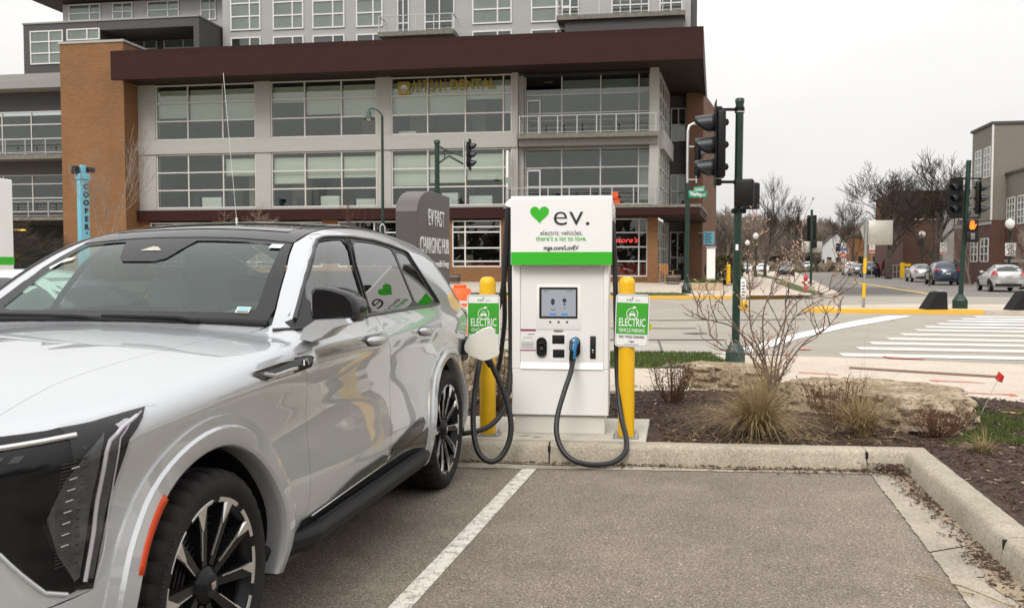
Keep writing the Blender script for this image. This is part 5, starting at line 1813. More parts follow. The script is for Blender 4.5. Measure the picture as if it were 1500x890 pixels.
# --- ground floor: brick, maroon band, shop windows
bpart('maroon_band', 'fascia', (-34.5, -8.05, -.35, .2, 4.14, 4.79))
gw = [(-12.07, -9.1, (-11.28,), (1.62, 2.41, 3.35, 3.66)), (-19.2, -12.9, (-16.9, -14.8), (1.6, 2.5, 3.35)), (-26.6, -20.2, (-24.5, -22.3), (1.6, 2.5, 3.35)), (-31.6, -27.4, (-29.5,), (1.6, 2.5, 3.35))]
mbw = MB().mat(M['brick_tan'])
xs_ = [-32.3] + sorted([q for g in gw for q in g[:2]]) + [-8.1]
for k in range(0, len(xs_), 2): mbw.box(xs_[k], xs_[k + 1], 0, .45, .3, 4.14)
for g in gw: mbw.box(g[0], g[1], .005, .445, .3, 1.28); 
mbw.box(-8.1, -7.2, .4, .9, .3, 4.14); mbw.box(-.55, .05, -.05, .9, .3, 4.14)
mbw.box(-7.2, -.55, .95, 1.3, .3, .72)
mbw.build('ground_floor_wall', bld)
for x0, x1, vm, hr in gw: window(x0, x1, 1.28, 4.04, .1, vm, hr, fm='frame_w', pane='pane_dark')
window(-7.2, -.55, .72, 4.13, 1.02, (-5.6, -4.0, -2.5, -1.06), (1.62, 2.46, 3.3), fm='frame_w', pane='pane_dark')
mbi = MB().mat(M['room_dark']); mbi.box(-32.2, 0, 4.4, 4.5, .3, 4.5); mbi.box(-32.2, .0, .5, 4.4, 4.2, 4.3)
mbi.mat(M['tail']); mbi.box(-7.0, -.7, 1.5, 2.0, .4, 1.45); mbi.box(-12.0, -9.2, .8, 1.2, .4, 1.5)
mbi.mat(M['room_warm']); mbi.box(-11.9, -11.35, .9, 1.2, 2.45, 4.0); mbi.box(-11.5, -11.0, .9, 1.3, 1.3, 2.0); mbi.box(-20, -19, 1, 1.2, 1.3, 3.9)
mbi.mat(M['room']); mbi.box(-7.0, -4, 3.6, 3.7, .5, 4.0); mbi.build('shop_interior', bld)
nx0, nz0 = fl(903, 352, .9)
text_obj('neon_sign', "Salvatore's", .42, M['neon'], bld, (nx0 + .15, .93, nz0), width=2.15, ext=.012, shear=.35)
# orange cafe chairs on the low roof, orange pot
for px, lab in ((902.5, 'orange chair on the canopy roof, just right of the charger top'),):
    x, _z = fl(px, 291, -.55)
    P_ = BO + _a * x + _n * -.5 + Vector((0, 0, 4.78))
    rc = empty('roof_chair', P_, -TH + .5, lab, 'chair', None)
    for nm, b_ in (('seat', (-.23, .23, -.23, .23, .36, .42)), ('backrest', (-.23, .23, .18, .25, .42, .80)), ('base', (-.18, .18, -.18, .18, 0, .36))):
        mb = MB().mat(M['orange']); mb.rbox(*b_, .03, 2); mb.build(nm, rc)
# --- canopy at the corner shop
mb = MB().mat(M['slab']); mb.prism([(-8.7, -1.45), (2.40, -1.45), (3.2, 8.3), (.62, 8.3), (.06, .96), (-8.1, .96), (-8.1, -.36), (-8.7, -.36)], 4.62, 4.78); mb.build('canopy', bld)
mb = MB().mat(M['fascia']); mb.prism([(-8.68, -1.40), (2.36, -1.40), (3.12, 8.25), (.62, 8.25), (.06, .90), (-8.05, .90), (-8.05, -.4), (-8.68, -.4)], 4.2, 4.615); mb.build('canopy_band', bld)
mb = MB().mat(M['soffit']); mb.prism([(-8.6, -1.3), (2.25, -1.3), (3.0, 8.2), (.6, 8.2), (.05, .85), (-8.6, .85)], 4.16, 4.198); mb.build('canopy_soffit', bld)
# blade sign on the second bay's pier
mb = MB().mat(M['white_off']); mb.box(-8.62, -8.50, -.95, -.30, 6.45, 8.0); mb.box(-8.60, -8.52, -.95, -.5, 5.2, 6.1); mb.build('blade_sign', bld)
# --- left wing beyond the tower
lw = lambda px, py: fl(px, py, 2.5)
xl = -49.0
bpart('roof_band', 'metal_grey', (xl, -36.6, 1.6, 8, 13.05, 13.98))
bpart('wall', 'metal_dark', (xl, -36.6, 3.0, 3.3, 11.75, 13.04), (xl, -36.6, 2.6, 3.3, 7.5, 8.95), (xl, -36.6, 2.6, 3.3, 4.55, 4.95))
bpart('interior', 'room', (xl, -36.6, 6, 6.1, 4.9, 12), (xl, -36.6, 3.4, 6, 8.3, 8.6))
for (z0, z1) in ((8.95, 11.74), (4.96, 7.49)):
    window(xl, -36.65, z0, z1, 2.9, (-47.2, -44.1, -41.9, -39.6, -37.9), (z0 + .95, z0 + 1.9), pane='pane_dark')
bpart('balcony', 'slab', (xl, -36.6, 1.2, 2.58, 8.35, 8.62), (xl, -36.6, 1.4, 2.58, 4.35, 4.54))
railing(-48.6, -36.8, 1.35, 8.62, returns=.8, step=1.5); railing(-48.6, -36.8, 1.5, 4.55, returns=.8, step=1.5)
bpart('garage_opening', 'room_dark', (xl, -36.6, 5.5, 5.6, .2, 4.5), (xl, -36.6, 2.5, 5.5, 4.2, 4.34))
gl = MB().mat(M['ceil_lamp'])
for px in (24.5, 32.5): x, z = fl(px, 337, 4.0); gl.rbox(x - .22, x + .22, 3.8, 4.1, z - .05, z + .06, .03, 2)
gl.build('garage_lamp', bld)
# --- upper dark metal wing (left)
u0, u1 = -43.2, -30.2
mb = MB().mat(M['metal_dark'])
mb.box(u0, -37.55, 4.0, 12, 14.0, 17.85)
mb.box(-37.55, u1, 4.0, 12, 17.25, 17.85); mb.box(-37.55, u1, 7.5, 12, 14.0, 17.25); mb.box(-30.6, u1, 4.0, 7.5, 14.0, 17.25)
mb.build('upper_wing', bld)
bpart('upper_wing_cap', 'metal_grey', (u0 - .05, u1 + .05, 3.93, 12, 17.85, 17.95))
f4 = lambda px, py: fl(px, py, 3.95)
for a, b_, vm, hr in (((45, 95), (92, 44), (.58,), (.33, .67)), ((98, 60), (146, 41), (.62,), ())):
    (x0, z0), (x1, z1) = f4(*a), f4(*b_)
    window(x0, x1, z0, z1, 3.95, [x0 + (x1 - x0) * v for v in vm], [z0 + (z1 - z0) * h for h in hr], fm='frame_w', back='room', dep=.08)
for a, b_ in (((180, 74), (230, 47)), ((240, 72), (286, 44))):
    (x0, z0), (x1, z1) = fl(*a, 7.44), fl(*b_, 7.44)
    window(x0, x1, z0, z1, 7.44, [x0 + (x1 - x0) * .62], [z0 + (z1 - z0) * .5], fm='frame_w', back='room', dep=.08)
railing(-37.3, -30.7, 4.2, 14.15, returns=0, step=2)
# --- upper residential block
yb = 7.0
ub0, ub1 = fl(326, 30, yb)[0], 1.95
bpart('upper_wall', 'panel_up', (ub0, ub1, yb, 20, 14.1, 24))
bpart('upper_wall_dark', 'metal_dark', (ub1 + .01, ub1 + .4, yb + .2, 20, 14.1, 24))
# beige block behind the dark wing, with overhanging roof
mb = MB().mat(M['panel_up'])
xA, zA = fl(92, 20, 10.0); mb.box(xA, ub0 - .01, 10.0, 18, 14.1, 20.9); mb.build('wall', bld)
bpart('roof', 'soffit', (xA - 1.6, ub0 - .02, 8.6, 18.5, 20.95, 21.4))
for px0, px1, y0, y1, vm in ((101, 147, 32, 7, .66), (165, 194, 29, 5, .5), (216, 262, 27, 2, .65), (294, 316, 30, 0, .6)):
    (x0, z0), (x1, z1) = fl(px0, y0, 9.94), fl(px1, y1, 9.94)
    window(x0, x1, z0, z1 + .1, 9.94, [x0 + (x1 - x0) * vm], [z0 + (z1 - z0) * .5], fm='frame_w', back='room', dep=.08)
cols = [(338, 382), (400, 445), (458, 505), (522, 561), (692, 750), (778, 836)]
for i, (p0, p1) in enumerate(cols):
    x0, x1 = fl(p0, 20, yb)[0], fl(p1, 20, yb)[0]
    zb = fl((p0 + p1) / 2, 45 - .028 * (p0 - 338), yb)[1]
    w2 = x1 - x0
    window(x0, x1, zb, zb + 2.75, yb - .05, [x0 + w2 * .64], [zb + .95, zb + 1.85], fm='frame_w', bar=.09, back='room', dep=.08)
    zt = fl((p0 + p1) / 2, 55 - .028 * (p0 - 338), yb)[1]
    window(x0, x1, zt - 2.0, zt, yb - .05, [x0 + w2 * .64], [], fm='frame_w', bar=.09, back='room_dark', dep=.08)
# balconies on the residential block
for (pa, pb, py, dep) in ((553, 664, 49, 1.5), (815, 1004, 23, 1.6)):
    x0, z = fl(pa, py, yb - dep); x1 = fl(pb, py, yb - dep)[0]
    z = fl((pa + pb) / 2, py - 4, yb - dep)[1]
    bpart('balcony', 'slab', (x0, x1, yb - dep, yb - .01, z - .28, z))
    if pa > 800: bpart('balcony_beam', 'metal_dark', (x0 + .5, x1 - .1, yb - dep + .3, yb - .01, z - 1.0, z - .29))
    railing(x0 + .08, x1 - .08, yb - dep + .08, z, returns=dep - .2, step=1.3)
    w = (x1 - x0)
    for f0, f1 in (((.18, .34), (.55, .95)) if pa < 800 else ((.02, .16), (.42, .72), (.8, .98))):
        window(x0 + w * f0, x0 + w * f1, z + .05, z + 2.5, yb - .05, [x0 + w * (f0 + f1) / 2], [z + .9], fm='frame_w', back='room_dark', dep=.08)
bpart('under_balcony', 'metal_grey', (fl(870, 30, yb)[0], 1.9, yb - .06, yb - .005, 14.2, 15.6))
(x0, z0), (x1, z1) = fl(868, 46, yb - .08), fl(936, 37, yb - .08)
window(x0, x1, z0, z1, yb - .1, [(x0 + x1) / 2 + .3], [], fm='rail', back='room_dark', dep=.06)
# red planter and chair seen on the balcony become its furniture
# ------------------------------------------------------------------ charging station
CH_Z = 0.152
_c = G(820, 635, CH_Z)
CHA = math.radians(7.0)
ch = empty('charging_station', (_c.x, _c.y, CH_Z), -CHA, 'tall white fast charging cabinet with green stripe, heart logo and screen between two yellow posts', 'charger')
_ca = Vector((math.cos(CHA), -math.sin(CHA), 0)); _cn = Vector((math.sin(CHA), math.cos(CHA), 0))
def cl(px, py, y=0.0):
    r = Vector(_ray(px, py)); o = Vector((0, 0, CAM_H)) - Vector((_c.x, _c.y, 0))
    t = (y - o.dot(_cn)) / r.dot(_cn); p = o + r * t
    return p.dot(_ca), p.z - CH_Z
def cpart(name, mat, fn, bev=0.0, parent=None):
    mb = MB().mat(M[mat]); fn(mb); o = mb.build(name, parent or ch)
    if bev: bevel(o, bev, 3)
    return o
zl = lambda py, y=0: cl(820, py, y)[1]
xl_ = lambda px, y=0: cl(px, 460, y)[0]
cpart('plinth', 'plinth_cream', lambda m: m.box(-.365, .36, 0.0, .66, 0.0, .15), .006)
X0, X1 = xl_(750.5), xl_(892)
zt = zl(287)
F_ = -.03
cpart('cabinet', 'white_paint', lambda m: m.box(X0, X1, F_ + .035, .70, .155, zt - .06), .012)
# front: lower panel, side rails, recessed user panel, ledge
zledge = zl(541, F_); zrec = zl(389, F_)
cpart('lower_panel', 'white_paint', lambda m: m.box(X0, X1, F_, F_ + .034, .155, zledge), .008)
rx0, rx1 = xl_(762, F_), xl_(884, F_)
cpart('side_rail', 'white_paint', lambda m: m.box(X0, rx0, F_, F_ + .034, zledge + .001, zrec + .1), .008)
cpart('side_rail', 'white_paint', lambda m: m.box(rx1, X1, F_, F_ + .034, zledge + .001, zrec + .1), .008)
cpart('user_panel', 'white_off', lambda m: m.box(rx0 + .001, rx1 - .001, F_ + .018, F_ + .0345, zledge + .001, zrec + .1))
mb = MB().mat(M['white_paint'])
mb.prism([(F_ + .0175, zledge + .055), (F_ - .012, zledge + .004), (F_ + .0175, zledge + .002)], rx0 + .002, rx1 - .002, Matrix(((0, 0, 1), (1, 0, 0), (0, 1, 0))))
mb.build('panel_ledge', ch)
cpart('panel_gap', 'ink_grey', lambda m: m.box(X0 + .02, X1 - .02, F_ + .01, F_ + .05, .150, .1545))
# hood
HF = F_ - .07
hx0, hx1 = xl_(748, HF), xl_(896, HF); hz0, hz1 = zl(388.5, HF), zl(286.5, HF)
mb = MB().mat(M['white_paint'])
prof = [(HF, hz0), (HF - .004, hz1 - .02), (HF + .02, hz1), (.60, hz1 + .005), (.74, hz1 - .05), (.74, hz0 + .05), (.05, hz0 + .05), (.03, hz0)]
mb.prism(prof, hx0, hx1, Matrix(((0, 0, 1), (1, 0, 0), (0, 1, 0))))
bevel(mb.build('hood', ch), .010, 3, 25)
zb = zl(369, HF)
cpart('green_stripe', 'ev_green', lambda m: m.box(hx0 + .004, hx1 - .0005, HF - .006, HF - .0045, hz0 + .004, zb))
cpart('green_stripe', 'ev_green', lambda m: m.box(hx1 + .0005, hx1 + .002, HF + .004, HF + .10, hz0 + .004, zb))
mb = MB().mat(M['ink_grey'])
for k in range(30):
    x = hx0 + .10 + k * (hx1 - hx0 - .2) / 29
    mb.box(x - .005, x + .005, HF + .003, HF + .02, hz0 - .012, hz0 + .001)
mb.build('lip_vent', ch)
# side louvres on the right of the hood and lower cabinet
mb = MB().mat(M['white_off'])
for k in range(9):
    z = hz1 - .10 - k * .045
    mb.prism([(.10, z), (.10, z + .03), (.62, z + .03), (.62, z)], hx1, hx1 + .018, Matrix(((0, 0, 1), (1, 0, 0), (0, 1, 0))))
mb.box(hx1, hx1 + .008, .06, .68, hz0 + .08, hz1 - .04)
bevel(mb.build('side_louvre', ch), .004, 2)
mb = MB().mat(M['ink_grey'])
for k in range(10): mb.box(X1, X1 + .003, .30, .50, .22 + k * .035, .232 + k * .035)
mb.build('lower_louvre', ch)
# cable outlet shroud on the left
mb = MB().mat(M['white_paint'])
ex0 = xl_(738, HF)
mb.prism([(hx0, hz1 - .01), (ex0 + .025, hz1 - .02), (ex0 - .005, hz1 - .055), (ex0, hz1 - .075), (hx0, hz1 - .09)], 0.0, .45, Matrix(((1, 0, 0), (0, 0, 1), (0, 1, 0))))
bevel(mb.build('cable_outlet', ch), .006, 2)
# lettering on the hood
TY = HF - .0062
mb = MB().mat(M['ev_green'])
hp = heart(xl_(804, HF) - xl_(776.5, HF)); hcx, hcz = (xl_(776.5, HF) + xl_(804, HF)) / 2, zl(313.5, HF) + .004
mb.prism([(x + hcx, z + hcz) for x, z in hp], TY, TY + .001, Matrix(((1, 0, 0), (0, 0, 1), (0, 1, 0))))
mb.build('heart_logo', ch)
def ctext(name, body, px0, px1, py, h, mat, par=None, y=TY, **k):
    w = xl_(px1, y) - xl_(px0, y)
    return text_obj(name, body, h, M[mat], par or ch, (xl_((px0 + px1) / 2, y), y, zl(py, y)), width=w, **k)
ctext('logo_lettering', 'ev.', 811, 863, 316.5, .235, 'ink', bold=-.002)
ctext('hood_lettering', 'electric vehicles.', 791, 853, 341, .055, 'ink_grey')
ctext('hood_lettering', "there\u2019s a lot to love.", 785, 859, 349.3, .055, 'ev_green')
ctext('hood_lettering', 'mge.com/LovEV', 796, 847, 363, .048, 'ink', bold=.0006)
# screen
UY = F_ + .018
sx0, sx1, sz0, sz1 = xl_(790, UY), xl_(846, UY), zl(466, UY), zl(420.5, UY)
cpart('screen_surround', 'white_paint', lambda m: m.rbox(xl_(786, UY), xl_(851, UY), UY - .004, UY + .004, zl(482.5, UY), zl(417, UY), .003, 2))
so = cpart('screen', 'plastic', lambda m: m.box(sx0, sx1, UY - .010, UY - .002, sz0, sz1), .003)
lx0, lx1, lz0, lz1 = xl_(793.5, UY), xl_(843.5, UY), zl(463, UY), zl(424, UY)
cpart('display', 'lcd', lambda m: m.box(lx0, lx1, UY - .0108, UY - .010, lz0, lz1), parent=so)
mb = MB().mat(M['lcd_dark'])
lw_, lh_ = lx1 - lx0, lz1 - lz0
def disc(m, cx, cz, rx, rz, y, n=24): m.add([(cx + rx * math.cos(2 * PI * k / n), y, cz + rz * math.sin(2 * PI * k / n)) for k in range(n)], [tuple(range(n))])
for fx in (.33, .67):
    mb.mat(M['lcd_ring']); disc(mb, lx0 + lw_ * fx, lz0 + lh_ * .55, .034, .034, UY - .0110)
    mb.mat(M['lcd']); disc(mb, lx0 + lw_ * fx, lz0 + lh_ * .55, .031, .031, UY - .0112)
    mb.mat(M['lcd_blue']); mb.box(lx0 + lw_ * (fx - .1), lx0 + lw_ * (fx + .1), UY - .0113, UY - .0109, lz0 + lh_ * .045, lz0 + lh_ * .11)
mb.mat(M['lcd_dark'])
disc(mb, lx0 + lw_ * .33, lz0 + lh_ * .54, .016, .026, UY - .0116); disc(mb, lx0 + lw_ * .67, lz0 + lh_ * .60, .017, .017, UY - .0116)
mb.box(lx0 + lw_ * .67 - .004, lx0 + lw_ * .67 + .004, UY - .0116, UY - .0112, lz0 + lh_ * .43, lz0 + lh_ * .55); mb.box(lx0 + lw_ * .67 - .011, lx0 + lw_ * .67 + .011, UY - .0116, UY - .0112, lz0 + lh_ * .41, lz0 + lh_ * .44)
mb.box(lx0 + lw_ * .26, lx0 + lw_ * .40, UY - .0112, UY - .0109, lz0 + lh_ * .235, lz0 + lh_ * .26); mb.box(lx0 + lw_ * .64, lx0 + lw_ * .71, UY - .0112, UY - .0109, lz0 + lh_ * .28, lz0 + lh_ * .30)
mb.box(lx0 + lw_ * .05, lx0 + lw_ * .2, UY - .0112, UY - .0109, lz0 + lh_ * .93, lz0 + lh_ * .95); mb.box(lx0 + lw_ * .72, lx0 + lw_ * .9, UY - .0112, UY - .0109, lz0 + lh_ * .93, lz0 + lh_ * .95)
mb.build('screen_icons', so)
for px in (806, 818.3, 830.7):
    x, z = cl(px, 471.5, UY)
    cpart('button', 'ink', lambda m: m.prism([(x - .011, z + .007), (x + .011, z + .007), (x + .007, z - .003), (x, z - .010), (x - .007, z - .003)], UY - .007, UY - .003, Matrix(((1, 0, 0), (0, 0, 1), (0, 1, 0)))))
cpart('nameplate', 'sign_back', lambda m: m.box(xl_(811, UY), xl_(825, UY), UY - .002, UY + .001, zl(486.5, UY), zl(482.8, UY)))
ctext('nameplate_lettering', 'Dispenser 1', 811.8, 824.2, 484.6, .018, 'ink', y=UY - .003)
# instruction poster (its code square left blank)
px0, px1, pz0, pz1 = xl_(761.5, UY), xl_(785, UY), zl(514, UY), zl(482, UY)
po = cpart('instruction_label', 'white_off', lambda m: m.box(px0, px1, UY - .0015, UY, pz0, pz1))
mb = MB().mat(M['mag']); mb.box(px0, px1, UY - .0025, UY - .0016, pz1 - .017, pz1); mb.box(px0, px1, UY - .0025, UY - .0016, pz0, pz0 + .009)
mb.mat(M['ink_grey'])
for k in range(5): mb.box(px0 + .012, px1 - .012 - .01 * (k % 2), UY - .0025, UY - .0016, pz0 + .022 + k * .011, pz0 + .026 + k * .011)
mb.box(px0 + .03, px1 - .03, UY - .0025, UY - .0016, pz0 + .105, pz0 + .109)
mb.box(px0 + .065, px1 - .012, UY - .0025, UY - .0016, pz1 - .045, pz1 - .039)
mb.mat(M['ev_green']); mb.box(px0 + .022, px0 + .030, UY - .0025, UY - .0016, pz0 + .086, pz0 + .094); mb.box(px1 - .032, px1 - .024, UY - .0025, UY - .0016, pz0 + .086, pz0 + .094)
mb.build('label_print', po)
def holster(px, py):
    x, z = cl(px, py, UY)
    m = MB().mat(M['plastic'], True)
    out = arc_poly(x - .040, x + .040, z - .079, z + .079, .039, 6)
    m.prism(out, UY - .008, UY + .002, Matrix(((1, 0, 0), (0, 0, 1), (0, 1, 0))))
    ring = [(a, UY - .012, b_) for a, b_ in arc_poly(x - .036, x + .036, z - .074, z + .074, .035, 6)]
    m.tube(ring + ring[:1], .006, 6, caps=False)
    m.lathe([(.030, 0), (.030, .03), (.024, .034), (.022, .012), (0, .012)], c=(x, UY - .004, z + .008), n=20, axis='y', M=Matrix.Rotation(PI, 3, 'X') if False else None)
    m.mat(M['alu'], True)
    for a, b_ in ((-1, 1), (1, 1), (-1, -1), (1, -1)): m.lathe([(.0045, 0), (.004, .002), (0, .003)], c=(x + a * .031, UY - .011, z + b_ * .052), n=8, axis='y')
    o = m.build('holster', ch)
    return x, z
holster(793.5, 508)
hx, hz = holster(842.5, 508)
for a, b_, c, d_ in ((809, 490.5, 827, 503.3), (810, 511.5, 827, 523.5)):
    cpart('reader_plate', 'plastic_matte', lambda m: m.rbox(xl_(a, UY), xl_(c, UY), UY - .006, UY + .001, zl(d_, UY), zl(b_, UY), .004, 2))
cpart('reader_surround', 'white_paint', lambda m: m.box(xl_(807, UY), xl_(830, UY), UY - .002, UY + .0005, zl(528, UY), zl(487.5, UY)), .002)
lk = cpart('lock_plate', 'plastic', lambda m: m.rbox(xl_(864.5, UY), xl_(873, UY), UY - .008, UY + .001, zl(524.5, UY), zl(491.5, UY), .004, 2))
cpart('lock_barrel', 'chrome', lambda m: m.rbox(xl_(867.3, UY), xl_(870, UY), UY - .012, UY - .008, zl(516, UY), zl(511, UY), .003, 2), parent=lk)

# ------------------------------------------------------------------ cables
def spline(pts, n=10):
    P = [Vector(p) for p in pts]
    out = []
    for i in range(len(P) - 1):
        p0, p1, p2, p3 = P[max(0, i - 1)], P[i], P[i + 1], P[min(len(P) - 1, i + 2)]
        for k in range(n):
            t = k / n
            out.append(0.5 * ((2 * p1) + (p2 - p0) * t + (2 * p0 - 5 * p1 + 4 * p2 - p3) * t * t + (3 * p1 - p0 - 3 * p2 + p3) * t ** 3))
    out.append(P[-1])
    return out
cab = empty('charging_cable', G(870, 683, 0.0), 0, 'black charging cable holstered on the cabinet by its blue plug, looping over the kerb', 'cable')
def world_tube(name, pts, r, mat, parent, n=10, k=10, smooth=True):
    off = Vector(parent.location)
    mb = MB().mat(M[mat], True)
    mb.tube([p - off for p in spline(pts, k)], r, n)
    return mb.build(name, parent)
hw = Vector((_c.x, _c.y, CH_Z)) + _ca * hx + _cn * (UY - .02)
def chp(px, py, y): 
    x, z = cl(px, py, y); return Vector((_c.x, _c.y, CH_Z)) + _ca * x + _cn * y + Vector((0, 0, z))
side = lambda px, py, Y: D(px, py, Y)
world_tube('cable', [chp(839, 527, -.13), side(836, 545, 7.12), side(826, 575, 7.03), side(816.5, 610, 6.93), side(816, 638, 6.86), side(826, 662, 6.79), side(845, 676, 6.74), side(872, 680.5, 6.76), side(900, 676, 6.80), side(916, 661, 6.86), side(917, 640, 6.98), side(910, 610, 7.12), side(904.5, 560, 7.24), side(902.5, 480, 7.3), side(901, 400, 7.34), side(899, 350, 7.36), side(896.5, 322, 7.40), side(893, 308, 7.48)], .0205, 'rubber', cab)
off = Vector(cab.location)
mb = MB().mat(M['blue'], True)
A_, B_, C_, D_2 = [p - off for p in (chp(844, 500, -.02), chp(841, 500, -.10), chp(839.5, 512, -.135), chp(838.7, 527, -.135))]
mb.tube([A_, A_.lerp(B_, .5), B_, B_.lerp(C_, .5), C_, D_2], [.030, .032, .034, .030, .026, .025], 12)
mb.mat(M['plastic'], True)
mb.tube([A_ + Vector((0, .03, 0)), A_.lerp(B_, .45)], [.036, .036], 14)
mb.tube([C_ + (C_ - B_) * .05 + Vector((-.012, -.018, 0)), D_2 + Vector((-.012, -.012, .01))], [.016, .018], 10)
mb.tube([B_ + Vector((-.018, -.016, .004)), C_ + Vector((-.020, -.016, 0))], [.02, .014], 10)
mb.tube([D_2 + Vector((0, 0, .01)), D_2 + Vector((-.003, 0, -.035))], [.028, .023], 12)
mb.mat(M['alu'], True); mb.rbox(B_.x - .016, B_.x + .006, B_.y - .04, B_.y - .028, B_.z - .006, B_.z + .018, .004, 2)
mb.build('plug', cab)
cab2 = empty('charging_cable', G(713, 676, .0), 0, 'black charging cable drooping from the open flap of the silver SUV', 'cable')
world_tube('cable', [D(715, 521, 6.92), D(722, 538, 6.90), D(733, 562, 6.88), D(743, 590, 6.86), D(748.5, 620, 6.83), D(746, 645, 6.80), D(736, 666, 6.77), D(722, 675.5, 6.75), D(708, 671, 6.76), D(698, 655, 6.80), D(693.5, 628, 6.86), D(693.5, 600, 6.92), D(697, 565, 7.0), D(703, 527, 7.10), D(711, 495, 7.34), D(726, 462, 7.45), D(737, 420, 7.46), D(741, 360, 7.44), D(744, 310, 7.42)], .0215, 'rubber', cab2)
off = Vector(cab2.location)
mb = MB().mat(M['plastic'], True)
p0, p1, p2 = D(700, 512, 6.88) - off, D(712, 520, 6.90) - off, D(720, 536, 6.90) - off
mb.tube([p0, p0.lerp(p1, .6), p1, p2], [.030, .034, .036, .026], 12)
mb.build('plug', cab2)
cab3 = empty('charging_cable', G(707, 632, .15), 0, 'black spare cable loop hanging beside the left flank of the white cabinet', 'cable')
world_tube('cable', [D(745, 300, 7.46), D(746.5, 360, 7.46), D(747.5, 440, 7.46), D(748, 520, 7.42), D(746, 565, 7.36), D(737, 600, 7.28), D(722, 620, 7.2), D(704, 629.5, 7.14), D(682, 634, 7.1), D(660, 637, 7.12), D(640, 636, 7.2), D(640, 622, 7.35), D(665, 614, 7.5), D(690, 597, 7.6), D(708, 580, 7.64), D(722, 560, 7.66), D(731, 535, 7.66), D(736, 500, 7.64), D(739, 470, 7.62), D(739, 440, 7.6), D(738, 400, 7.57), D(741, 340, 7.52), D(745, 305, 7.5)], .0205, 'rubber', cab3)

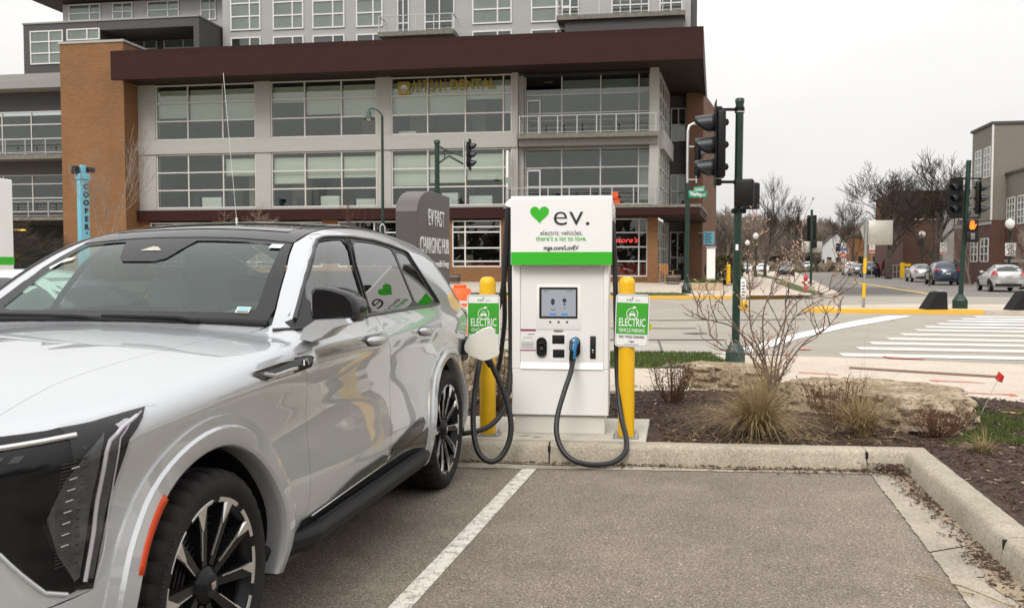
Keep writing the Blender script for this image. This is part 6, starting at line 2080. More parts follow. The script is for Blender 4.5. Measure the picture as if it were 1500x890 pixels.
# ------------------------------------------------------------------ yellow posts with signs
def bollard(px, py, label, spx, tilt, syaw):
    b = G(px, py, CH_Z)
    root = empty('bollard', b, -math.radians(7), label, 'bollard', 'yellow posts guarding the charger')
    mb = MB().mat(M['yellow'], True)
    hgt = D(px, 405, b.y).z - CH_Z
    r = .0645
    mb.lathe([(r, .012), (r, hgt - .06), (r * .985, hgt - .045), (r * .9, hgt - .025), (r * .72, hgt - .009), (r * .4, hgt - .001), (0, hgt)], n=32)
    mb.build('post', root)
    mb = MB().mat(M['galv']); mb.box(-.10, .10, -.09, .09, 0, .012)
    po = mb.build('base_plate', root); bevel(po, .002, 1)
    mb = MB().mat(M['galv'], True)
    for sx in (-1, 1):
        for sy in (-1, 1):
            mb.lathe([(.013, 0), (.013, .012), (.008, .013), (.007, .03), (0, .031)], c=(sx * .078, sy * .068, .012), n=8)
    mb.build('anchor_bolts', po)
    # sign
    sz = D(px, 468.5, b.y).z - CH_Z
    s = empty('sign', (0, 0, 0)); s.parent = root
    sxm = (spx - px) / FPX * b.y
    s.location = (sxm, -.072, sz)
    s.rotation_euler = (0, math.radians(tilt), math.radians(syaw))
    W, Hh = .262, .412
    mb = MB().mat(M['galv'])
    XZ = Matrix(((1, 0, 0), (0, 0, 1), (0, 1, 0)))
    mb.prism(arc_poly(-W / 2, W / 2, -Hh / 2, Hh / 2, .028, 6), 0, .0025, XZ)
    mb.mat(M['ink_white']); mb.prism(arc_poly(-W / 2 + .001, W / 2 - .001, -Hh / 2 + .001, Hh / 2 - .001, .027, 6), -.0008, -.0001, XZ)
    mb.mat(M['ink'])
    o1, o2 = arc_poly(-W / 2 + .008, W / 2 - .008, -Hh / 2 + .008, Hh / 2 - .008, .022, 6), arc_poly(-W / 2 + .011, W / 2 - .011, -Hh / 2 + .011, Hh / 2 - .011, .019, 6)
    n = len(o1); mb.add([(x, -.0012, z) for x, z in o1] + [(x, -.0012, z) for x, z in o2], [(i, (i + 1) % n, n + (i + 1) % n, n + i) for i in range(n)])
    pl = mb.build('sign_panel', s)
    mb = MB().mat(M['sign_green'])
    gz0, gz1 = Hh / 2 - .405 * Hh * 2 + .03, Hh / 2 - .165 * Hh
    gz0 = -Hh / 2 + .245 * Hh
    mb.box(-W / 2 + .011, W / 2 - .011, -.0018, -.0011, gz0, gz1)
    mb.build('green_field', s)
    mb = MB().mat(M['ink_white'])
    cz = gz1 - .085; R = .046
    ring = [(R * math.cos(t), -.0022, cz + R * math.sin(t)) for t in np.linspace(1.25, 1.25 + 2 * PI * .93, 40)]
    for k in range(39):
        a, b_ = Vector(ring[k]), Vector(ring[k + 1]); c0 = Vector((0, -.0022, cz))
        mb.add([a, b_, c0 + (b_ - c0) * .88, c0 + (a - c0) * .88], [(0, 1, 2, 3)])
    # car pictogram seen from the front, plug at the top of the ring
    mb.add([(x, -.0022, cz + z) for x, z in ((-.017, .002), (-.012, .020), (.012, .020), (.017, .002))], [(0, 1, 2, 3)])
    mb.box(-.024, .024, -.0024, -.0020, cz - .014, cz + .002)
    mb.box(-.023, -.013, -.0024, -.0020, cz - .022, cz - .0142); mb.box(.013, .023, -.0024, -.0020, cz - .022, cz - .0142)
    mb.box(.004, .024, -.0026, -.0020, cz + .042, cz + .058); mb.box(.024, .030, -.0026, -.0020, cz + .044, cz + .047); mb.box(.024, .030, -.0026, -.0020, cz + .052, cz + .055)
    mb.mat(M['sign_green']); mb.add([(x, -.0028, cz + z) for x, z in ((-.013, .004), (-.009, .016), (.009, .016), (.013, .004))], [(0, 1, 2, 3)])
    mb.build('pictogram', s)
    T = lambda body, z, w, h, mt, **k: text_obj('sign_lettering', body, h, M[mt], s, (0, -.0024, z), width=w, ext=.0003, **k)
    T('ELECTRIC', gz0 + .088, W * .78, .088, 'ink_white', bold=.0015)
    T('VEHICLE PARKING', gz0 + .028, W * .77, .042, 'ink_white', bold=.0005)
    T('ONLY WHILE CHARGING', gz0 - .022, W * .76, .030, 'ink', bold=.0005)
    T('mge', gz0 - .056, W * .16, .018, 'blade', bold=.0004)
    T('NO PARKING  ENFORCED', -Hh / 2 + .021, W * .42, .010, 'ink_grey')
    mb = MB().mat(M['ev_green']); hp = heart(.016); mb.prism([(x - .040, z + Hh / 2 - .045) for x, z in hp], -.0022, -.0016, XZ); mb.build('heart_logo', s)
    text_obj('sign_lettering', 'ev', .028, M['ink'], s, (-.013, -.0024, Hh / 2 - .044), width=.027, ext=.0003)
    text_obj('sign_lettering', 'stations', .012, M['ink_grey'], s, (.038, -.0024, Hh / 2 - .047), width=.042, ext=.0003)
    mb = MB().mat(M['galv'], True)
    for z in (Hh / 2 - .025, -Hh / 2 + .045): mb.lathe([(.006, 0), (.006, .003), (0, .004)], c=(0, -.0052, z), n=10, axis='y')
    mb.build('screw', s)
    return root
bollard(714.5, 636, 'left yellow bollard post carrying a green electric parking sign, half hidden by the flap', 710.5, 0.0, 1.0)
br = bollard(917.0, 639.5, 'right yellow bollard post carrying a tilted green electric parking sign, clear in view', 924.8, 1.6, -5.0)
mb = MB().mat(M['lime']); p = D(951, 479, 7.25); mb.cbox(p, (.04, .002, .055), Matrix.Rotation(.5, 3, 'Y'))
tag(mb.build('paper_tag'), 'lime yellow paper tag sticking out behind the right green sign', 'tag')

# ------------------------------------------------------------------ monument sign
mo = empty('monument_sign', (-.953, 9.3, .1), math.radians(81.5), 'dark taupe monument sign with curved top and white charging hub lettering', 'sign')
L = 1.52; Hm = 2.19
pr = [(0, -.1), (L, -.1), (L, Hm), (.66, Hm)] + [(.66 - .66 * math.sin(t), Hm - .245 * (1 - math.cos(t))) for t in np.linspace(.1, PI / 2, 10)]
mb = MB().mat(M['mono']); mb.prism(pr, 0, .225, Matrix(((1, 0, 0), (0, 0, 1), (0, 1, 0))))
mbo = mb.build('body', mo); bevel(mbo, .006, 2, 60)
T = lambda body, x0, x1, z, h, **k: text_obj('sign_lettering', body, h, M['ink_white'], mo, ((x0 + x1) / 2, -.004, z), width=x1 - x0, ext=.004, **k)
T('EV FAST', .46, 1.20, 1.90, .25, bold=-.001)
T('CHARGING HUB', .10, 1.44, 1.60, .25, bold=-.001)
T('Powered by Renewable Energy', .09, 1.44, 1.41, .10, bold=.001)
T('mge', .55, 1.30, .90, .40, bold=.012)
mb = MB().mat(M['ink_white']); mb.prism([(.78, 1.10), (.90, 1.02), (.99, 1.16), (1.02, 1.03), (1.10, 1.10), (1.06, 1.0), (.8, 1.0)], -.006, -.001, Matrix(((1, 0, 0), (0, 0, 1), (0, 1, 0)))); mb.build('sign_emblem', mo)
mb = MB().mat(M['plastic'], True); mb.lathe([(.014, 0), (.012, .004), (0, .005)], c=(.05, .11, 1.99), n=8); mb.build('lifting_eye', mo)

# ------------------------------------------------------------------ white equipment cabinet at the left edge
p = D(19.5, 300, 11.1)
wc = empty('power_cabinet', (p.x - .1, 10.3, .13), -math.radians(7), 'white equipment cabinet with a green stripe at the left edge of the photo', 'cabinet')
ztop = D(10, 254, 10.3).z - .13
cb = MB().mat(M['white_paint']); cb.box(-.95, 0, 0, .8, 0, ztop); bevel(cb.build('body', wc), .012, 3)
mb = MB().mat(M['ev_green']); z0, z1 = D(10, 388, 10.3).z - .13, D(10, 375.5, 10.3).z - .13
mb.box(-.952, .002, -.002, .802, z0, z1); mb.build('green_stripe', wc)
mb = MB().mat(M['yellow']); z0, z1 = D(10, 412, 10.3).z - .13, D(10, 399, 10.3).z - .13; mb.box(-.6, -.2, -.002, -.0005, z0 - .2, z1); mb.build('warning_label', wc)
mb = MB().mat(M['ink_grey']); mb.box(-.93, -.02, -.0015, -.0004, ztop - .09, ztop - .085); mb.box(-.93, -.02, -.0015, -.0004, D(10, 362, 10.3).z - .13, D(10, 361, 10.3).z - .13); mb.build('panel_joint', wc)
# orange drums out on the avenue
def drum(px, Y, label):
    p = D(px, 480, Y)
    r = empty('traffic_drum', (p.x, Y, 0), 0, label, 'traffic drum', 'orange drums in the roadway')
    mb = MB().mat(M['orange'], True)
    mb.lathe([(.0, .98), (.20, .98), (.235, .95), (.24, .80), (.25, .80), (.25, .62), (.262, .62), (.27, .42), (.28, .42), (.285, .10), (.34, .09), (.36, .0)], n=24)
    mb.rbox(-.14, .14, -.03, .03, .97, 1.06, .02, 2)
    mb.build('shell', r)
    for z0, z1, rr in ((.66, .79, .2515), (.44, .58, .272)):
        m2 = MB().mat(M['reflect'], True); m2.lathe([(rr, z0), (rr - .004, z1)], n=24); m2.build('reflective_band', r)
drum(674, 20.0, 'orange and white traffic drum showing between the SUV and the left green sign')
# ------------------------------------------------------------------ other vehicles
class Sedan(Shape):
    wb = 2.72; r = 0.33
    base_u = [-0.9, -0.5, 0.0, 0.6, 1.4, 2.2, 2.8, 3.3, 3.75]
    base_v = [0.80, 0.86, 0.895, 0.905, 0.91, 0.91, 0.90, 0.87, 0.80]
    prof_w = [0.2, 0.35, 0.55, 0.7, 0.85, 0.95, 1.05]; prof_v = [-.06, -.02, 0, 0.005, -.01, -.05, -.10]
    top_u = [-0.9, -0.6, 0.0, 0.6, 1.0, 2.2, 2.9, 3.75]; top_w = [0.68, 0.76, 0.86, 0.93, 0.97, 1.02, 1.04, 1.0]
    nose = -0.9; nose_k = .18; nose_w = .5; nose_rake = .2; tail = 3.75
    belt = 0.95; gh = .40; lean0 = .05; lean1 = .20; lean2 = .05
    ws0 = 0.72; ws_s = 1.75; ws_w = .95; roof_u = [.9, 1.4, 1.9, 2.4, 2.9, 3.4]; roof_w = [1.3, 1.41, 1.455, 1.43, 1.36, 1.2]
    back0 = 3.25; back_s = 1.7; back_w = 1.0; k_nose = .4
    paint = 'silver'; dlo = [(.95, .97), (1.45, 1.30), (1.75, 1.365), (2.1, 1.365), (2.5, 1.31), (2.85, 1.17), (2.95, 1.06), (2.2, 1.02), (1.5, .99)]
    wsp = (.70, .60, 1.0, 1.36); bgp = (.62, .5, 1.08, 1.34); lampz = (.62, .73); tailz = (.80, .96); hi = 1.45
class Hatch(Sedan):
    wb = 2.57; tail = 3.15
    base_u = [-0.85, -0.5, 0.0, 0.6, 1.4, 2.2, 2.7, 3.2]; base_v = [.76, .83, .86, .865, .865, .865, .85, .80]
    top_u = [-0.85, -0.6, 0.0, 0.6, 1.0, 2.2, 3.2]; top_w = [.7, .78, .88, .95, .99, 1.04, 1.05]
    roof_u = [.9, 1.4, 1.9, 2.4, 2.8, 3.1]; roof_w = [1.3, 1.41, 1.455, 1.44, 1.40, 1.33]; back0 = 3.12; back_s = .75
    dlo = [(.95, .98), (1.4, 1.30), (1.7, 1.37), (2.1, 1.37), (2.5, 1.31), (2.75, 1.16), (2.2, 1.04), (1.5, 1.0)]
    bgp = (.58, .48, 1.08, 1.36); tailz = (.86, 1.12)
class Suv(Sedan):
    wb = 2.66; r = .36; tail = 3.6; nose = -.9
    base_u = [-0.9, -0.5, 0.0, 0.6, 1.4, 2.2, 2.9, 3.6]; base_v = [.82, .88, .915, .92, .92, .92, .905, .86]
    prof_w = [0.22, 0.4, 0.6, 0.8, 0.95, 1.08, 1.2]; prof_v = [-.06, -.02, 0, 0.0, -.005, -.04, -.10]
    top_u = [-0.9, -0.6, 0.0, 0.6, 1.0, 2.2, 3.6]; top_w = [.86, .94, 1.02, 1.08, 1.10, 1.14, 1.15]
    belt = 1.08; gh = .5; lean1 = .2; ws0 = .65; ws_s = 1.35; ws_w = 1.08
    roof_u = [.8, 1.25, 1.8, 2.5, 3.0, 3.5]; roof_w = [1.48, 1.60, 1.665, 1.655, 1.61, 1.52]; back0 = 3.5; back_s = .55; back_w = 1.1
    dlo = [(.95, 1.11), (1.35, 1.42), (1.65, 1.54), (2.2, 1.55), (2.8, 1.50), (3.12, 1.40), (3.2, 1.22), (2.4, 1.17), (1.5, 1.13)]
    wsp = (.72, .60, 1.14, 1.52); bgp = (.66, .56, 1.18, 1.52); lampz = (.78, .90); tailz = (.95, 1.18); hi = 1.66
M['car_glass'] = plain('dark car glass', (0.02, 0.024, 0.026), 0.06, coat=1.0, var=0.1)
M['paint_white'] = car_paint('white car paint', (.74, .74, .73), 0.0, .35)
M['paint_silver'] = car_paint('silver car paint light', (.52, .52, .51), .35, .32)
M['paint_blue'] = car_paint('steel blue paint', (.035, .055, .095), .3, .3)
M['paint_navy'] = car_paint('navy paint', (.012, .016, .032), .2, .3)
M['paint_black'] = car_paint('black paint', (.010, .010, .011), .1, .25)
M['paint_grey'] = car_paint('grey paint', (.16, .165, .17), .3, .3)
M['paint_red'] = car_paint('red paint', (.34, .02, .022), .1, .3)
M['head'] = plain('headlamp clear', (.62, .63, .64), .12, coat=1.0)
M['plate'] = plain('licence plate', (.55, .54, .5), .5)
_protos = {}
def road_car(cls, paint, loc, heading, label, cat='car', group=None, full=True, scale=1.0, name='parked_car'):
    """heading: compass of the nose, degrees clockwise from +Y"""
    sh = cls()
    rz = -math.radians(heading) + PI          # +u runs to the tail
    root = empty(name, loc, rz, label, cat, group)
    root.scale = (scale, scale, scale)
    key = (cls, paint)
    if key in _protos:
        for chd in list(_protos[key].children): copy_tree(chd, root)
        return root
    _protos[key] = root
    us = np.concatenate([np.linspace(sh.nose + .03, sh.nose + .35, 8), np.linspace(sh.nose + .45, sh.tail - .45, 46), np.linspace(sh.tail - .35, sh.tail - .03, 8)])
    K = 40
    mb = Skin(sh).mat(M[paint], True)
    ang = np.linspace(0, 2 * PI, K, endpoint=False)
    U, A = np.meshgrid(us, ang, indexing='ij')
    u = U.ravel(); a = A.ravel(); wc_ = np.full_like(u, .62)
    P0 = np.stack([u, 1.6 * np.cos(a), wc_ + 1.6 * np.sin(a)], -1); P1 = np.stack([u, 0 * u, wc_], -1)
    P = sh.shoot(P0, P1); nr = sh.grad(P)
    V = [(p[1], p[0], p[2]) for p in P]
    F = []
    n = len(us)
    for i in range(n - 1):
        for k in range(K):
            k2 = (k + 1) % K
            F.append((i * K + k, (i + 1) * K + k, (i + 1) * K + k2, i * K + k2))
    F.append(tuple(range(K))); F.append(tuple(reversed(range((n - 1) * K, n * K))))
    mb.add(V, F, True)
    bo = mb.build('body', root)
    for sd in (1, -1):
        k = Skin(sh).mat(M['car_glass']); k.panel(smooth_poly(sh.dlo, 1), 'v', off=.004, g=.14, sides=(sd,)); k.finish('side_window', root)
    vb, vt, wb_, wt = sh.wsp
    k = Skin(sh).mat(M['car_glass']); k.full([(-vb, wb_), (vb, wb_), (vt, wt), (-vt, wt)], 'u', off=.004, g=.14); k.finish('windshield', root)
    vb, vt, wb_, wt = sh.bgp
    k = Skin(sh).mat(M['car_glass']); k.full([(-vb, wb_), (vb, wb_), (vt, wt), (-vt, wt)], 'b', off=.004, g=.14); k.finish('rear_window', root)
    for sd in (1, -1):
        z0, z1 = sh.lampz
        k = Skin(sh).mat(M['head']); k.panel([(.46, z0), (.72, z0 + .02), (.72, z1 + .04), (.5, z1)], 'u', off=.006, g=.1, sides=(sd,)); k.finish('headlamp', root)
        z0, z1 = sh.tailz
        k = Skin(sh).mat(M['tail']); k.panel([(.50, z0), (.74, z0), (.74, z1), (.60, z1)], 'b', off=.006, g=.1, sides=(sd,))
        k.panel([(sh.tail - .42, z0 + .06), (sh.tail - .16, z0 + .01), (sh.tail - .16, z1 - .02), (sh.tail - .30, z1)], 'v', off=.006, g=.1, sides=(sd,)); k.finish('tail_lamp', root)
    k = Skin(sh).mat(M['plate']); k.full([(-.16, .74), (.16, .74), (.16, .84), (-.16, .84)], 'b', off=.006, g=.1); k.finish('number_plate', root)
    k = Skin(sh).mat(M['plastic_matte'])
    k.full([(-.6, .30), (.6, .30), (.66, .44), (-.66, .44)], 'b', off=.006, g=.12); k.finish('bumper_trim', root); k = Skin(sh).mat(M['plastic_matte']); k.full([(-.55, .30), (.55, .30), (.62, .52), (-.62, .52)], 'u', off=.006, g=.12)
    k.full([(-.40, .58), (.40, .58), (.36, .68), (-.36, .68)], 'u', off=.006, g=.12)
    k.finish('bumper_trim', root)
    for uu in (0.0, sh.wb):
        for sd in (1, -1):
            k = Skin(sh).mat(M['plastic_matte']); R = sh.r + .05
            k.panel([(uu + R * math.cos(t), max(.24, sh.r + R * math.sin(t))) for t in np.linspace(-.45, PI + .45, 22)], 'v', off=.003, g=.12, sides=(sd,)); k.finish('wheel_arch', root)
            p = sh.put(np.array([[uu, sh.r]]), 'v')[0]
            w = empty('wheel', ((p[1] - .075) * sd, uu, sh.r), 0 if sd > 0 else PI); w.parent = root
            tyre_mesh(sh.r, .19, sh.r * .66, w, False)
            m = MB().mat(M['machined'], True)
            m.lathe([(sh.r * .66, .07), (sh.r * .62, .082), (sh.r * .58, .06)], n=24, axis='x')
            for q in range(5):
                t = 2 * PI * q / 5 + .3; c, s_ = math.cos(t), math.sin(t); R2 = sh.r * .63
                m.add([(.085, .02 * c - .03 * s_, .02 * s_ + .03 * c), (.085, .02 * c + .03 * s_, .02 * s_ - .03 * c), (.078, R2 * c + .022 * s_, R2 * s_ - .022 * c), (.078, R2 * c - .022 * s_, R2 * s_ + .022 * c)], [(0, 1, 2, 3)], False)
            m.mat(M['wheel_black'], True); m.lathe([(sh.r * .66, .03), (0, .03)], n=20, axis='x')
            m.build('rim', w)
    for sd in (1, -1):
        m = MB().mat(M[paint], True); c = sh.put(np.array([[.98, sh.belt + .02]]), 'v')[0]
        m.rbox((c[1] - .01) if sd > 0 else -(c[1] + .17), (c[1] + .17) if sd > 0 else -(c[1] - .01), .93, 1.03, sh.belt + .02, sh.belt + .15, .03, 2)
        m.build('mirror', root)
    return root
HD = 15.5
def lane(px, py): return G(px, py, 0)
def front_axle(px, py, back=True, tail=3.1):
    p = lane(px, py)
    d = Vector((math.sin(math.radians(HD)), math.cos(math.radians(HD)), 0))
    return p + d * tail
KP = 'cars parked along the right kerb'
road_car(Hatch, 'paint_silver', front_axle(1475, 427.5, tail=2.7), HD, 'small silver hatchback parked nearest on the right, under the speed sign', 'car', KP)
road_car(Suv, 'paint_blue', front_axle(1386, 417.5, tail=2.9), HD, 'steel blue SUV seen from behind, parked behind the silver sedan', 'car', KP)
road_car(Sedan, 'paint_silver', front_axle(1352, 413, tail=2.9), HD, 'silver sedan parked just ahead of the steel blue SUV', 'car', KP)
road_car(Suv, 'paint_navy', front_axle(1276, 406, tail=2.9), HD, 'navy SUV seen from behind, parked on the right far down the street', 'car', KP)
road_car(Sedan, 'paint_grey', front_axle(1257, 404.3, tail=2.9), HD, 'grey sedan parked between a navy and a white SUV', 'car', KP)
road_car(Suv, 'paint_white', front_axle(1247, 403, tail=2.9), HD, 'white SUV parked beyond the grey sedan, farthest on the right', 'car', KP)
road_car(Suv, 'paint_black', lane(1151, 406), HD + 180, 'black SUV driving towards the junction, seen from the front', 'car', name='car')
LP = 'cars along the left side of the street'
road_car(Sedan, 'paint_white', lane(1117, 400.5), HD + 180, 'white sedan standing behind the large bare tree, facing the junction', 'car', LP)
road_car(Sedan, 'paint_silver', lane(1093, 399.5), HD + 180, 'silver sedan behind the first lamp posts on the left', 'car', LP)
road_car(Sedan, 'paint_blue', lane(1129, 394.5), HD + 180, 'blue sedan small in the distance beyond the tree trunk', 'car', LP)
road_car(Suv, 'paint_grey', lane(1169, 397.0), HD, 'grey SUV far down the street beside a white pickup', 'car', LP)
road_car(Sedan, 'paint_red', D(1222, 392, 185), 60, 'red sedan in front of the white gabled house, left one', 'car', 'red cars by the white house')
road_car(Sedan, 'paint_red', D(1237, 392, 190), 60, 'second red car by the white house, half hidden beyond the stop sign', 'car', 'red cars by the white house')
# white pickup truck: cab, open bed
class Cab(Suv):
    back0 = 1.95; back_s = .25; tail = 4.3; wb = 3.3
    base_u = [-0.9, -0.5, 0.0, 0.6, 1.4, 2.2, 3.4, 4.3]; base_v = [.84, .92, .96, .965, .965, .965, .96, .93]
    top_u = [-0.9, -0.6, 0.0, 0.6, 1.0, 2.2, 4.3]; top_w = [.98, 1.06, 1.12, 1.16, 1.17, 1.17, 1.17]; belt = 1.12
    roof_w = [1.6, 1.74, 1.80, 1.80, 1.8, 1.8]; gh = .6
    dlo = [(.95, 1.17), (1.35, 1.46), (1.6, 1.62), (1.95, 1.63), (1.98, 1.2)]; bgp = (.6, .5, 1.3, 1.6); tailz = (.8, 1.1)
pk = road_car(Cab, 'paint_white', front_axle(1183, 397.6, tail=3.6), HD, 'white pickup truck seen from behind, far down the left of the street', 'pickup', LP, name='pickup_truck')
m = MB().mat(M['plastic_matte']); m.box(-.78, .78, 2.2, 4.1, 1.0, 1.185); m.build('truck_bed', pk)
# white sedan behind the SUV, seen through its windshield
road_car(Sedan, 'paint_white', (-3.0, 9.0, .13), 96, 'white sedan standing beyond the SUV, seen through its windshield', 'car', name='parked_car', scale=.92)
# ------------------------------------------------------------------ signals, lamps, posts
def zpx(py, Y): return D(750, py, Y).z
def signal_head(parent, loc, yaw, n=3, pitch=.30, r=.105, vis=.25, plate=True, name='signal_head'):
    """head faces local -Y; yaw turns it"""
    h = empty(name, loc, yaw); h.parent = parent
    mb = MB().mat(M['sig_black'])
    H_ = n * pitch
    mb.rbox(-.14, .14, 0.0, .125, -H_ / 2, H_ / 2, .03, 3)
    mb.build('housing', h)
    if plate:
        mb = MB().mat(M['sig_black']); mb.prism(arc_poly(-.24, .24, -H_ / 2 - .13, H_ / 2 + .13, .05, 4), -.012, -.004, Matrix(((1, 0, 0), (0, 0, 1), (0, 1, 0)))); mb.build('backplate', h)
    for k in range(n):
        z = H_ / 2 - pitch * (k + .5)
        mb = MB().mat(M['sig_grey'], True)
        # tunnel visor, cut away below towards its mouth
        V, F = [], []
        J = 20
        for i in range(6):
            t = i / 5
            for j in range(J + 1):
                a = -PI / 2 + 2 * PI * j / J
                full = 1.0 - .75 * max(0, (t - .15)) 
                aa = PI / 2 + (a - PI / 2) * full
                V.append((r * 1.12 * math.cos(aa), -.012 - vis * t, z + r * 1.12 * math.sin(aa) - .03 * t))
        for i in range(5):
            for j in range(J): F.append((i * (J + 1) + j, i * (J + 1) + j + 1, (i + 1) * (J + 1) + j + 1, (i + 1) * (J + 1) + j))
        mb.add(V, F, True)
        vo = mb.build('visor', h)
        sm_ = vo.modifiers.new('t', 'SOLIDIFY'); sm_.thickness = .006
        mb = MB().mat(M['car_glass'], True); mb.lathe([(r, 0), (r * .8, .012), (0, .02)], c=(0, -.012, z), n=20, axis='y', M=None); mb.build('lens', h)
        mb = MB().mat(M['sig_black'], True); mb.lathe([(.05, -.02), (.045, .03), (.02, .045), (0, .05)], c=(0, .125, z), n=14, axis='y', M=Matrix.Rotation(PI, 3, 'X')); mb.build('rear_cap', h)
    return h
def octbase(parent, r0, r1, h, mat='green_base'):
    mb = MB().mat(M[mat]); mb.lathe([(r0, 0), (r0, h * .55), (r0 * .92, h * .62), (r1 * 1.25, h * .95), (r1 * 1.25, h), (r1, h)], n=8, smooth=False)
    return mb.build('base', parent)
# near signal pole on the right of the charger
b = D(1077, 535, 12.6)
sp = empty('signal_pole', (b.x, b.y, .135), 0, 'nearest dark green signal pole with a three lamp head and black walk boxes', 'traffic light', 'traffic signal poles')
top = D(1083.7, 149, 12.6)
dx = (top.x - b.x) / (top.z - .135)
octbase(sp, .135, .06, .31)
mb = MB().mat(M['green_pole'], True); Ht = top.z - .135
mb.tube([(dx * .28, 0, .28), (dx * Ht, 0, Ht)], .054, 20); mb.lathe([(.060, 0), (.062, .05), (.05, .065), (0, .07)], c=(dx * Ht, 0, Ht - .02), n=20); mb.build('pole', sp)
zc = zpx(212, 12.6) - .135
hx_ = (1046.5 - 750) / FPX * 12.6 - b.x
signal_head(sp, (hx_, 0, zc), math.radians(-99), vis=.27)
mb = MB().mat(M['sig_black'], True)
for py in (160.5, 266.5):
    z = zpx(py, 12.6) - .135
    mb.tube([(hx_ + .05, 0, z), (dx * z - .03, 0, z)], .021, 10); mb.lathe([(.066, -.03), (.066, .03)], c=(dx * z, 0, z), n=18)
    mb.rbox(hx_ - .02, hx_ + .08, -.05, .05, z - .05, z + .04, .02, 2)
mb.build('bracket', sp)
mb = MB().mat(M['alu'], True); z = zpx(164.5, 12.6) - .135; mb.lathe([(.0665, -.008), (.0665, .008)], c=(dx * z, 0, z), n=18); mb.build('band_clamp', sp)
for k, (x0, x1, y0, y1, dy) in enumerate(((1070.5, 1098, 264, 304, -.16), (1090, 1114, 266, 306, .12))):
    z0, z1 = zpx(y1, 12.6) - .135, zpx(y0, 12.6) - .135
    xa, xb = (x0 - 750) / FPX * 12.6 - b.x, (x1 - 750) / FPX * 12.6 - b.x
    w = empty('walk_signal', ((xa + xb) / 2, dy, (z0 + z1) / 2), -.35 if k == 0 else .5); w.parent = sp
    mb = MB().mat(M['sig_black']); hw_, hh = (xb - xa) / 2, (z1 - z0) / 2
    mb.rbox(-hw_, hw_, -.07, .07, -hh, hh, .03, 3); mb.rbox(-hw_ * .8, hw_ * .8, .072, .12, -hh * .8, hh * .8, .02, 2)
    mb.build('housing', w)
mb = MB().mat(M['sig_black'], True); z = zpx(309, 12.6) - .135
mb.rbox(-.07, .12, -.05, .05, z - .035, z + .035, .015, 2); mb.build('walk_bracket', sp)
zs0, zs1 = zpx(441, 12.5) - .135, zpx(408, 12.5) - .135
sgn = empty('push_button', (.085, -.07, 0), .3); sgn.parent = sp
mb = MB().mat(M['ink_white']); mb.rbox(-.04, .04, 0, .004, zs0, zs1, .002, 1); mb.build('instruction_plate', sgn)
mb = MB().mat(M['ink'])
for k in range(6): mb.box(-.026, .026 - .012 * (k % 2), -.002, -.0005, zs0 + .03 + k * .043, zs0 + .045 + k * .043)
mb.build('plate_print', sgn)
zb0 = zpx(455, 12.5) - .135
mb = MB().mat(M['yellow']); mb.rbox(-.045, .045, -.06, .02, zb0, zb0 + .13, .015, 2); mb.mat(M['ink'], True); mb.lathe([(.026, 0), (.022, .012), (0, .016)], c=(0, -.062, zb0 + .065), n=14, axis='y', M=None); mb.build('button_box', sgn)
mb = MB().mat(M['ink_white']); z = zpx(362, 12.5) - .135
V = []
for i in range(5):
    a = -PI / 2 - .45 + .9 * i / 4; V += [(.0552 * math.cos(a), .0552 * math.sin(a), z - .04), (.0552 * math.cos(a), .0552 * math.sin(a), z + .04)]
mb.add(V, [(2 * i, 2 * i + 2, 2 * i + 3, 2 * i + 1) for i in range(4)]); mb.build('sticker', sp)

# median signal pole on the right
Y = 28.5
b = D(1406, 449, Y)
s2 = empty('signal_pole', (b.x, b.y, .12), 0, 'leaning green signal pole on the island showing a lit orange hand', 'traffic light', 'traffic signal poles')
tp = D(1419.5, 235, Y); dx = (tp.x - b.x) / (tp.z - .12); Ht = tp.z - .12
octbase(s2, .23, .085, .45, 'green_pole')
mb = MB().mat(M['green_pole'], True); mb.tube([(dx * .4, 0, .4), (dx * Ht, 0, Ht)], .075, 16); mb.build('pole', s2)
zc = zpx(290, Y) - .12
signal_head(s2, (dx * zc - .34, -.05, zc), -1.15, pitch=.33, vis=.22); signal_head(s2, (dx * zc + .42, .05, zc), 1.25, pitch=.33, vis=.28)
mb = MB().mat(M['sig_black'], True)
for z in (zc - .6, zc + .6): mb.tube([(dx * z - .34, -.05, z), (dx * z + .42, .05, z)], .025, 8)
mb.build('bracket', s2)
z0, z1 = zpx(355, Y) - .12, zpx(322, Y) - .12
w = empty('walk_signal', (dx * z0 + .12, -.18, (z0 + z1) / 2), -.1); w.parent = s2
hh = (z1 - z0) / 2
mb = MB().mat(M['sig_black']); mb.rbox(-.19, .19, -.10, .12, -hh, hh, .025, 2); mb.build('housing', w)
mb = MB().mat(M['plastic_matte']); mb.rbox(-.165, .165, -.13, -.10, .02, hh - .02, .01, 1); mb.rbox(-.165, .165, -.13, -.10, -hh + .02, -.02, .01, 1); mb.build('display_frame', w)
mb = MB().mat(M['hand']); XZ = Matrix(((1, 0, 0), (0, 0, 1), (0, 1, 0)))
hz_ = hh / 2 + .0
mb.prism([(-.07, hz_ - .13), (.05, hz_ - .13), (.085, hz_ - .04), (.12, hz_ + .02), (.095, hz_ + .035), (.055, hz_ - .01), (.055, hz_ + .02), (-.08, hz_ + .02), (-.10, hz_ - .05)], -.136, -.131, XZ)
for i, (x, hgt) in enumerate(((-.066, .09), (-.032, .125), (.002, .125), (.036, .10))): mb.box(x - .013, x + .013, -.136, -.131, hz_ + .0205, hz_ + .02 + hgt)
mb.build('hand_symbol', w)
mb = MB().mat(M['lcd_ring'] if False else M['ink_grey']); mb.rbox(-.05, .07, -.134, -.1305, -hh + .08, -.07, .001, 1); mb.build('dark_figure', w)

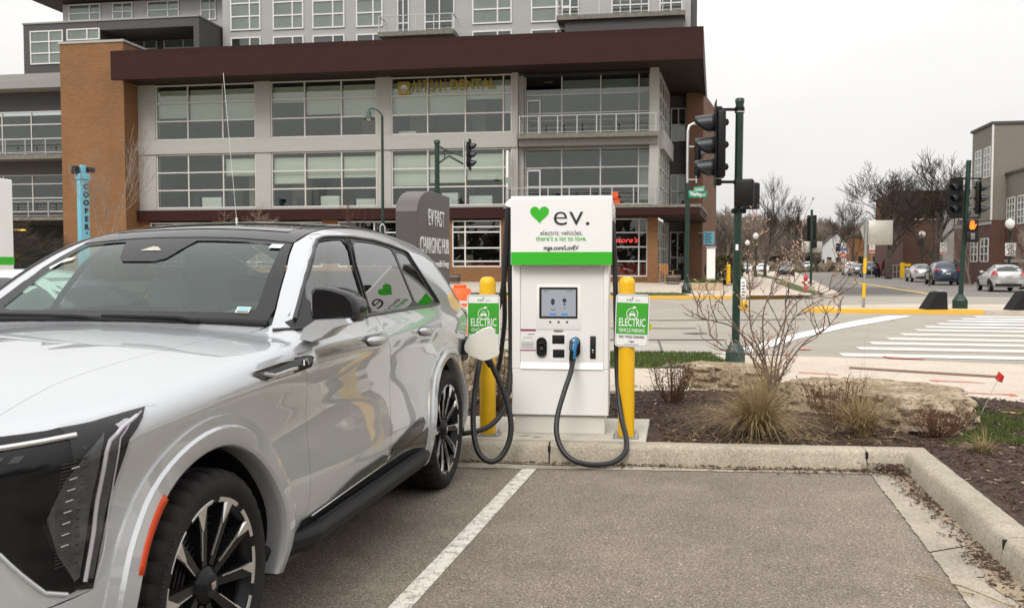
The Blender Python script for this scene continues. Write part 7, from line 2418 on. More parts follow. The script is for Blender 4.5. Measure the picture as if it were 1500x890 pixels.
# far corner signal pole with street name signs
Y = 41.5
b = D(1005.5, 428, Y)
s3 = empty('signal_pole', (b.x, b.y, .14), 0, 'far corner signal pole before the brown building, with green street name signs', 'traffic light', 'traffic signal poles')
octbase(s3, .22, .09, .5, 'green_pole')
mb = MB().mat(M['green_pole'], True); zt_ = zpx(268, Y) - .14; mb.tube([(0, 0, .45), (0.02, 0, zt_)], .105, 14); mb.build('pole', s3)
mb = MB().mat(M['alu'], True); zz = zpx(181, Y) - .14
mb.tube([(0.0, 0, zt_ - .3), (0.0, 0, zz - .35), (.06, 0, zz - .1), (.25, 0, zz), (1.2, 0, zz + .02)], .06, 10); mb.tube([(.4, 0, zt_), (.4, 0, zpx(205, Y) - .14)], .035, 8)
mb.tube([(0, 0, zt_ + .15), (.45, 0, zt_ + .15)], .03, 8); mb.tube([(0, 0, zpx(215, Y) - .14), (.45, 0, zpx(215, Y) - .14)], .03, 8); mb.build('mast_arm', s3)
zc = zpx(233, Y) - .14
signal_head(s3, (.45, -.1, zc), PI / 2 + .25, n=4, pitch=.37, r=.13, vis=.28)
def name_sign(body, px0, px1, py, yaw, h=.32, parent=s3):
    x0, x1 = (px0 - 750) / FPX * Y - b.x, (px1 - 750) / FPX * Y - b.x
    o = empty('name_sign', ((x0 + x1) / 2, -.2, zpx(py, Y) - .14), yaw); o.parent = parent
    w_ = x1 - x0
    mb = MB().mat(M['st_green']); mb.rbox(-w_ / 2, w_ / 2, 0, .012, -h / 2, h / 2, .005, 1); mb.build('blade', o)
    text_obj('name_lettering', body, h * .8, M['ink_white'], o, (0, -.003, 0), width=w_ * .82, ext=.001, bold=.004)
name_sign('Washington', 1006, 1033.5, 285, 0.05)
name_sign('Livingston', 1012.5, 1030, 278, -.65, .27)

# mast with arm in front of the glazed facade
Y = 39.6
b = D(641, 436, Y)
s4 = empty('signal_pole', (b.x, b.y, .15), 0, 'green signal pole with a braced arm in front of the office windows', 'traffic light', 'traffic signal poles')
Ht = zpx(206, Y) - .15
octbase(s4, .22, .1, .5, 'green_pole')
mb = MB().mat(M['green_pole'], True); mb.tube([(0, 0, .45), (0, 0, Ht)], .105, 12); mb.lathe([(.14, -.12), (.14, 0), (.0, .05)], c=(0, 0, Ht), n=12); mb.build('pole', s4)
ax = (680 - 750) / FPX * Y - b.x
z1_, z2_, z3_ = zpx(216, Y) - .15, zpx(226, Y) - .15, zpx(244, Y) - .15
mb = MB().mat(M['green_pole'], True); mb.tube([(0, 0, z1_ + .1), (.35, 0, z1_ - .1), (ax, 0, z2_ - .1)], .035, 8); mb.tube([(0, 0, z3_ + .1), (.5, 0, z3_ + .45), (ax, 0, z3_ + .1)], .045, 8); mb.tube([(.32, 0, z1_ - .1), (.32, 0, z3_ + .35)], .025, 6)
mb.mat(M['alu'], True); mb.tube([(ax, 0, z3_ - .05), (ax, 0, zpx(205, Y) - .15)], .045, 8); mb.build('arm', s4)
signal_head(s4, (ax + .25, 0, zpx(226.5, Y) - .15), PI / 2 - .2, pitch=.36, r=.12, vis=.26)

# far junction signal seen from behind
Y = 45.5
b = D(1187.5, 425, Y)
s5 = empty('signal_pole', (b.x, b.y, .15), 0, 'thin green signal pole by the hydrant, its black head seen from behind', 'traffic light', 'traffic signal poles')
mb = MB().mat(M['curb']); mb.lathe([(.20, 0), (.19, .22), (.12, .24), (0, .24)], n=8, smooth=False); mb.build('base', s5)
Ht = zpx(307, Y) - .15
mb = MB().mat(M['green_pole'], True); mb.tube([(0, 0, .2), (0, 0, Ht)], .06, 10); mb.build('pole', s5)
zc = zpx(334, Y) - .15
signal_head(s5, (.05, .12, zc), PI, pitch=.34, vis=.2)
mb = MB().mat(M['sig_black']); mb.rbox(.0, .25, -.12, .12, zpx(363, Y) - .15, zpx(351, Y) - .15, .03, 2); mb.build('walk_housing', s5)
mb = MB().mat(M['sign_back']); mb.rbox((1175 - 1187.5) / FPX * Y, (1205 - 1187.5) / FPX * Y, .14, .16, zpx(369.5, Y) - .15, zpx(353.5, Y) - .15, .008, 1); mb.build('sign_panel', s5)

# sign post on the island, seen from behind
Y = 29.0
b = D(1264.5, 450, Y)
s6 = empty('sign_post', (b.x, b.y, .12), 0, 'grey post with yellow bands carrying a blank sign back on the island', 'road sign')
mb = MB().mat(M['galv'], True); Ht = zpx(321, Y) - .12; lean = (1267.5 - 1264.5) / FPX * Y / Ht
segs = [(450, 436), (414, 400), (378, 321)]
mb.tube([(0, 0, 0), (lean * Ht, 0, Ht)], .045, 10); mb.build('post', s6)
mb = MB().mat(M['yellow'], True)
for y0, y1 in ((436, 414), (400, 378)):
    za, zb_ = zpx(y0, Y) - .12, zpx(y1, Y) - .12; mb.tube([(lean * za, 0, za), (lean * zb_, 0, zb_)], .052, 10)
mb.build('yellow_band', s6)
mb = MB().mat(M['sign_back']); z0, z1 = zpx(358.5, Y) - .12, zpx(322.5, Y) - .12
mb.rbox(lean * Ht + .06, (1306 - 1264.5) / FPX * Y, .0, .02, z0, z1, .01, 1)
mb.build('sign_panel', s6)
mb = MB().mat(M['sign_back']); mb.add([(.04, .02, z1 - .02), (-.14, -.02, (z0 + z1) / 2 + .1), (.02, .02, z0 + .05), (.045, .04, z0 + .05), (.06, .04, z1 - .02)], [(0, 1, 2, 3, 4)])
o = mb.build('side_panel', s6); sm_ = o.modifiers.new('t', 'SOLIDIFY'); sm_.thickness = .01

# street lamps
Y = 40.2
b = D(561.5, 430, Y)
lp = empty('street_lamp', (b.x, b.y, .16), 0, 'tall green gooseneck street lamp standing before the office windows', 'street lamp')
Ht = zpx(170, Y) - .16
mb = MB().mat(M['green_pole'], True); mb.lathe([(.16, 0), (.15, .5), (.09, .7), (.075, 1.0), (.055, Ht)], n=12)
arm = [(0, 0, Ht - .15), (0, 0, Ht), (-.12, 0, Ht + .18), (-.32, 0, Ht + .30), (-.50, 0, Ht + .32), (-.58, 0, Ht + .24)]
mb.tube(spline(arm, 5), .03, 8); mb.build('post', lp)
mb = MB().mat(M['green_base'], True); mb.lathe([(.02, .16), (.07, .10), (.10, .02), (.10, -.06), (.20, -.14), (.25, -.24), (.24, -.25), (0, -.2)], c=(-.58, 0, Ht + .10), n=18); mb.build('shade', lp)
mb = MB().mat(M['globe'], True); mb.lathe([(.12, -.14), (.10, -.24), (.05, -.29), (0, -.30)], c=(-.58, 0, Ht + .10), n=12); mb.build('bulb', lp)
mb = MB().mat(M['alu'], True); z = zpx(336, Y) - .16; mb.tube([(-.10, -.1, z - .22), (-.10, -.12, z + .12), (0, -.12, z + .24), (.10, -.12, z + .12), (.10, -.1, z - .22)], .03, 8); mb.build('bike_hoop', lp)
def globe_lamp(px, py_top, py_base, Y, label, zb=.14, gscale=1.0, extra=None):
    b = D(px, py_base, Y)
    r = empty('street_lamp', (b.x, Y, zb), 0, label, 'street lamp', 'green posts with globe lamps')
    H_ = zpx(py_top, Y) - zb
    g = .21 * gscale
    mb = MB().mat(M['green_pole'], True); mb.lathe([(.18, 0), (.17, .5), (.10, .62), (.075, .9), (.06, H_ - 3.1 * g), (.10, H_ - 3.0 * g), (.12, H_ - 2.4 * g), (.09, H_ - 2.35 * g)], n=12); mb.build('post', r)
    mb = MB().mat(M['globe'], True); mb.lathe([(.09, H_ - 2.35 * g), (g * .8, H_ - 2.0 * g), (g, H_ - 1.4 * g), (g * .92, H_ - .85 * g), (g * .55, H_ - .45 * g), (.0, H_ - .42 * g)], n=16); mb.build('globe', r)
    mb = MB().mat(M['alu'], True); mb.lathe([(g * .56, H_ - .46 * g), (g * .4, H_ - .25 * g), (.04, H_ - .15 * g), (.0, H_)], n=10); mb.build('finial', r)
    return r
gl1 = globe_lamp(1477.5, 319, 415, 52.5, 'globe lamp post on the right, with the speed sign below its globe', gscale=1.25)
sgn = empty('speed_sign', (0, -.12, 0)); sgn.parent = gl1
z0, z1 = zpx(374.5, 52.5) - .14, zpx(356, 52.5) - .14; w_ = .60
mb = MB().mat(M['ink_white']); mb.rbox(-w_ / 2, w_ / 2, 0, .015, z0, z1, .02, 2); mb.build('panel', sgn)
mb = MB().mat(M['ink']); 
for a in ((-w_ / 2 + .03, w_ / 2 - .03, z1 - .045, z1 - .03), (-w_ / 2 + .03, w_ / 2 - .03, z0 + .03, z0 + .045), (-w_ / 2 + .03, -w_ / 2 + .045, z0 + .046, z1 - .046), (w_ / 2 - .045, w_ / 2 - .03, z0 + .046, z1 - .046)): mb.box(a[0], a[1], -.003, -.001, a[2], a[3])
mb.build('border', sgn)
for t_, z_, h_, wd in (('SPEED', .80, .17, .46), ('LIMIT', .60, .17, .40), ('20', .27, .40, .42)): text_obj('sign_lettering', t_, h_, M['ink'], sgn, (0, -.004, z0 + (z1 - z0) * z_), width=wd, ext=.001, bold=.006)
globe_lamp(1349.5, 337, 402, 77, 'globe lamp post near the silver sedan, before the brick building', gscale=1.3)
globe_lamp(1106.5, 340, 400, 88, 'globe lamp post on the left, the taller and nearer of two', gscale=1.35)
globe_lamp(1094.5, 351, 397, 112, 'globe lamp post on the left, the farther and shorter of two', gscale=1.4)

# rubber channelizer bases on the island
for px0, px1, py0, py1, Y, lab in ((1350, 1383, 428, 453.5, 27.9, 'black sloped rubber block on the island, left of the leaning pole'), (1475, 1512, 425, 452.5, 27.5, 'black sloped rubber block at the right edge of the island')):
    p = D((px0 + px1) / 2, py1, Y); w_ = (px1 - px0) / FPX * Y; h_ = (py1 - py0) / FPX * Y
    mb = MB().mat(M['plastic_matte'])
    mb.prism([(-w_ / 2, 0), (w_ / 2, 0), (w_ / 2 - .03, h_), (-.0, h_)], -.26, .26, Matrix(((1, 0, 0), (0, 0, 1), (0, 1, 0))))
    mb.mat(M['galv']); mb.box(.04, w_ / 2 - .06, -.18, .18, h_, h_ + .05)
    o = mb.build('rubber_block', None, (p.x, p.y, .12)); bevel(o, .02, 2)
    tag(o, lab, 'traffic block', 'black rubber blocks on the island')

# hydrant
Y = 44.5; p = D(1180, 424, Y)
hy = empty('fire_hydrant', (p.x, p.y, .16), 0, 'small red fire hydrant on the corner lawn', 'hydrant')
mb = MB().mat(M['hydrant'], True); s_ = .62
mb.lathe([(.2 * s_, 0), (.2 * s_, .05), (.14 * s_, .07), (.13 * s_, .55), (.17 * s_, .58), (.17 * s_, .62), (.13 * s_, .72), (.05 * s_, .82), (.04 * s_, .9), (0, .9)], n=14); mb.build('barrel', hy)
mb = MB().mat(M['hydrant'], True)
mb.tube([(-.17, 0, .42), (.17, 0, .42)], .055, 10); mb.mat(M['globe'], True); mb.tube([(0, -.13, .42), (0, -.06, .42)], .07, 10); mb.build('outlet', hy)
# blue tower sign by the brick tower
Y = 46.0; p = D(124, 400, Y)
bt = empty('blade_sign', (p.x, p.y, .2), .95, 'light blue vertical sign post with stacked letters beside the brick tower', 'sign')
Ht = zpx(263, Y) - .2
mb = MB().mat(M['cyan']); mb.box(-.24, .24, -.16, .16, 0, Ht); mb.box(-.30, .30, -.22, .22, Ht, Ht + .28); mb.box(-.12, .12, -.14, .14, Ht + .28, Ht + .7); bevel(mb.build('column', bt), .03, 2)
mb = MB().mat(M['plastic']); mb.rbox(-.52, -.2, -.1, .16, Ht + .25, Ht + .65, .03, 2); mb.rbox(.14, .5, -.3, -.05, Ht + .36, Ht + .62, .03, 2); mb.build('floodlight', bt)
for i, chh in enumerate("COOPER'S"):
    text_obj('sign_letter', chh, .36, M['ink'], bt, (.06, -.172, Ht - .36 - i * .40), ext=.02, bold=.012)

# ------------------------------------------------------------------ corner terrace bits
def at(px, py, Y): p = D(px, py, Y); return p
p = at(1041.5, 398, 49)
pl = empty('pylon_sign', (p.x, p.y, .3), -.1, 'white upright sign slab with a grey cap on the far corner', 'sign')
w_ = (1048 - 1036) / FPX * 49; Ht = zpx(363, 49) - .3
mb = MB().mat(M['white_off']); mb.box(-w_ / 2, w_ / 2, 0, .2, .1, Ht); bevel(mb.build('slab', pl), .01, 1)
mb = MB().mat(M['galv']); mb.box(-w_ / 2 - .05, w_ / 2 + .05, -.05, .25, Ht, Ht + .08); mb.build('cap', pl)
mb = MB().mat(M['plastic']); mb.box(-.1, .1, .05, .15, -.2, .1); mb.build('foot', pl)
p = at(1038.5, 348.5, 60.5)
mb = MB().mat(M['cyan']); mb.box(-.36, .36, 0, .05, -.42, .42); mb.mat(M['ink'])
for k in range(5): mb.box(-.26, .2 - .07 * (k % 2), -.01, -.002, -.3 + k * .14, -.25 + k * .14)
mb.mat(M['galv']); mb.box(-.7, -.36, .01, .04, .3, .34)
tag(mb.build('hanging_sign', None, p), 'light blue hanging sign on the corner of the brown building', 'sign')
# planter wall with grass
p0, p1 = at(1014, 424, 44.0), at(1060, 424, 44.0)
pw = empty('planter', ((p0.x + p1.x) / 2, 44.6, .2), 0, 'long beige block planter with grass at the far corner', 'planter')
L_ = (p1.x - p0.x) / 2
mb = MB().mat(M['beige_block'])
for k in range(4): mb.box(-L_ + k * L_ / 2 + .012, -L_ + (k + 1) * L_ / 2 - .012, -.4, .9, -.1, .36)
bevel(mb.build('block_wall', pw), .012, 1)
# barrels
for px, py, Y, lab in ((986, 414, 51.0, 'half barrel planter by the terrace chair outside the corner shop'), (664, 418, 51.5, 'half barrel planter below the shop window, right of the monument sign')):
    p = at(px, py, Y)
    r = empty('barrel_planter', (p.x, p.y, .36), 0, lab, 'planter', 'half barrel planters on the far pavement')
    mb = MB().mat(M['barrel'], True); mb.lathe([(.34, 0), (.41, .3), (.42, .52), (.38, .52), (.36, .44), (0, .44)], n=20); mb.build('tub', r)
    mb = MB().mat(M['galv'], True)
    for z, rr in ((.08, .368), (.42, .425)): mb.lathe([(rr, z - .03), (rr + .003, z + .03)], n=20)
    mb.build('hoop', r)
# wooden terrace chairs
def terrace_chair(px, py, Y, rz, label, dark=False):
    p = at(px, py, Y)
    r = empty('terrace_chair', (p.x, p.y, far_z(Y)), rz, label, 'chair', 'chairs on the corner terrace')
    mt = 'plastic_matte' if dark else 'wood'
    mb = MB().mat(M[mt]); mb.box(-.28, .28, -.26, .26, .40, .44); mb.build('seat', r)
    mb = MB().mat(M[mt])
    for k in range(4): mb.box(-.26 + k * .14, -.16 + k * .14, .24, .27, .50, 1.0)
    mb.box(-.29, .29, .235, .275, 1.0, 1.07); mb.build('backrest', r)
    for x in (-.26, .26):
        for y, h in ((-.24, .65), (.25, 1.02)):
            mb = MB().mat(M[mt]); mb.box(x - .03, x + .03, y - .03, y + .03, 0, h); mb.build('leg', r)
        mb = MB().mat(M[mt]); mb.box(x - .05, x + .05, -.28, .22, .65, .68); mb.build('armrest', r)
terrace_chair(976, 413, 52.0, .5, 'orange wooden terrace chair beside the brick pier')
terrace_chair(990, 409, 56.0, 1.2, 'dark terrace chair behind the half barrel planter', True)
terrace_chair(998, 409, 57.0, -.8, 'dark terrace chair nearest the green signal pole', True)
for px, Y, h0, mat, lab, cat in ((1048, 50, 392, 'plastic_matte', 'short dark bollard light beside the white upright sign', 'bollard'), (1067, 55, 387, 'yellow', 'short yellow marker post near the olive hedge', 'post')):
    p = at(px, 405, Y); Ht = zpx(h0, Y) - .3
    mb = MB().mat(M[mat], True); mb.lathe([(.12, 0), (.12, Ht - .1), (.13, Ht - .08), (.12, Ht), (0, Ht + .02)], n=12)
    tag(mb.build('marker_post', None, (p.x, p.y, .28)), lab, cat)
# stop sign and blue street plate near the white house
Y = 140; p = D(1234.7, 398, Y)
st = empty('stop_sign', (p.x, p.y, .2), 0, 'red stop sign with a blue street plate near the white house', 'road sign')
Ht = zpx(363, Y) - .2
mb = MB().mat(M['galv'], True); mb.tube([(0, 0.03, 0), (0, 0.03, Ht)], .05, 8); mb.build('post', st)
zc = zpx(374, Y) - .2
mb = MB().mat(M['red_flag']); mb.prism([(.42 * math.cos(PI / 8 + k * PI / 4), zc + .42 * math.sin(PI / 8 + k * PI / 4)) for k in range(8)], 0, .02, XZ); mb.build('octagon', st)
text_obj('sign_lettering', 'STOP', .28, M['ink_white'], st, (0, -.01, zc), width=.6, ext=.003, bold=.01)
mb = MB().mat(M['paint_blue'] if False else plain('street plate blue', (.03, .09, .3), .4)); mb.rbox(-.5, .5, 0, .02, zpx(367, Y) - .2, zpx(363, Y) - .2, .01, 1); mb.build('name_plate', st)
# yellow gate arm and guard rail by the brick building
p = D(1321.5, 398, 88)
mb = MB().mat(M['yellow']); h_ = zpx(384.5, 88) - .14; mb.box(-.18, .18, -.1, .1, 0, h_); mb.box(.19, .8, -.06, .06, h_ - .35, h_ - .1)
tag(mb.build('gate_post', None, (p.x, p.y, .14)), 'yellow gate post with a short arm beside the brick building', 'post')
mb = MB().mat(M['rail']); p = D(1303, 398, 90)
for k in range(6): mb.box(k * .35 - .02, k * .35 + .02, -.02, .02, 0, 1.15)
mb.box(-.02, 1.77, -.025, .025, 1.15, 1.2); mb.box(-.02, 1.77, -.02, .02, .5, .54)
tag(mb.build('guard_rail', None, (p.x, p.y, .14)), 'grey metal guard rail between the big tree and the yellow gate post', 'railing')
# small notices on posts
for px, py0, py1, Y, lab in ((1277, 347, 378, 84, 'narrow white notice on a dark post before the orange brick wall'), (1381.5, 355, 378, 70, 'narrow white and red notice beside the second large tree')):
    p = D(px, 398, Y); z0, z1 = zpx(py1, Y), zpx(py0, Y)
    r = empty('notice_sign', (p.x, p.y, 0), 0, lab, 'sign', 'narrow notices along the right pavement')
    mb = MB().mat(M['galv'], True); mb.tube([(0, .03, .1), (0, .03, z1)], .03, 6); mb.build('post', r)
    mb = MB().mat(M['ink_white']); mb.box(-.26, .26, 0, .02, z0 + (z1 - z0) * .25, z1); mb.build('panel', r)
    mb = MB().mat(M['red_mark']); mb.box(-.26, .26, -.004, -.001, z0 + (z1 - z0) * .27, z0 + (z1 - z0) * .40); mb.mat(M['ink_grey'])
    for k in range(5): mb.box(-.18, .18 - .05 * (k % 2), -.004, -.001, z0 + (z1 - z0) * (.48 + k * .09), z0 + (z1 - z0) * (.51 + k * .09))
    mb.build('print', r)

# ------------------------------------------------------------------ buildings on the right
def plainbox(name, mat, x0, x1, y0, y1, z0, z1, parent): m = MB().mat(M[mat]); m.box(x0, x1, y0, y1, z0, z1); return m.build(name, parent)
def grid_window(parent, x, y0, y1, z0, z1, nv, nh, face='x'):
    mb = MB().mat(M['frame_w']); b_ = .07
    for k in range(nv + 1): y = y0 + (y1 - y0) * k / nv; mb.box(x - .04, x + .04, y - b_ / 2, y + b_ / 2, z0, z1)
    for k in range(nh + 1):
        z = z0 + (z1 - z0) * k / nh
        for q in range(nv): mb.box(x - .03, x + .03, y0 + (y1 - y0) * q / nv + b_ / 2, y0 + (y1 - y0) * (q + 1) / nv - b_ / 2, z - b_ / 2, z + b_ / 2)
    w = mb.build('window', parent)
    m = MB().mat(M['pane_dark']); m.add([(x - .012, y0, z0), (x - .012, y1, z0), (x - .012, y1, z1), (x - .012, y0, z1)], [(0, 1, 2, 3)]); m.build('pane', w)
    m = MB().mat(M['room_dark']); m.add([(x + .028, y0, z0), (x + .028, y1, z0), (x + .028, y1, z1), (x + .028, y0, z1)], [(0, 1, 2, 3)]); m.build('backing', w)
c = D(1453.5, 300, 62)
tb = empty('school_building', (c.x, 62, 0), -math.radians(11), 'taupe panelled building on a red brick base at the right edge', 'building')
zt2 = zpx(181.5, 62); zm = zpx(322, 62)
mb = MB().mat(M['tan_panel']); mb.box(0, 22, .2, 4.75, zm, zt2); mb.build('upper_wall', tb)
plainbox('roof_edge', 'metal_dark', -.12, 22.1, .08, 4.9, zt2, zt2 + .18, tb)
mb = MB().mat(M['tan_panel']); mb.box(.9, 22, -4.3, .19, zm, zpx(249, 58.5)); mb.build('lower_wall', tb)
plainbox('roof_edge', 'metal_dark', .8, 22.1, -4.4, .19, zpx(249, 58.5), zpx(249, 58.5) + .16, tb)
plainbox('brick_base', 'brick_red', .0, 22, .2, 9.0, 0, zm - .01, tb); plainbox('brick_base', 'brick_red', .92, 22, -4.3, .19, 0, zm - .01, tb)
plainbox('stone_course', 'panel', -.05, .02, .15, 9.0, zm - .28, zm - .08, tb); plainbox('stone_course', 'panel', .86, .93, -4.35, .14, 1.55, 1.75, tb)
plainbox('corner_trim', 'frame_w', -.05, .05, .12, .25, zm, zt2 - .02, tb)
plainbox('corner_trim', 'frame_w', .85, .96, -4.38, -4.25, zm, zpx(249, 58.5) - .02, tb)
for y0, y1 in ((.6, 1.9), (2.6, 3.9)):
    grid_window(tb, -.01, y0, y1, zpx(259, 63), zpx(216, 63), 2, 4)
for y0, y1 in ((.6, 2.3), (3.0, 4.6)): grid_window(tb, -.01, y0, y1, zpx(383, 64), zpx(350, 64), 2, 3)
for y0, y1 in ((-3.9, -2.2), (-1.6, -.1)): grid_window(tb, .89, y0, y1, zpx(328, 60), zpx(288, 60), 3, 4)
# brick building farther along
c = D(1417, 300, 92)
bb = empty('brick_building', (c.x, 92, 0), -math.radians(12), 'red brown brick building with a grey metal roof behind the two large bare trees', 'building')
zt3 = zpx(266, 92); zq = zpx(322, 92)
wd = (1417 - 1330) / FPX * 92
plainbox('upper_wall', 'brick_tan' if False else 'brick_side', -wd, 0, 1.2, 16, zq, zt3 - .8, bb)
plainbox('lower_wall', 'brick_red', -wd, 0.0, 0, 16, 0, zq - .01, bb)
plainbox('parapet', 'panel', -wd - .1, .1, -.08, 1.19, zq, zq + .22, bb)
mb = MB().mat(M['metal_grey'] if False else M['paint_grey']); mb.prism([(-.6, zt3 - .85), (17, zt3 - .85), (17, zt3 + 1.2), (1.2, zt3 + .35)], -wd - .6, .6, Matrix(((0, 0, 1), (1, 0, 0), (0, 1, 0)))); mb.build('roof', bb)
plainbox('stair_tower', 'metal_grey', -wd * .42, -wd * .18, -1.2, -.02, 0, zpx(300, 90), bb)
for x0 in (-wd * .9, -wd * .72, -wd * .55): 
    mb = MB().mat(M['car_glass']); mb.box(x0, x0 + .9, 1.17, 1.195, zq + .9, zq + 2.3); mb.build('window', bb)
plainbox('base_course', 'panel', -wd - .05, .05, -.05, -.005, 0, 1.0, bb)
# small orange brick building
c = D(1290, 390, 125)
ob = empty('shop_building', (c.x, 125, 0), -math.radians(14), 'low orange brick shop far down the right side of the street', 'building')
plainbox('wall', 'brick_tan', -3.6, 6, 0, 8, 0, zpx(347, 125), ob); plainbox('roof', 'metal_dark', -3.8, 6.2, -.2, 8.2, zpx(347, 125), zpx(344, 125), ob)
plainbox('window', 'car_glass', -1.0, .2, -.03, -.005, 1.0, 2.4, ob); plainbox('door', 'frame_w', 1.0, 1.9, -.03, -.005, 0, 2.2, ob)
plainbox('window', 'car_glass', -2.9, -2.0, -.03, -.005, 1.0, 2.4, ob)
# white gabled house
Y = 175; c = D(1224, 390, Y); hwid = (1242 - 1205) / FPX * Y / 2
wh = empty('gabled_house', (c.x, Y, .2), -math.radians(17), 'white clapboard house with a steep gable far down the street', 'house')
ze = zpx(361, Y); zp = zpx(341, Y)
mb = MB().mat(M['white_siding']); mb.prism([(-hwid, 0), (hwid, 0), (hwid, ze), (0, zp - .3), (-hwid, ze)], 0, 9, XZ); mb.build('wall', wh)
mb = MB().mat(M['shingle'])
for sg_ in (-1, 1): mb.add([(sg_ * (hwid + .35), -.35, ze - .25), (0, -.35, zp), (0, 9.2, zp), (sg_ * (hwid + .35), 9.2, ze - .25)], [(0, 1, 2, 3)])
o = mb.build('roof', wh); sm_ = o.modifiers.new('t', 'SOLIDIFY'); sm_.thickness = .2
plainbox('chimney', 'brick_red', .8, 1.4, 3, 3.6, zp - 1, zp + .8, wh)
for x0, z0 in ((.0, 3.5), (.1, .9), (-1.6, .9)):
    mb = MB().mat(M['car_glass']); mb.box(x0, x0 + .85, -.03, -.005, z0, z0 + 1.5); mb.build('window', wh)
silver_suv()
# ------------------------------------------------------------------ vegetation
from mathutils import noise as mnoise
def bare_tree(mb, base, H, rng, r0=.16, spread=.55, levels=5, trunk=.3, lean=(0, 0), sides=5, up=.25, nb=(3, 4), tw=.012):
    """adds a leafless tree: trunk, limbs, and fine twigs"""
    def grow(p, d, L, r, lev):
        n = 4 if lev < 2 else 3
        pts, rs = [Vector(p)], [r]
        dd = Vector(d)
        for i in range(n):
            dd = (dd + Vector((rng.gauss(0, .13), rng.gauss(0, .13), rng.gauss(0, .08) + up * .16))).normalized()
            pts.append(pts[-1] + dd * (L / n)); rs.append(max(tw * .5, r * (1 - .5 * (i + 1) / n)))
        mb.tube(pts, rs, sides if lev == 0 else (4 if lev < 2 else 3), caps=False)
        if lev >= levels: return
        k = rng.randint(*nb) + (1 if lev == 0 else 0)
        for j in range(k):
            t = 1.0 if j == 0 else rng.uniform(.35, .98)
            i = min(n - 1, int(t * n)); q = pts[i].lerp(pts[i + 1], t * n - i)
            a = rng.uniform(0, 2 * PI)
            side = Vector((math.cos(a), math.sin(a), 0))
            ang = (.22 if j == 0 else rng.uniform(.55, 1.15)) * spread * 1.3
            nd = (dd * math.cos(ang) + side * math.sin(ang) + Vector((0, 0, up * .35))).normalized()
            grow(q, nd, L * rng.uniform(.58, .80), max(tw * .6, rs[i] * (.78 if j == 0 else .55)), lev + 1)
    grow(base, Vector((lean[0], lean[1], 1)).normalized(), H * trunk, r0, 0)
def tree(px, py, ptop, Y, label, rng_seed, kind='bark', zb=.14, r0=.16, spread=.6, levels=5, trunk=.32, group='bare street trees', nb=(3, 4), up=.25, lean=(0, 0), tw=.02):
    p = D(px, py, Y)
    r = empty('bare_tree', (p.x, Y, zb), 0, label, 'tree', group)
    H_ = D(px, ptop, Y).z - zb
    mb = MB().mat(M[kind], True)
    rng = random.Random(rng_seed)
    bare_tree(mb, (0, 0, -.1), H_, rng, r0, spread, levels, trunk, lean, nb=nb, up=up, tw=tw)
    top = max(v[2] for v in mb.v)
    s = H_ / top
    mb.v = [(x * s, y * s, z * s) for x, y, z in mb.v]
    # trunk is the first tube, the rest is the crown
    nv = 5 * 5
    cr = MB().mat(M[kind], True)
    cr.v = mb.v[nv:]; cr.f, cr.m, cr.sm = [], [], []
    tr = MB().mat(M[kind], True); tr.v = mb.v[:nv]
    for f in mb.f:
        (tr.f if max(f) < nv else cr.f).append(f if max(f) < nv else tuple(i - nv for i in f))
    for q in (tr, cr): q.m = [0] * len(q.f); q.sm = [True] * len(q.f)
    tr.build('trunk', r, fix=False); cr.build('crown', r, fix=False)
    return r
tree(1121, 399, 243, 92, 'tall bare tree on the left verge behind the black SUV', 3, r0=.22, spread=.42, levels=5, trunk=.36, up=.5, nb=(4, 4))
tree(1302, 402, 232, 88, 'large spreading bare tree left of the two by the brick building', 8, r0=.30, spread=.62, levels=5, trunk=.30, nb=(4, 5), tw=.028)
tree(1371, 398, 214, 78, 'large spreading bare tree right of the two by the brick building', 21, r0=.30, spread=.62, levels=5, trunk=.30, nb=(4, 5), tw=.026)
tree(1198, 396, 330, 150, 'thin bare tree beside the white gabled house', 5, r0=.22, spread=.5, levels=4, nb=(3, 4), tw=.04)
tree(1228, 392, 300, 160, 'bare tree in front of the white gabled house', 6, r0=.26, spread=.6, levels=5, nb=(3, 4), tw=.035)
tree(1163, 398, 292, 135, 'slim bare tree between the black signal head and the tall street tree', 9, r0=.2, spread=.45, levels=5, up=.5, tw=.03)
tree(1068, 398, 318, 120, 'small bare tree beyond the olive hedge', 12, r0=.2, spread=.55, levels=5, tw=.03)
tree(1249, 400, 262, 125, 'bare tree behind the line of cars at the right kerb', 14, r0=.25, spread=.6, levels=5, tw=.03)
tree(1362, 398, 320, 60, 'thin young bare tree near the leaning island pole', 15, r0=.06, spread=.4, levels=4, up=.6, tw=.012)
tree(1421, 402, 300, 66, 'thin young bare tree before the taupe school building', 17, kind='pale_bark', r0=.07, spread=.45, levels=4, up=.5, tw=.012)
tree(1503, 402, 305, 50, 'young pale bare tree at the right edge of the photo', 18, kind='pale_bark', r0=.07, spread=.6, levels=5, up=.4, tw=.012)
tree(168, 405, 165, 44, 'young pale bare tree before the brick tower', 30, kind='pale_bark', r0=.07, spread=.36, levels=5, trunk=.34, up=.7, group='pale trees before the brown building', zb=.2, tw=.012, nb=(3, 3))
tree(505, 400, 275, 43, 'sparse young bare tree rising over the SUV roof in front of the second bay', 31, kind='twig', r0=.05, spread=.3, levels=4, up=.8, group='pale trees before the brown building', zb=.2, tw=.008, nb=(2, 3))
tree(345, 410, 300, 41, 'low spreading bare ornamental tree just above the SUV roof', 32, kind='pale_bark', r0=.08, spread=.95, levels=5, trunk=.42, up=.05, group='pale trees before the brown building', zb=.2, tw=.010, nb=(4, 5))
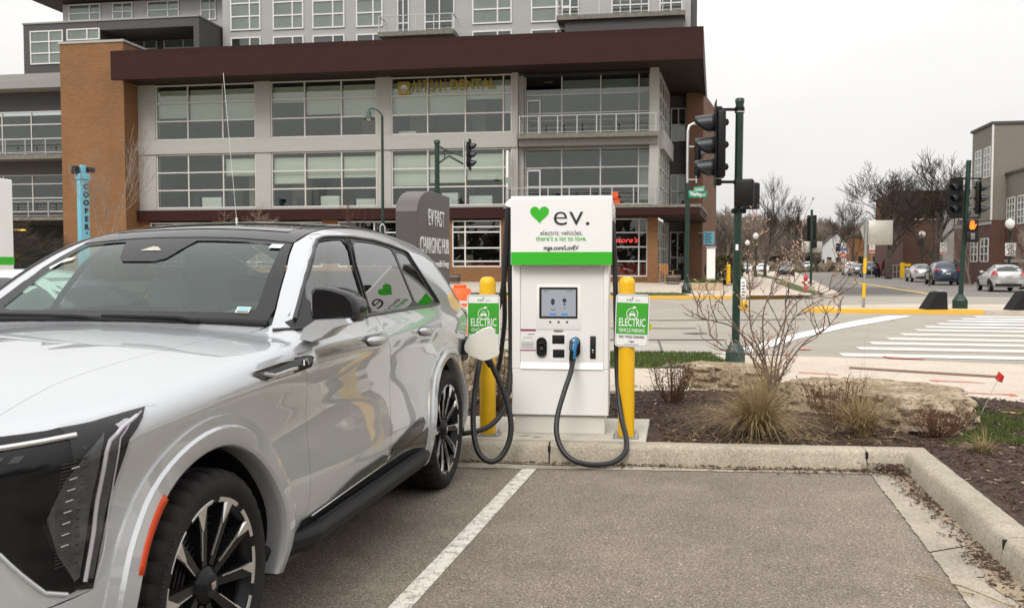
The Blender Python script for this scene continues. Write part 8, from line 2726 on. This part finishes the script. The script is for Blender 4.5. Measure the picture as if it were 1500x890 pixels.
# olive flowering tree at the left
t_ = tree(42, 395, 292, 46, 'small olive flowering tree in front of the dark garage opening', 33, kind='bark', r0=.10, spread=.9, levels=5, trunk=.40, up=.15, group='pale trees before the brown building', zb=.2, tw=.012, nb=(4, 5))
mb = MB().mat(M['olive'])
rng = random.Random(5)
cv = [v.co for v in t_.children[1].data.vertices]
for k in range(2600):
    c = rng.choice(cv) + Vector((rng.gauss(0, .1), rng.gauss(0, .1), rng.gauss(0, .08))); s = rng.uniform(.02, .05)
    if c.z < 1.5: continue
    a = [Vector((rng.gauss(0, 1), rng.gauss(0, 1), rng.gauss(0, 1))).normalized() * s for _ in range(2)]
    mb.add([c - a[0], c + a[1] * .6, c + a[0], c - a[1] * .6], [(0, 1, 2, 3)])
mb.build('blossom', t_, fix=False)

# far woods on the rise: one mass
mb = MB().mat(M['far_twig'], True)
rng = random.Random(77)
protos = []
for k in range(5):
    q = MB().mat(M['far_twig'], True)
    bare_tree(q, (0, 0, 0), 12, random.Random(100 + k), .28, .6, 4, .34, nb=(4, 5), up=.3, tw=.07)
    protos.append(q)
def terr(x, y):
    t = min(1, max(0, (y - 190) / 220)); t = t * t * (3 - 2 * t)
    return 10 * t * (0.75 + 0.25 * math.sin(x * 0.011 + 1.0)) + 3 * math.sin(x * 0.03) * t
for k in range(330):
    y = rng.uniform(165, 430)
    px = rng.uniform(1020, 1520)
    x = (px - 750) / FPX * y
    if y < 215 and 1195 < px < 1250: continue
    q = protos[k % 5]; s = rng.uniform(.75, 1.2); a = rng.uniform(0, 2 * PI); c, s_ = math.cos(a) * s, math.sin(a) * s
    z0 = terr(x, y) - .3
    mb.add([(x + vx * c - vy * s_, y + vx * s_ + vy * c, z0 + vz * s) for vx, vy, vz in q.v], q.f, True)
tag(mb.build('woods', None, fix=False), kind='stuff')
# unseen dark tree belt added behind the camera to darken reflections in the car's front
mb = MB().mat(M['bark'])
for k in range(3200):
    x = rng.uniform(-70, 70); h = 9 + 2.5 * math.sin(x * .23) + 2 * math.sin(x * .71); p = Vector((x, -38 + rng.uniform(-4, 4), rng.uniform(0, 1) ** .8 * h)); s = rng.uniform(.6, 1.6)
    a, b_ = Vector((rng.gauss(0, 1), rng.gauss(0, .5), rng.gauss(0, 1))).normalized() * s, Vector((rng.gauss(0, 1), rng.gauss(0, .5), rng.gauss(0, 1))).normalized() * s
    mb.add([p - a, p + b_ * .6, p + a, p - b_ * .6], [(0, 1, 2, 3)])
tag(mb.build('woods', None, fix=False), kind='stuff')
# scrub under the woods and small houses' hedges
mb = MB().mat(M['hill'])
for k in range(5000):
    y = rng.uniform(150, 400); px = rng.uniform(1020, 1500); x = (px - 750) / FPX * y; z0 = terr(x, y)
    s = rng.uniform(.4, 1.6); a = rng.uniform(0, PI)
    mb.add([(x - s * math.cos(a), y - s * math.sin(a), z0), (x + s * math.cos(a), y + s * math.sin(a), z0), (x + s * .6 * math.cos(a), y, z0 + s * rng.uniform(.6, 1.6)), (x - s * .5 * math.cos(a), y, z0 + s * rng.uniform(.6, 1.6))], [(0, 1, 2, 3)])
tag(mb.build('undergrowth', None, fix=False), kind='stuff')
# hedge on the far corner and dark evergreens
def leaf_blob(mb, c, rx, ry, rz, n, s0, rng):
    for k in range(n):
        d = Vector((rng.gauss(0, 1), rng.gauss(0, 1), rng.gauss(0, 1))).normalized() * (rng.uniform(.75, 1.02))
        p = Vector((c[0] + d.x * rx, c[1] + d.y * ry, c[2] + d.z * rz)); s = s0 * rng.uniform(.5, 1.3)
        a, b_ = Vector((rng.gauss(0, 1), rng.gauss(0, 1), rng.gauss(0, 1))).normalized() * s, Vector((rng.gauss(0, 1), rng.gauss(0, 1), rng.gauss(0, 1))).normalized() * s
        mb.add([p - a, p + b_ * .6, p + a, p - b_ * .6], [(0, 1, 2, 3)])
for px, Y, w_, h_, n, lab in ((1061, 58, 1.25, 1.75, 3000, 'rounded olive hedge on the far corner'), (1160, 175, 6, 2.6, 1500, 'dark evergreen hedge beyond the parked pickup')):
    p = D(px, 400, Y); mb = MB().mat(M['hedge' if Y < 100 else 'bark'])
    leaf_blob(mb, (0, 0, h_ * .5), w_, w_ * .6, h_ * .52, n, .09 if Y < 100 else .5, rng)
    tag(mb.build('hedge', None, (p.x, p.y, .2), fix=False), lab, 'hedge')

# ---- limestone slabs
def slab_rock(outline, zb, h, label, seed, tilt=0.0):
    rng = random.Random(seed)
    cx = sum(p[0] for p in outline) / len(outline); cy = sum(p[1] for p in outline) / len(outline)
    ol = resample(outline, .045)
    n = len(ol); lev = 9
    V, F = [], []
    for j in range(lev + 1):
        t = j / lev
        for (x, y) in ol:
            d = Vector((x - cx, y - cy, 0)); L_ = d.length
            q = Vector((x * 2.2, y * 2.2, seed + t * h * 3))
            o = .05 * mnoise.noise(q * 1.3) + .045 * mnoise.noise(Vector((x * 7, y * 7, t * h * 16 + seed))) - .02 * (t ** 8)
            vd = mnoise.voronoi(Vector((x * 4.5, y * 4.5, t * h * 9 + seed)))[0]
            o += .02 * (1 - t) + .16 * min(.4, vd[1] - vd[0]) - .03
            p = Vector((x, y, 0)) + d.normalized() * o
            V.append((p.x - cx, p.y - cy, h * t * (1 + .05 * mnoise.noise(Vector((x * 1.7, y * 1.7, seed * 3)))) + tilt * (x - cx) * t))
    for j in range(lev):
        for k in range(n): F.append((j * n + k, j * n + (k + 1) % n, (j + 1) * n + (k + 1) % n, (j + 1) * n + k))
    mb = MB().mat(M['rock'], False); mb.add(V, F)
    # uneven top: inner rings
    top = V[-n:]
    prev = list(range(lev * n, lev * n + n)); VV = list(V); FF = []
    for ring in range(1, 9):
        s = 1 - ring / 8.0
        cur = []
        for (x, y, z) in top:
            q = Vector((x * s, y * s, 0))
            zz = h * (1 + .05 * mnoise.noise(Vector(((x * s + cx) * 1.7, (y * s + cy) * 1.7, seed * 3)))) + tilt * x * s + .018 * mnoise.noise(Vector((x * s * 5, y * s * 5, seed))) + .012 * mnoise.noise(Vector((x * s * 14, y * s * 14, seed))) + .006
            VV.append((q.x, q.y, zz)); cur.append(len(VV) - 1)
        for k in range(n): FF.append((prev[k], prev[(k + 1) % n], cur[(k + 1) % n], cur[k]))
        prev = cur
    mb.v, mb.f, mb.m, mb.sm = [], [], [], []
    mb.add(VV, F + FF, False)
    o = mb.build('limestone_slab', None, (cx, cy, zb))
    o.data.polygons.foreach_set("use_smooth", [True] * len(o.data.polygons))
    m = o.modifiers.new("crisp", 'EDGE_SPLIT'); m.split_angle = math.radians(24)
    return tag(o, label, 'rock', 'limestone slabs in the planting bed')
g = lambda x, y, z=.13: tuple(G(x, y, z))[:2]
slab_rock([g(1006, 566), g(1060, 574), g(1146, 577), (2.93, 10.1), (2.7, 10.6), (2.2, 10.7), (1.97, 10.45)], .08, .30, 'pale flat limestone slab behind the large grass clump and twiggy shrub', 4, -.02)
slab_rock([g(1188, 606), g(1260, 618), g(1330, 633), g(1392, 634), (3.92, 7.75), (4.05, 8.35), (3.6, 8.95), (2.95, 9.05), (2.55, 8.75)], .08, .32, 'largest limestone slab, at the right of the planting bed', 9, -.01)
slab_rock([g(688, 588), g(744, 590), (.1, 9.6), (-.3, 9.9), (-.55, 9.4)], .08, .50, 'rough limestone slab hidden behind the left yellow post', 13)

# ---- grasses
def blades(mb, c, n, L, spread, rng, w=.004, droop=.6, up=.35, mats=('straw',)):
    for k in range(n):
        mb.mat(M[rng.choice(mats)])
        a = rng.uniform(0, 2 * PI); l = L * rng.uniform(.4, 1.15); bend = rng.gauss(0, .22); sp = spread * rng.random() ** .7
        r = rng.uniform(0, .06); b = Vector((c[0] + r * math.cos(a), c[1] + r * math.sin(a), c[2]))
        d = Vector((math.cos(a), math.sin(a), 0)); px_ = Vector((-d.y, d.x, 0)) * w * rng.uniform(.6, 1.2)
        V = []
        for i in range(6):
            t = i / 5
            out = l * sp * t ** 1.4; z = l * (1 - .45 * sp) * (t - droop * sp * t ** 3)
            q = b + d * out + Vector((-d.y, d.x, 0)) * (bend * l * t * t) + Vector((0, 0, max(-.01, z)))
            ww = px_ * (1 - .85 * t)
            V += [q - ww, q + ww]
        mb.add(V, [(2 * i, 2 * i + 1, 2 * i + 3, 2 * i + 2) for i in range(5)])
def grass_clump(px, py, n, L, spread, label, seed, ng=80, stalks=0):
    c = G(px, py, .12); rng = random.Random(seed)
    r = empty('grass_clump', c, 0, label, 'ornamental grass', 'straw coloured grass clumps in the bed')
    mb = MB(); blades(mb, (0, 0, 0), n, L, spread, rng, .003, .75); mb.build('dry_blades', r, fix=False)
    mb = MB(); blades(mb, (0, 0, 0), ng, L * .5, .55, rng, .004, .4, mats=('straw_green', 'blade')); mb.build('green_blades', r, fix=False)
    if stalks:
        mb = MB(); blades(mb, (0, 0, 0), stalks, L * 2.0, .13, rng, .0022, .1); mb.build('seed_stalks', r, fix=False)
grass_clump(1108, 637, 1500, .74, 1.1, 'large straw coloured grass clump with green heart, in front of the twiggy shrub', 1, 170, 14)
grass_clump(1262, 640, 560, .62, .8, 'upright straw grass clump between the two russet shrubs', 2, 90, 7)
grass_clump(1441, 667, 160, .26, .9, 'small low grass tuft at the right of the bed', 3, 80)
# flattened dry blades lying on the mulch
mb = MB(); rng = random.Random(4)
for k in range(260):
    c = G(rng.gauss(1120, 70), rng.uniform(622, 645), .14) if k < 200 else G(rng.gauss(1270, 45), rng.uniform(628, 648), .14)
    a = rng.uniform(0, 2 * PI); l = rng.uniform(.12, .38); d = Vector((math.cos(a), math.sin(a), 0)); s = Vector((-d.y, d.x, 0)) * .0022
    mb.mat(M['straw']); z = Vector((0, 0, bed_z(c.x, c.y) - c.z + .022)); q = c + z
    mb.add([q - s, q + s, q + d * l * .5 + s + Vector((0, 0, .014)), q + d * l * .5 - s + Vector((0, 0, .014)), q + d * l + Vector((0, 0, .002))], [(0, 1, 2, 3), (3, 2, 4)])
tag(mb.build('fallen_straw', None, fix=False), kind='stuff')
# long straw lying across the right gutter
mb = MB().mat(M['straw'], True); a, b_ = G(1340, 841, .02), G(1486, 889, .02)
mb.tube([a, a.lerp(b_, .5) + Vector((0, 0, .02)), b_], [.003, .004, .003], 5)
mb.tube([a.lerp(b_, .2) + Vector((-.1, -.03, 0)), a.lerp(b_, .6)], [.002, .003], 5)
tag(mb.build('straw_stalk', None), 'long dry straw stalk lying across the right gutter', 'straw')

# ---- twiggy magnolia-like shrub with buds, before the signal pole
def twiggy(name, label, base, stems, rng, r0, sub, bud, mat, bmat, cat='shrub', bl=.035, fine=.0022):
    r = empty(name, base, 0, label, cat)
    mb = MB().mat(M[mat], True); bd = MB().mat(M[bmat], True)
    bo = Vector(base)
    def budat(p, d):
        d = d.normalized(); L_ = bl * rng.uniform(.7, 1.5); s = d.orthogonal().normalized(); t = d.cross(s); w = L_ * .17
        bd.add([p, p + d * L_ * .45 + s * w, p + d * L_ * .45 + t * w, p + d * L_ * .45 - s * w, p + d * L_ * .45 - t * w, p + d * L_], [(0, 1, 2), (0, 2, 3), (0, 3, 4), (0, 4, 1), (5, 2, 1), (5, 3, 2), (5, 4, 3), (5, 1, 4)], True)
    def branch(p, d, L_, r, lev):
        pts = [p]; dd = d.normalized(); n = 5
        for i in range(n):
            dd = (dd + Vector((rng.gauss(0, .16), rng.gauss(0, .16), rng.gauss(.05, .10)))).normalized(); pts.append(pts[-1] + dd * L_ / n)
        mb.tube(pts, [max(fine, r * (1 - .6 * i / n)) for i in range(n + 1)], 5, caps=False)
        for i in range(1, n + 1):
            if lev < sub and rng.random() < .5:
                a = rng.uniform(0, 2 * PI); sd = Vector((math.cos(a), math.sin(a), rng.uniform(.1, .6)))
                branch(pts[i], dd * .6 + sd * .8, L_ * rng.uniform(.3, .6), r * .5, lev + 1)
            elif bud and rng.random() < bud: budat(pts[i], dd + Vector((rng.gauss(0, .6), rng.gauss(0, .6), rng.uniform(0, .6))))
        if bud: budat(pts[-1], dd)
    for st in stems:
        P = spline([Vector(q) - bo for q in st], 5)
        n = len(P)
        mb.tube(P, [max(.003, r0 * (1 - .72 * i / (n - 1))) for i in range(n)], 7, caps=False)
        for i in range(2, n):
            if rng.random() < .42:
                d = (P[min(n - 1, i + 1)] - P[i - 1]).normalized(); a = rng.uniform(0, 2 * PI); sd = Vector((math.cos(a), math.sin(a), rng.uniform(0, .5)))
                branch(P[i], d * .7 + sd * .7, rng.uniform(.16, .36), .006, 1)
        budat(P[-1], P[-1] - P[-2])
    mb.build('stems', r, fix=False); bd.build('buds', r, fix=False)
    return r
bz = 8.95
q = lambda x, y, dy=0: tuple(D(x, y, bz + dy))
twiggy('bare_shrub', 'tall bare twiggy shrub with pinkish buds, between the charger and the signal pole', q(1133, 577),
       [[q(1132, 577), q(1130, 540), q(1140, 490), q(1170, 440), q(1215, 425), q(1246, 395)], [q(1131, 577), q(1122, 535, .05), q(1100, 480, .1), q(1098, 420, .1), q(1096, 372, .1), q(1108, 322, .1)],
        [q(1129, 577), q(1112, 520, -.1), q(1075, 480, -.15), q(1045, 470, -.2), q(1024, 462, -.2), q(1022, 442, -.2)], [q(1134, 577), q(1137, 530, .1), q(1150, 470, .2), q(1152, 430, .25), q(1172, 400, .3), q(1180, 360, .3)],
        [q(1130, 577), q(1110, 545, .1), q(1092, 500, .2), q(1062, 452, .25), q(1056, 430, .3)], [q(1135, 577), q(1150, 540, -.1), q(1180, 500, -.2), q(1206, 485, -.25), q(1226, 463, -.3)],
        [q(1130, 577), q(1120, 520, -.15), q(1118, 460, -.2), q(1132, 420, -.2), q(1140, 395, -.2)], [q(1133, 577), q(1145, 520, .15), q(1160, 470, .2), q(1200, 440, .2), q(1222, 436, .2)], [q(1131, 577), q(1118, 545, -.1), q(1098, 520, -.2), q(1070, 515, -.2), q(1040, 490, -.2)]],
       random.Random(8), .010, 2, .5, 'twig_grey', 'bud', bl=.032)
def bushy(px, py, Y, n, H_, sp, label, seed, mat='stem_red', bmat='red_leaf', dens=.9):
    rng = random.Random(seed); b = D(px, py, Y); b.z = .13
    st = []
    for k in range(n):
        a = rng.uniform(0, 2 * PI); s = sp * rng.random() ** .5; h = H_ * rng.uniform(.65, 1.05); r = rng.uniform(0, .06)
        p0 = b + Vector((r * math.cos(a), r * math.sin(a), -.02)); p1 = b + Vector((s * math.cos(a), s * math.sin(a), h)); mid = p0.lerp(p1, .5) + Vector((s * .2 * math.cos(a), s * .2 * math.sin(a), 0))
        st.append([tuple(p0), tuple(mid), tuple(p1)])
    r = empty('low_shrub', b, 0, label, 'shrub', 'low brown shrubs in the bed')
    mb = MB().mat(M[mat], True); bd = MB().mat(M[bmat])
    for s_ in st:
        P = spline([Vector(x) - b for x in s_], 4); mb.tube(P, [.005 * (1 - .6 * i / (len(P) - 1)) for i in range(len(P))], 4, caps=False)
        for i in range(2, len(P)):
            for _ in range(2):
                if rng.random() < .7:
                    d = Vector((rng.gauss(0, 1), rng.gauss(0, 1), rng.uniform(.2, 1.2))).normalized(); L_ = rng.uniform(.03, .11); mb.tube([P[i], P[i] + d * L_], [.002, .0012], 3, caps=False)
                    if rng.random() < dens:
                        c = P[i] + d * L_; u = Vector((rng.gauss(0, 1), rng.gauss(0, 1), rng.gauss(0, 1))).normalized() * rng.uniform(.008, .02); v = d.cross(u) * .6
                        bd.add([c - u, c + v, c + u, c - v], [(0, 1, 2, 3)])
    mb.build('stems', r, fix=False); bd.build('dry_leaves', r, fix=False)
bushy(984, 592, 9.15, 36, .38, .24, 'small brown shrub with dry leaf tips, just right of the right yellow post', 1, 'twig', 'red_leaf')
bushy(1222, 617, 7.95, 36, .38, .28, 'russet shrub standing against the left end of the largest slab', 2, dens=.5)
bushy(1372, 640, 7.35, 36, .20, .24, 'low russet shrub at the foot of the largest slab', 3, dens=.5)
bushy(722, 590, 8.6, 40, .5, .28, 'brown shrub between the left yellow post and the white cabinet', 4, 'twig', 'straw_green')
bushy(1100, 415, 47, 50, .9, .8, 'russet shrub on the far corner beside the signal pole', 5)

# ---- bark chips over the bed and spilling into the gutters
def chips(mb, p, s, rng):
    a = rng.uniform(0, 2 * PI); l, w, h = s * rng.uniform(.5, 1.4), s * rng.uniform(.15, .42), s * rng.uniform(.06, .2)
    R_ = Matrix.Rotation(a, 3, 'Z') @ Matrix.Rotation(rng.gauss(0, .35), 3, 'X') @ Matrix.Rotation(rng.gauss(0, .25), 3, 'Y')
    mb.cbox(p, (l, w, h), R_)
rng = random.Random(19)
mb = MB().mat(M['chip'])
mk = 0
for k in range(19000):
    if k < 13000:
        x = rng.uniform(-1.2, 5.0); yl = B0.y - (x - B0.x) * math.tan(math.radians(6)); y = yl + (10.0 - yl) * rng.random() ** 1.25
        if y < yl + .03 or (-1.5 < x < 1.22 and y < 8.2): continue
    else:
        t = rng.uniform(0, 4.5); a = CORN - dR * t; s_ = rng.random(); x = a.x + .03 + s_ * 2.2; y = a.y - s_ * .22
    mb.mat(M['chip_light'] if rng.random() < .06 else M['chip'])
    chips(mb, Vector((x, y, bed_z(x, y) + rng.uniform(.0, .014))), rng.uniform(.016, .046), rng)
tag(mb.build('bark_chips', None, fix=False), kind='stuff')
mb = MB()
for k in range(2600):
    if k < 900:      # drift along the front kerb, thickest in the corner
        t = 1 - rng.random() ** 2.2; x = -.5 + 3.35 * t; p = onF(x) + nF * (.19 + abs(rng.gauss(0, .035 + .05 * t)))
    elif k < 1600: p = CORN + nR * (.2 + abs(rng.gauss(0, .13))) + nF * (.06 + abs(rng.gauss(0, .07))) - dR * abs(rng.gauss(0, .14))
    else:
        t = rng.random(); t = t * 3.2
        if rng.random() < .45: t = rng.choice([.9, 1.15, 2.2, 2.45]) + rng.gauss(0, .12)
        p = CORN + nR * (.19 + abs(rng.gauss(0, .07))) - dR * t
    p.z = .012 + rng.random() * (.05 if 900 <= k < 1600 else .012)
    mb.mat(M['chip_light'] if rng.random() < .12 else M['chip']); chips(mb, p, rng.uniform(.006, .030), rng)
tag(mb.build('gutter_litter', None, fix=False), kind='stuff')
# lawn blades on the verge and the patch at the right of the bed
mb = MB(); rng = random.Random(6)
def turf(mb, n, fn, h):
    for k in range(n):
        p = fn(); a = rng.uniform(0, 2 * PI); d = Vector((math.cos(a), math.sin(a), 0)) * .006; l = h * rng.uniform(.4, 1.2)
        mb.mat(M['blade'] if rng.random() < .78 else M['straw_green'])
        mb.add([p - d, p + d, p + Vector((rng.gauss(0, .02), rng.gauss(0, .02), l))], [(0, 1, 2)])
def vf():
    y = rng.uniform(12.15, 14.3); x = rng.uniform(-1.6, 3.0); return Vector((x, min(y, 14.0 - (x - 2.2) * .21), .15))
turf(mb, 15000, vf, .05)
def pf():
    while True:
        c = G(rng.uniform(1385, 1530), rng.uniform(596, 650), .13)
        if mnoise.noise(Vector((c.x * 2, c.y * 2, 1))) > -.25: return Vector((c.x, c.y, bed_z(c.x, c.y)))
turf(mb, 3600, pf, .045)
def ef():
    c = G(rng.gauss(1060, 90), rng.uniform(566, 571), .13); return Vector((c.x, c.y, .13))
turf(mb, 700, ef, .04)
def far_turf():
    x = rng.uniform(-6, 7.5); return Vector((x, rng.uniform(39.4, 42.1), .16))
turf(mb, 3000, far_turf, .09)
tag(mb.build('grass', None, fix=False), kind='stuff')
mb = MB(); turf(mb, 1500, lambda: pw.location + Vector((rng.uniform(-L_ if False else -.75, .75), rng.uniform(-.35, .8), .36)), .22)
mb.build('planter_grass', pw, fix=False)
for o in (bpy.data.objects['planter_grass'],): o.location = -pw.location
# red survey flag
p = G(1437, 606, .13)
fl_ = empty('marker_flag', p, 0, 'small red survey flag on a thin wire beyond the largest slab', 'flag')
tp = D(1463, 553, p.y) - p
mb = MB().mat(M['alu'], True); mb.tube([(0, 0, 0), tp], .0028, 5); mb.build('wire', fl_)
w_ = 8.5 / FPX * p.y
mb = MB().mat(M['red_flag']); mb.add([tp + Vector(v) for v in ((0, 0, .06), (w_ * 1.2, .02, .01), (w_ * .9, .03, -.05), (-w_ * .3, .0, -.03), (-w_ * .7, -.01, .0))], [(0, 1, 2, 3, 4)]); o = mb.build('flag', fl_); m_ = o.modifiers.new('t', 'SOLIDIFY'); m_.thickness = .002
# whip antenna on the SUV roof
mb = MB().mat(M['alu'], True)
a0_, a1_ = D(347.5, 333, 5.3), D(327, 107, 5.45)
mb.tube([a0_, a0_ + (a1_ - a0_) * .06], .007, 8); mb.tube([a0_ + (a1_ - a0_) * .05, a1_], .0014, 6)
suv = bpy.data.objects['suv']
o = mb.build('antenna', None)
bpy.context.view_layer.update()
o.parent = suv; o.matrix_parent_inverse = suv.matrix_world.inverted()
# pedestrian far down the right pavement
p = D(1294, 401, 97)
pr_ = empty('person', (p.x, p.y, .14), .3, 'person in a dark red jacket walking beside the large bare tree', 'person')
me = bpy.data.meshes.new('body')
jv = [(0, 0, .95), (0, 0, 1.2), (0, 0, 1.42), (0, 0, 1.52), (0, -.02, 1.66), (.10, 0, .9), (.12, -.12, .5), (.12, .02, .06), (.12, -.12, .04), (-.10, 0, .9), (-.12, .10, .5), (-.12, .24, .10), (-.12, .14, .05), (.2, 0, 1.40), (.27, .06, 1.12), (.27, -.04, .88), (-.2, 0, 1.40), (-.27, -.06, 1.12), (-.27, -.14, .9)]
je = [(0, 1), (1, 2), (2, 3), (3, 4), (0, 5), (5, 6), (6, 7), (7, 8), (0, 9), (9, 10), (10, 11), (11, 12), (2, 13), (13, 14), (14, 15), (2, 16), (16, 17), (17, 18)]
jr = [.15, .16, .15, .06, .105, .10, .07, .05, .045, .10, .07, .05, .045, .07, .052, .04, .07, .052, .04]
me.from_pydata(jv, je, []); po_ = bpy.data.objects.new('body', me); COL.objects.link(po_); po_.parent = pr_
sk_ = po_.modifiers.new('skin', 'SKIN'); po_.modifiers.new('sub', 'SUBSURF').levels = 1
for i, rr in enumerate(jr): me.skin_vertices[0].data[i].radius = (rr, rr)
me.skin_vertices[0].data[0].use_root = True
mcl = plain('walker clothes', (.1, .02, .025), .9); nt = mcl.node_tree
s_ = nt.nodes.new("ShaderNodeSeparateXYZ"); nt.links.new(coords(nt), s_.inputs[0])
bs = [n for n in nt.nodes if n.type == 'BSDF_PRINCIPLED'][0]
nt.links.new(ramp(nt, s_.outputs["Z"], [(.0, (.02, .02, .025)), (.49, (.02, .02, .025)), (.50, (.12, .02, .025)), (.99, (.12, .02, .025))]), bs.inputs["Base Color"])
me.materials.append(mcl)
mb = MB().mat(M['bark'], True); mb.lathe([(.0, 1.80), (.08, 1.77), (.115, 1.69), (.10, 1.62)], c=(0, .0, 0), n=10); mb.build('hair', pr_)
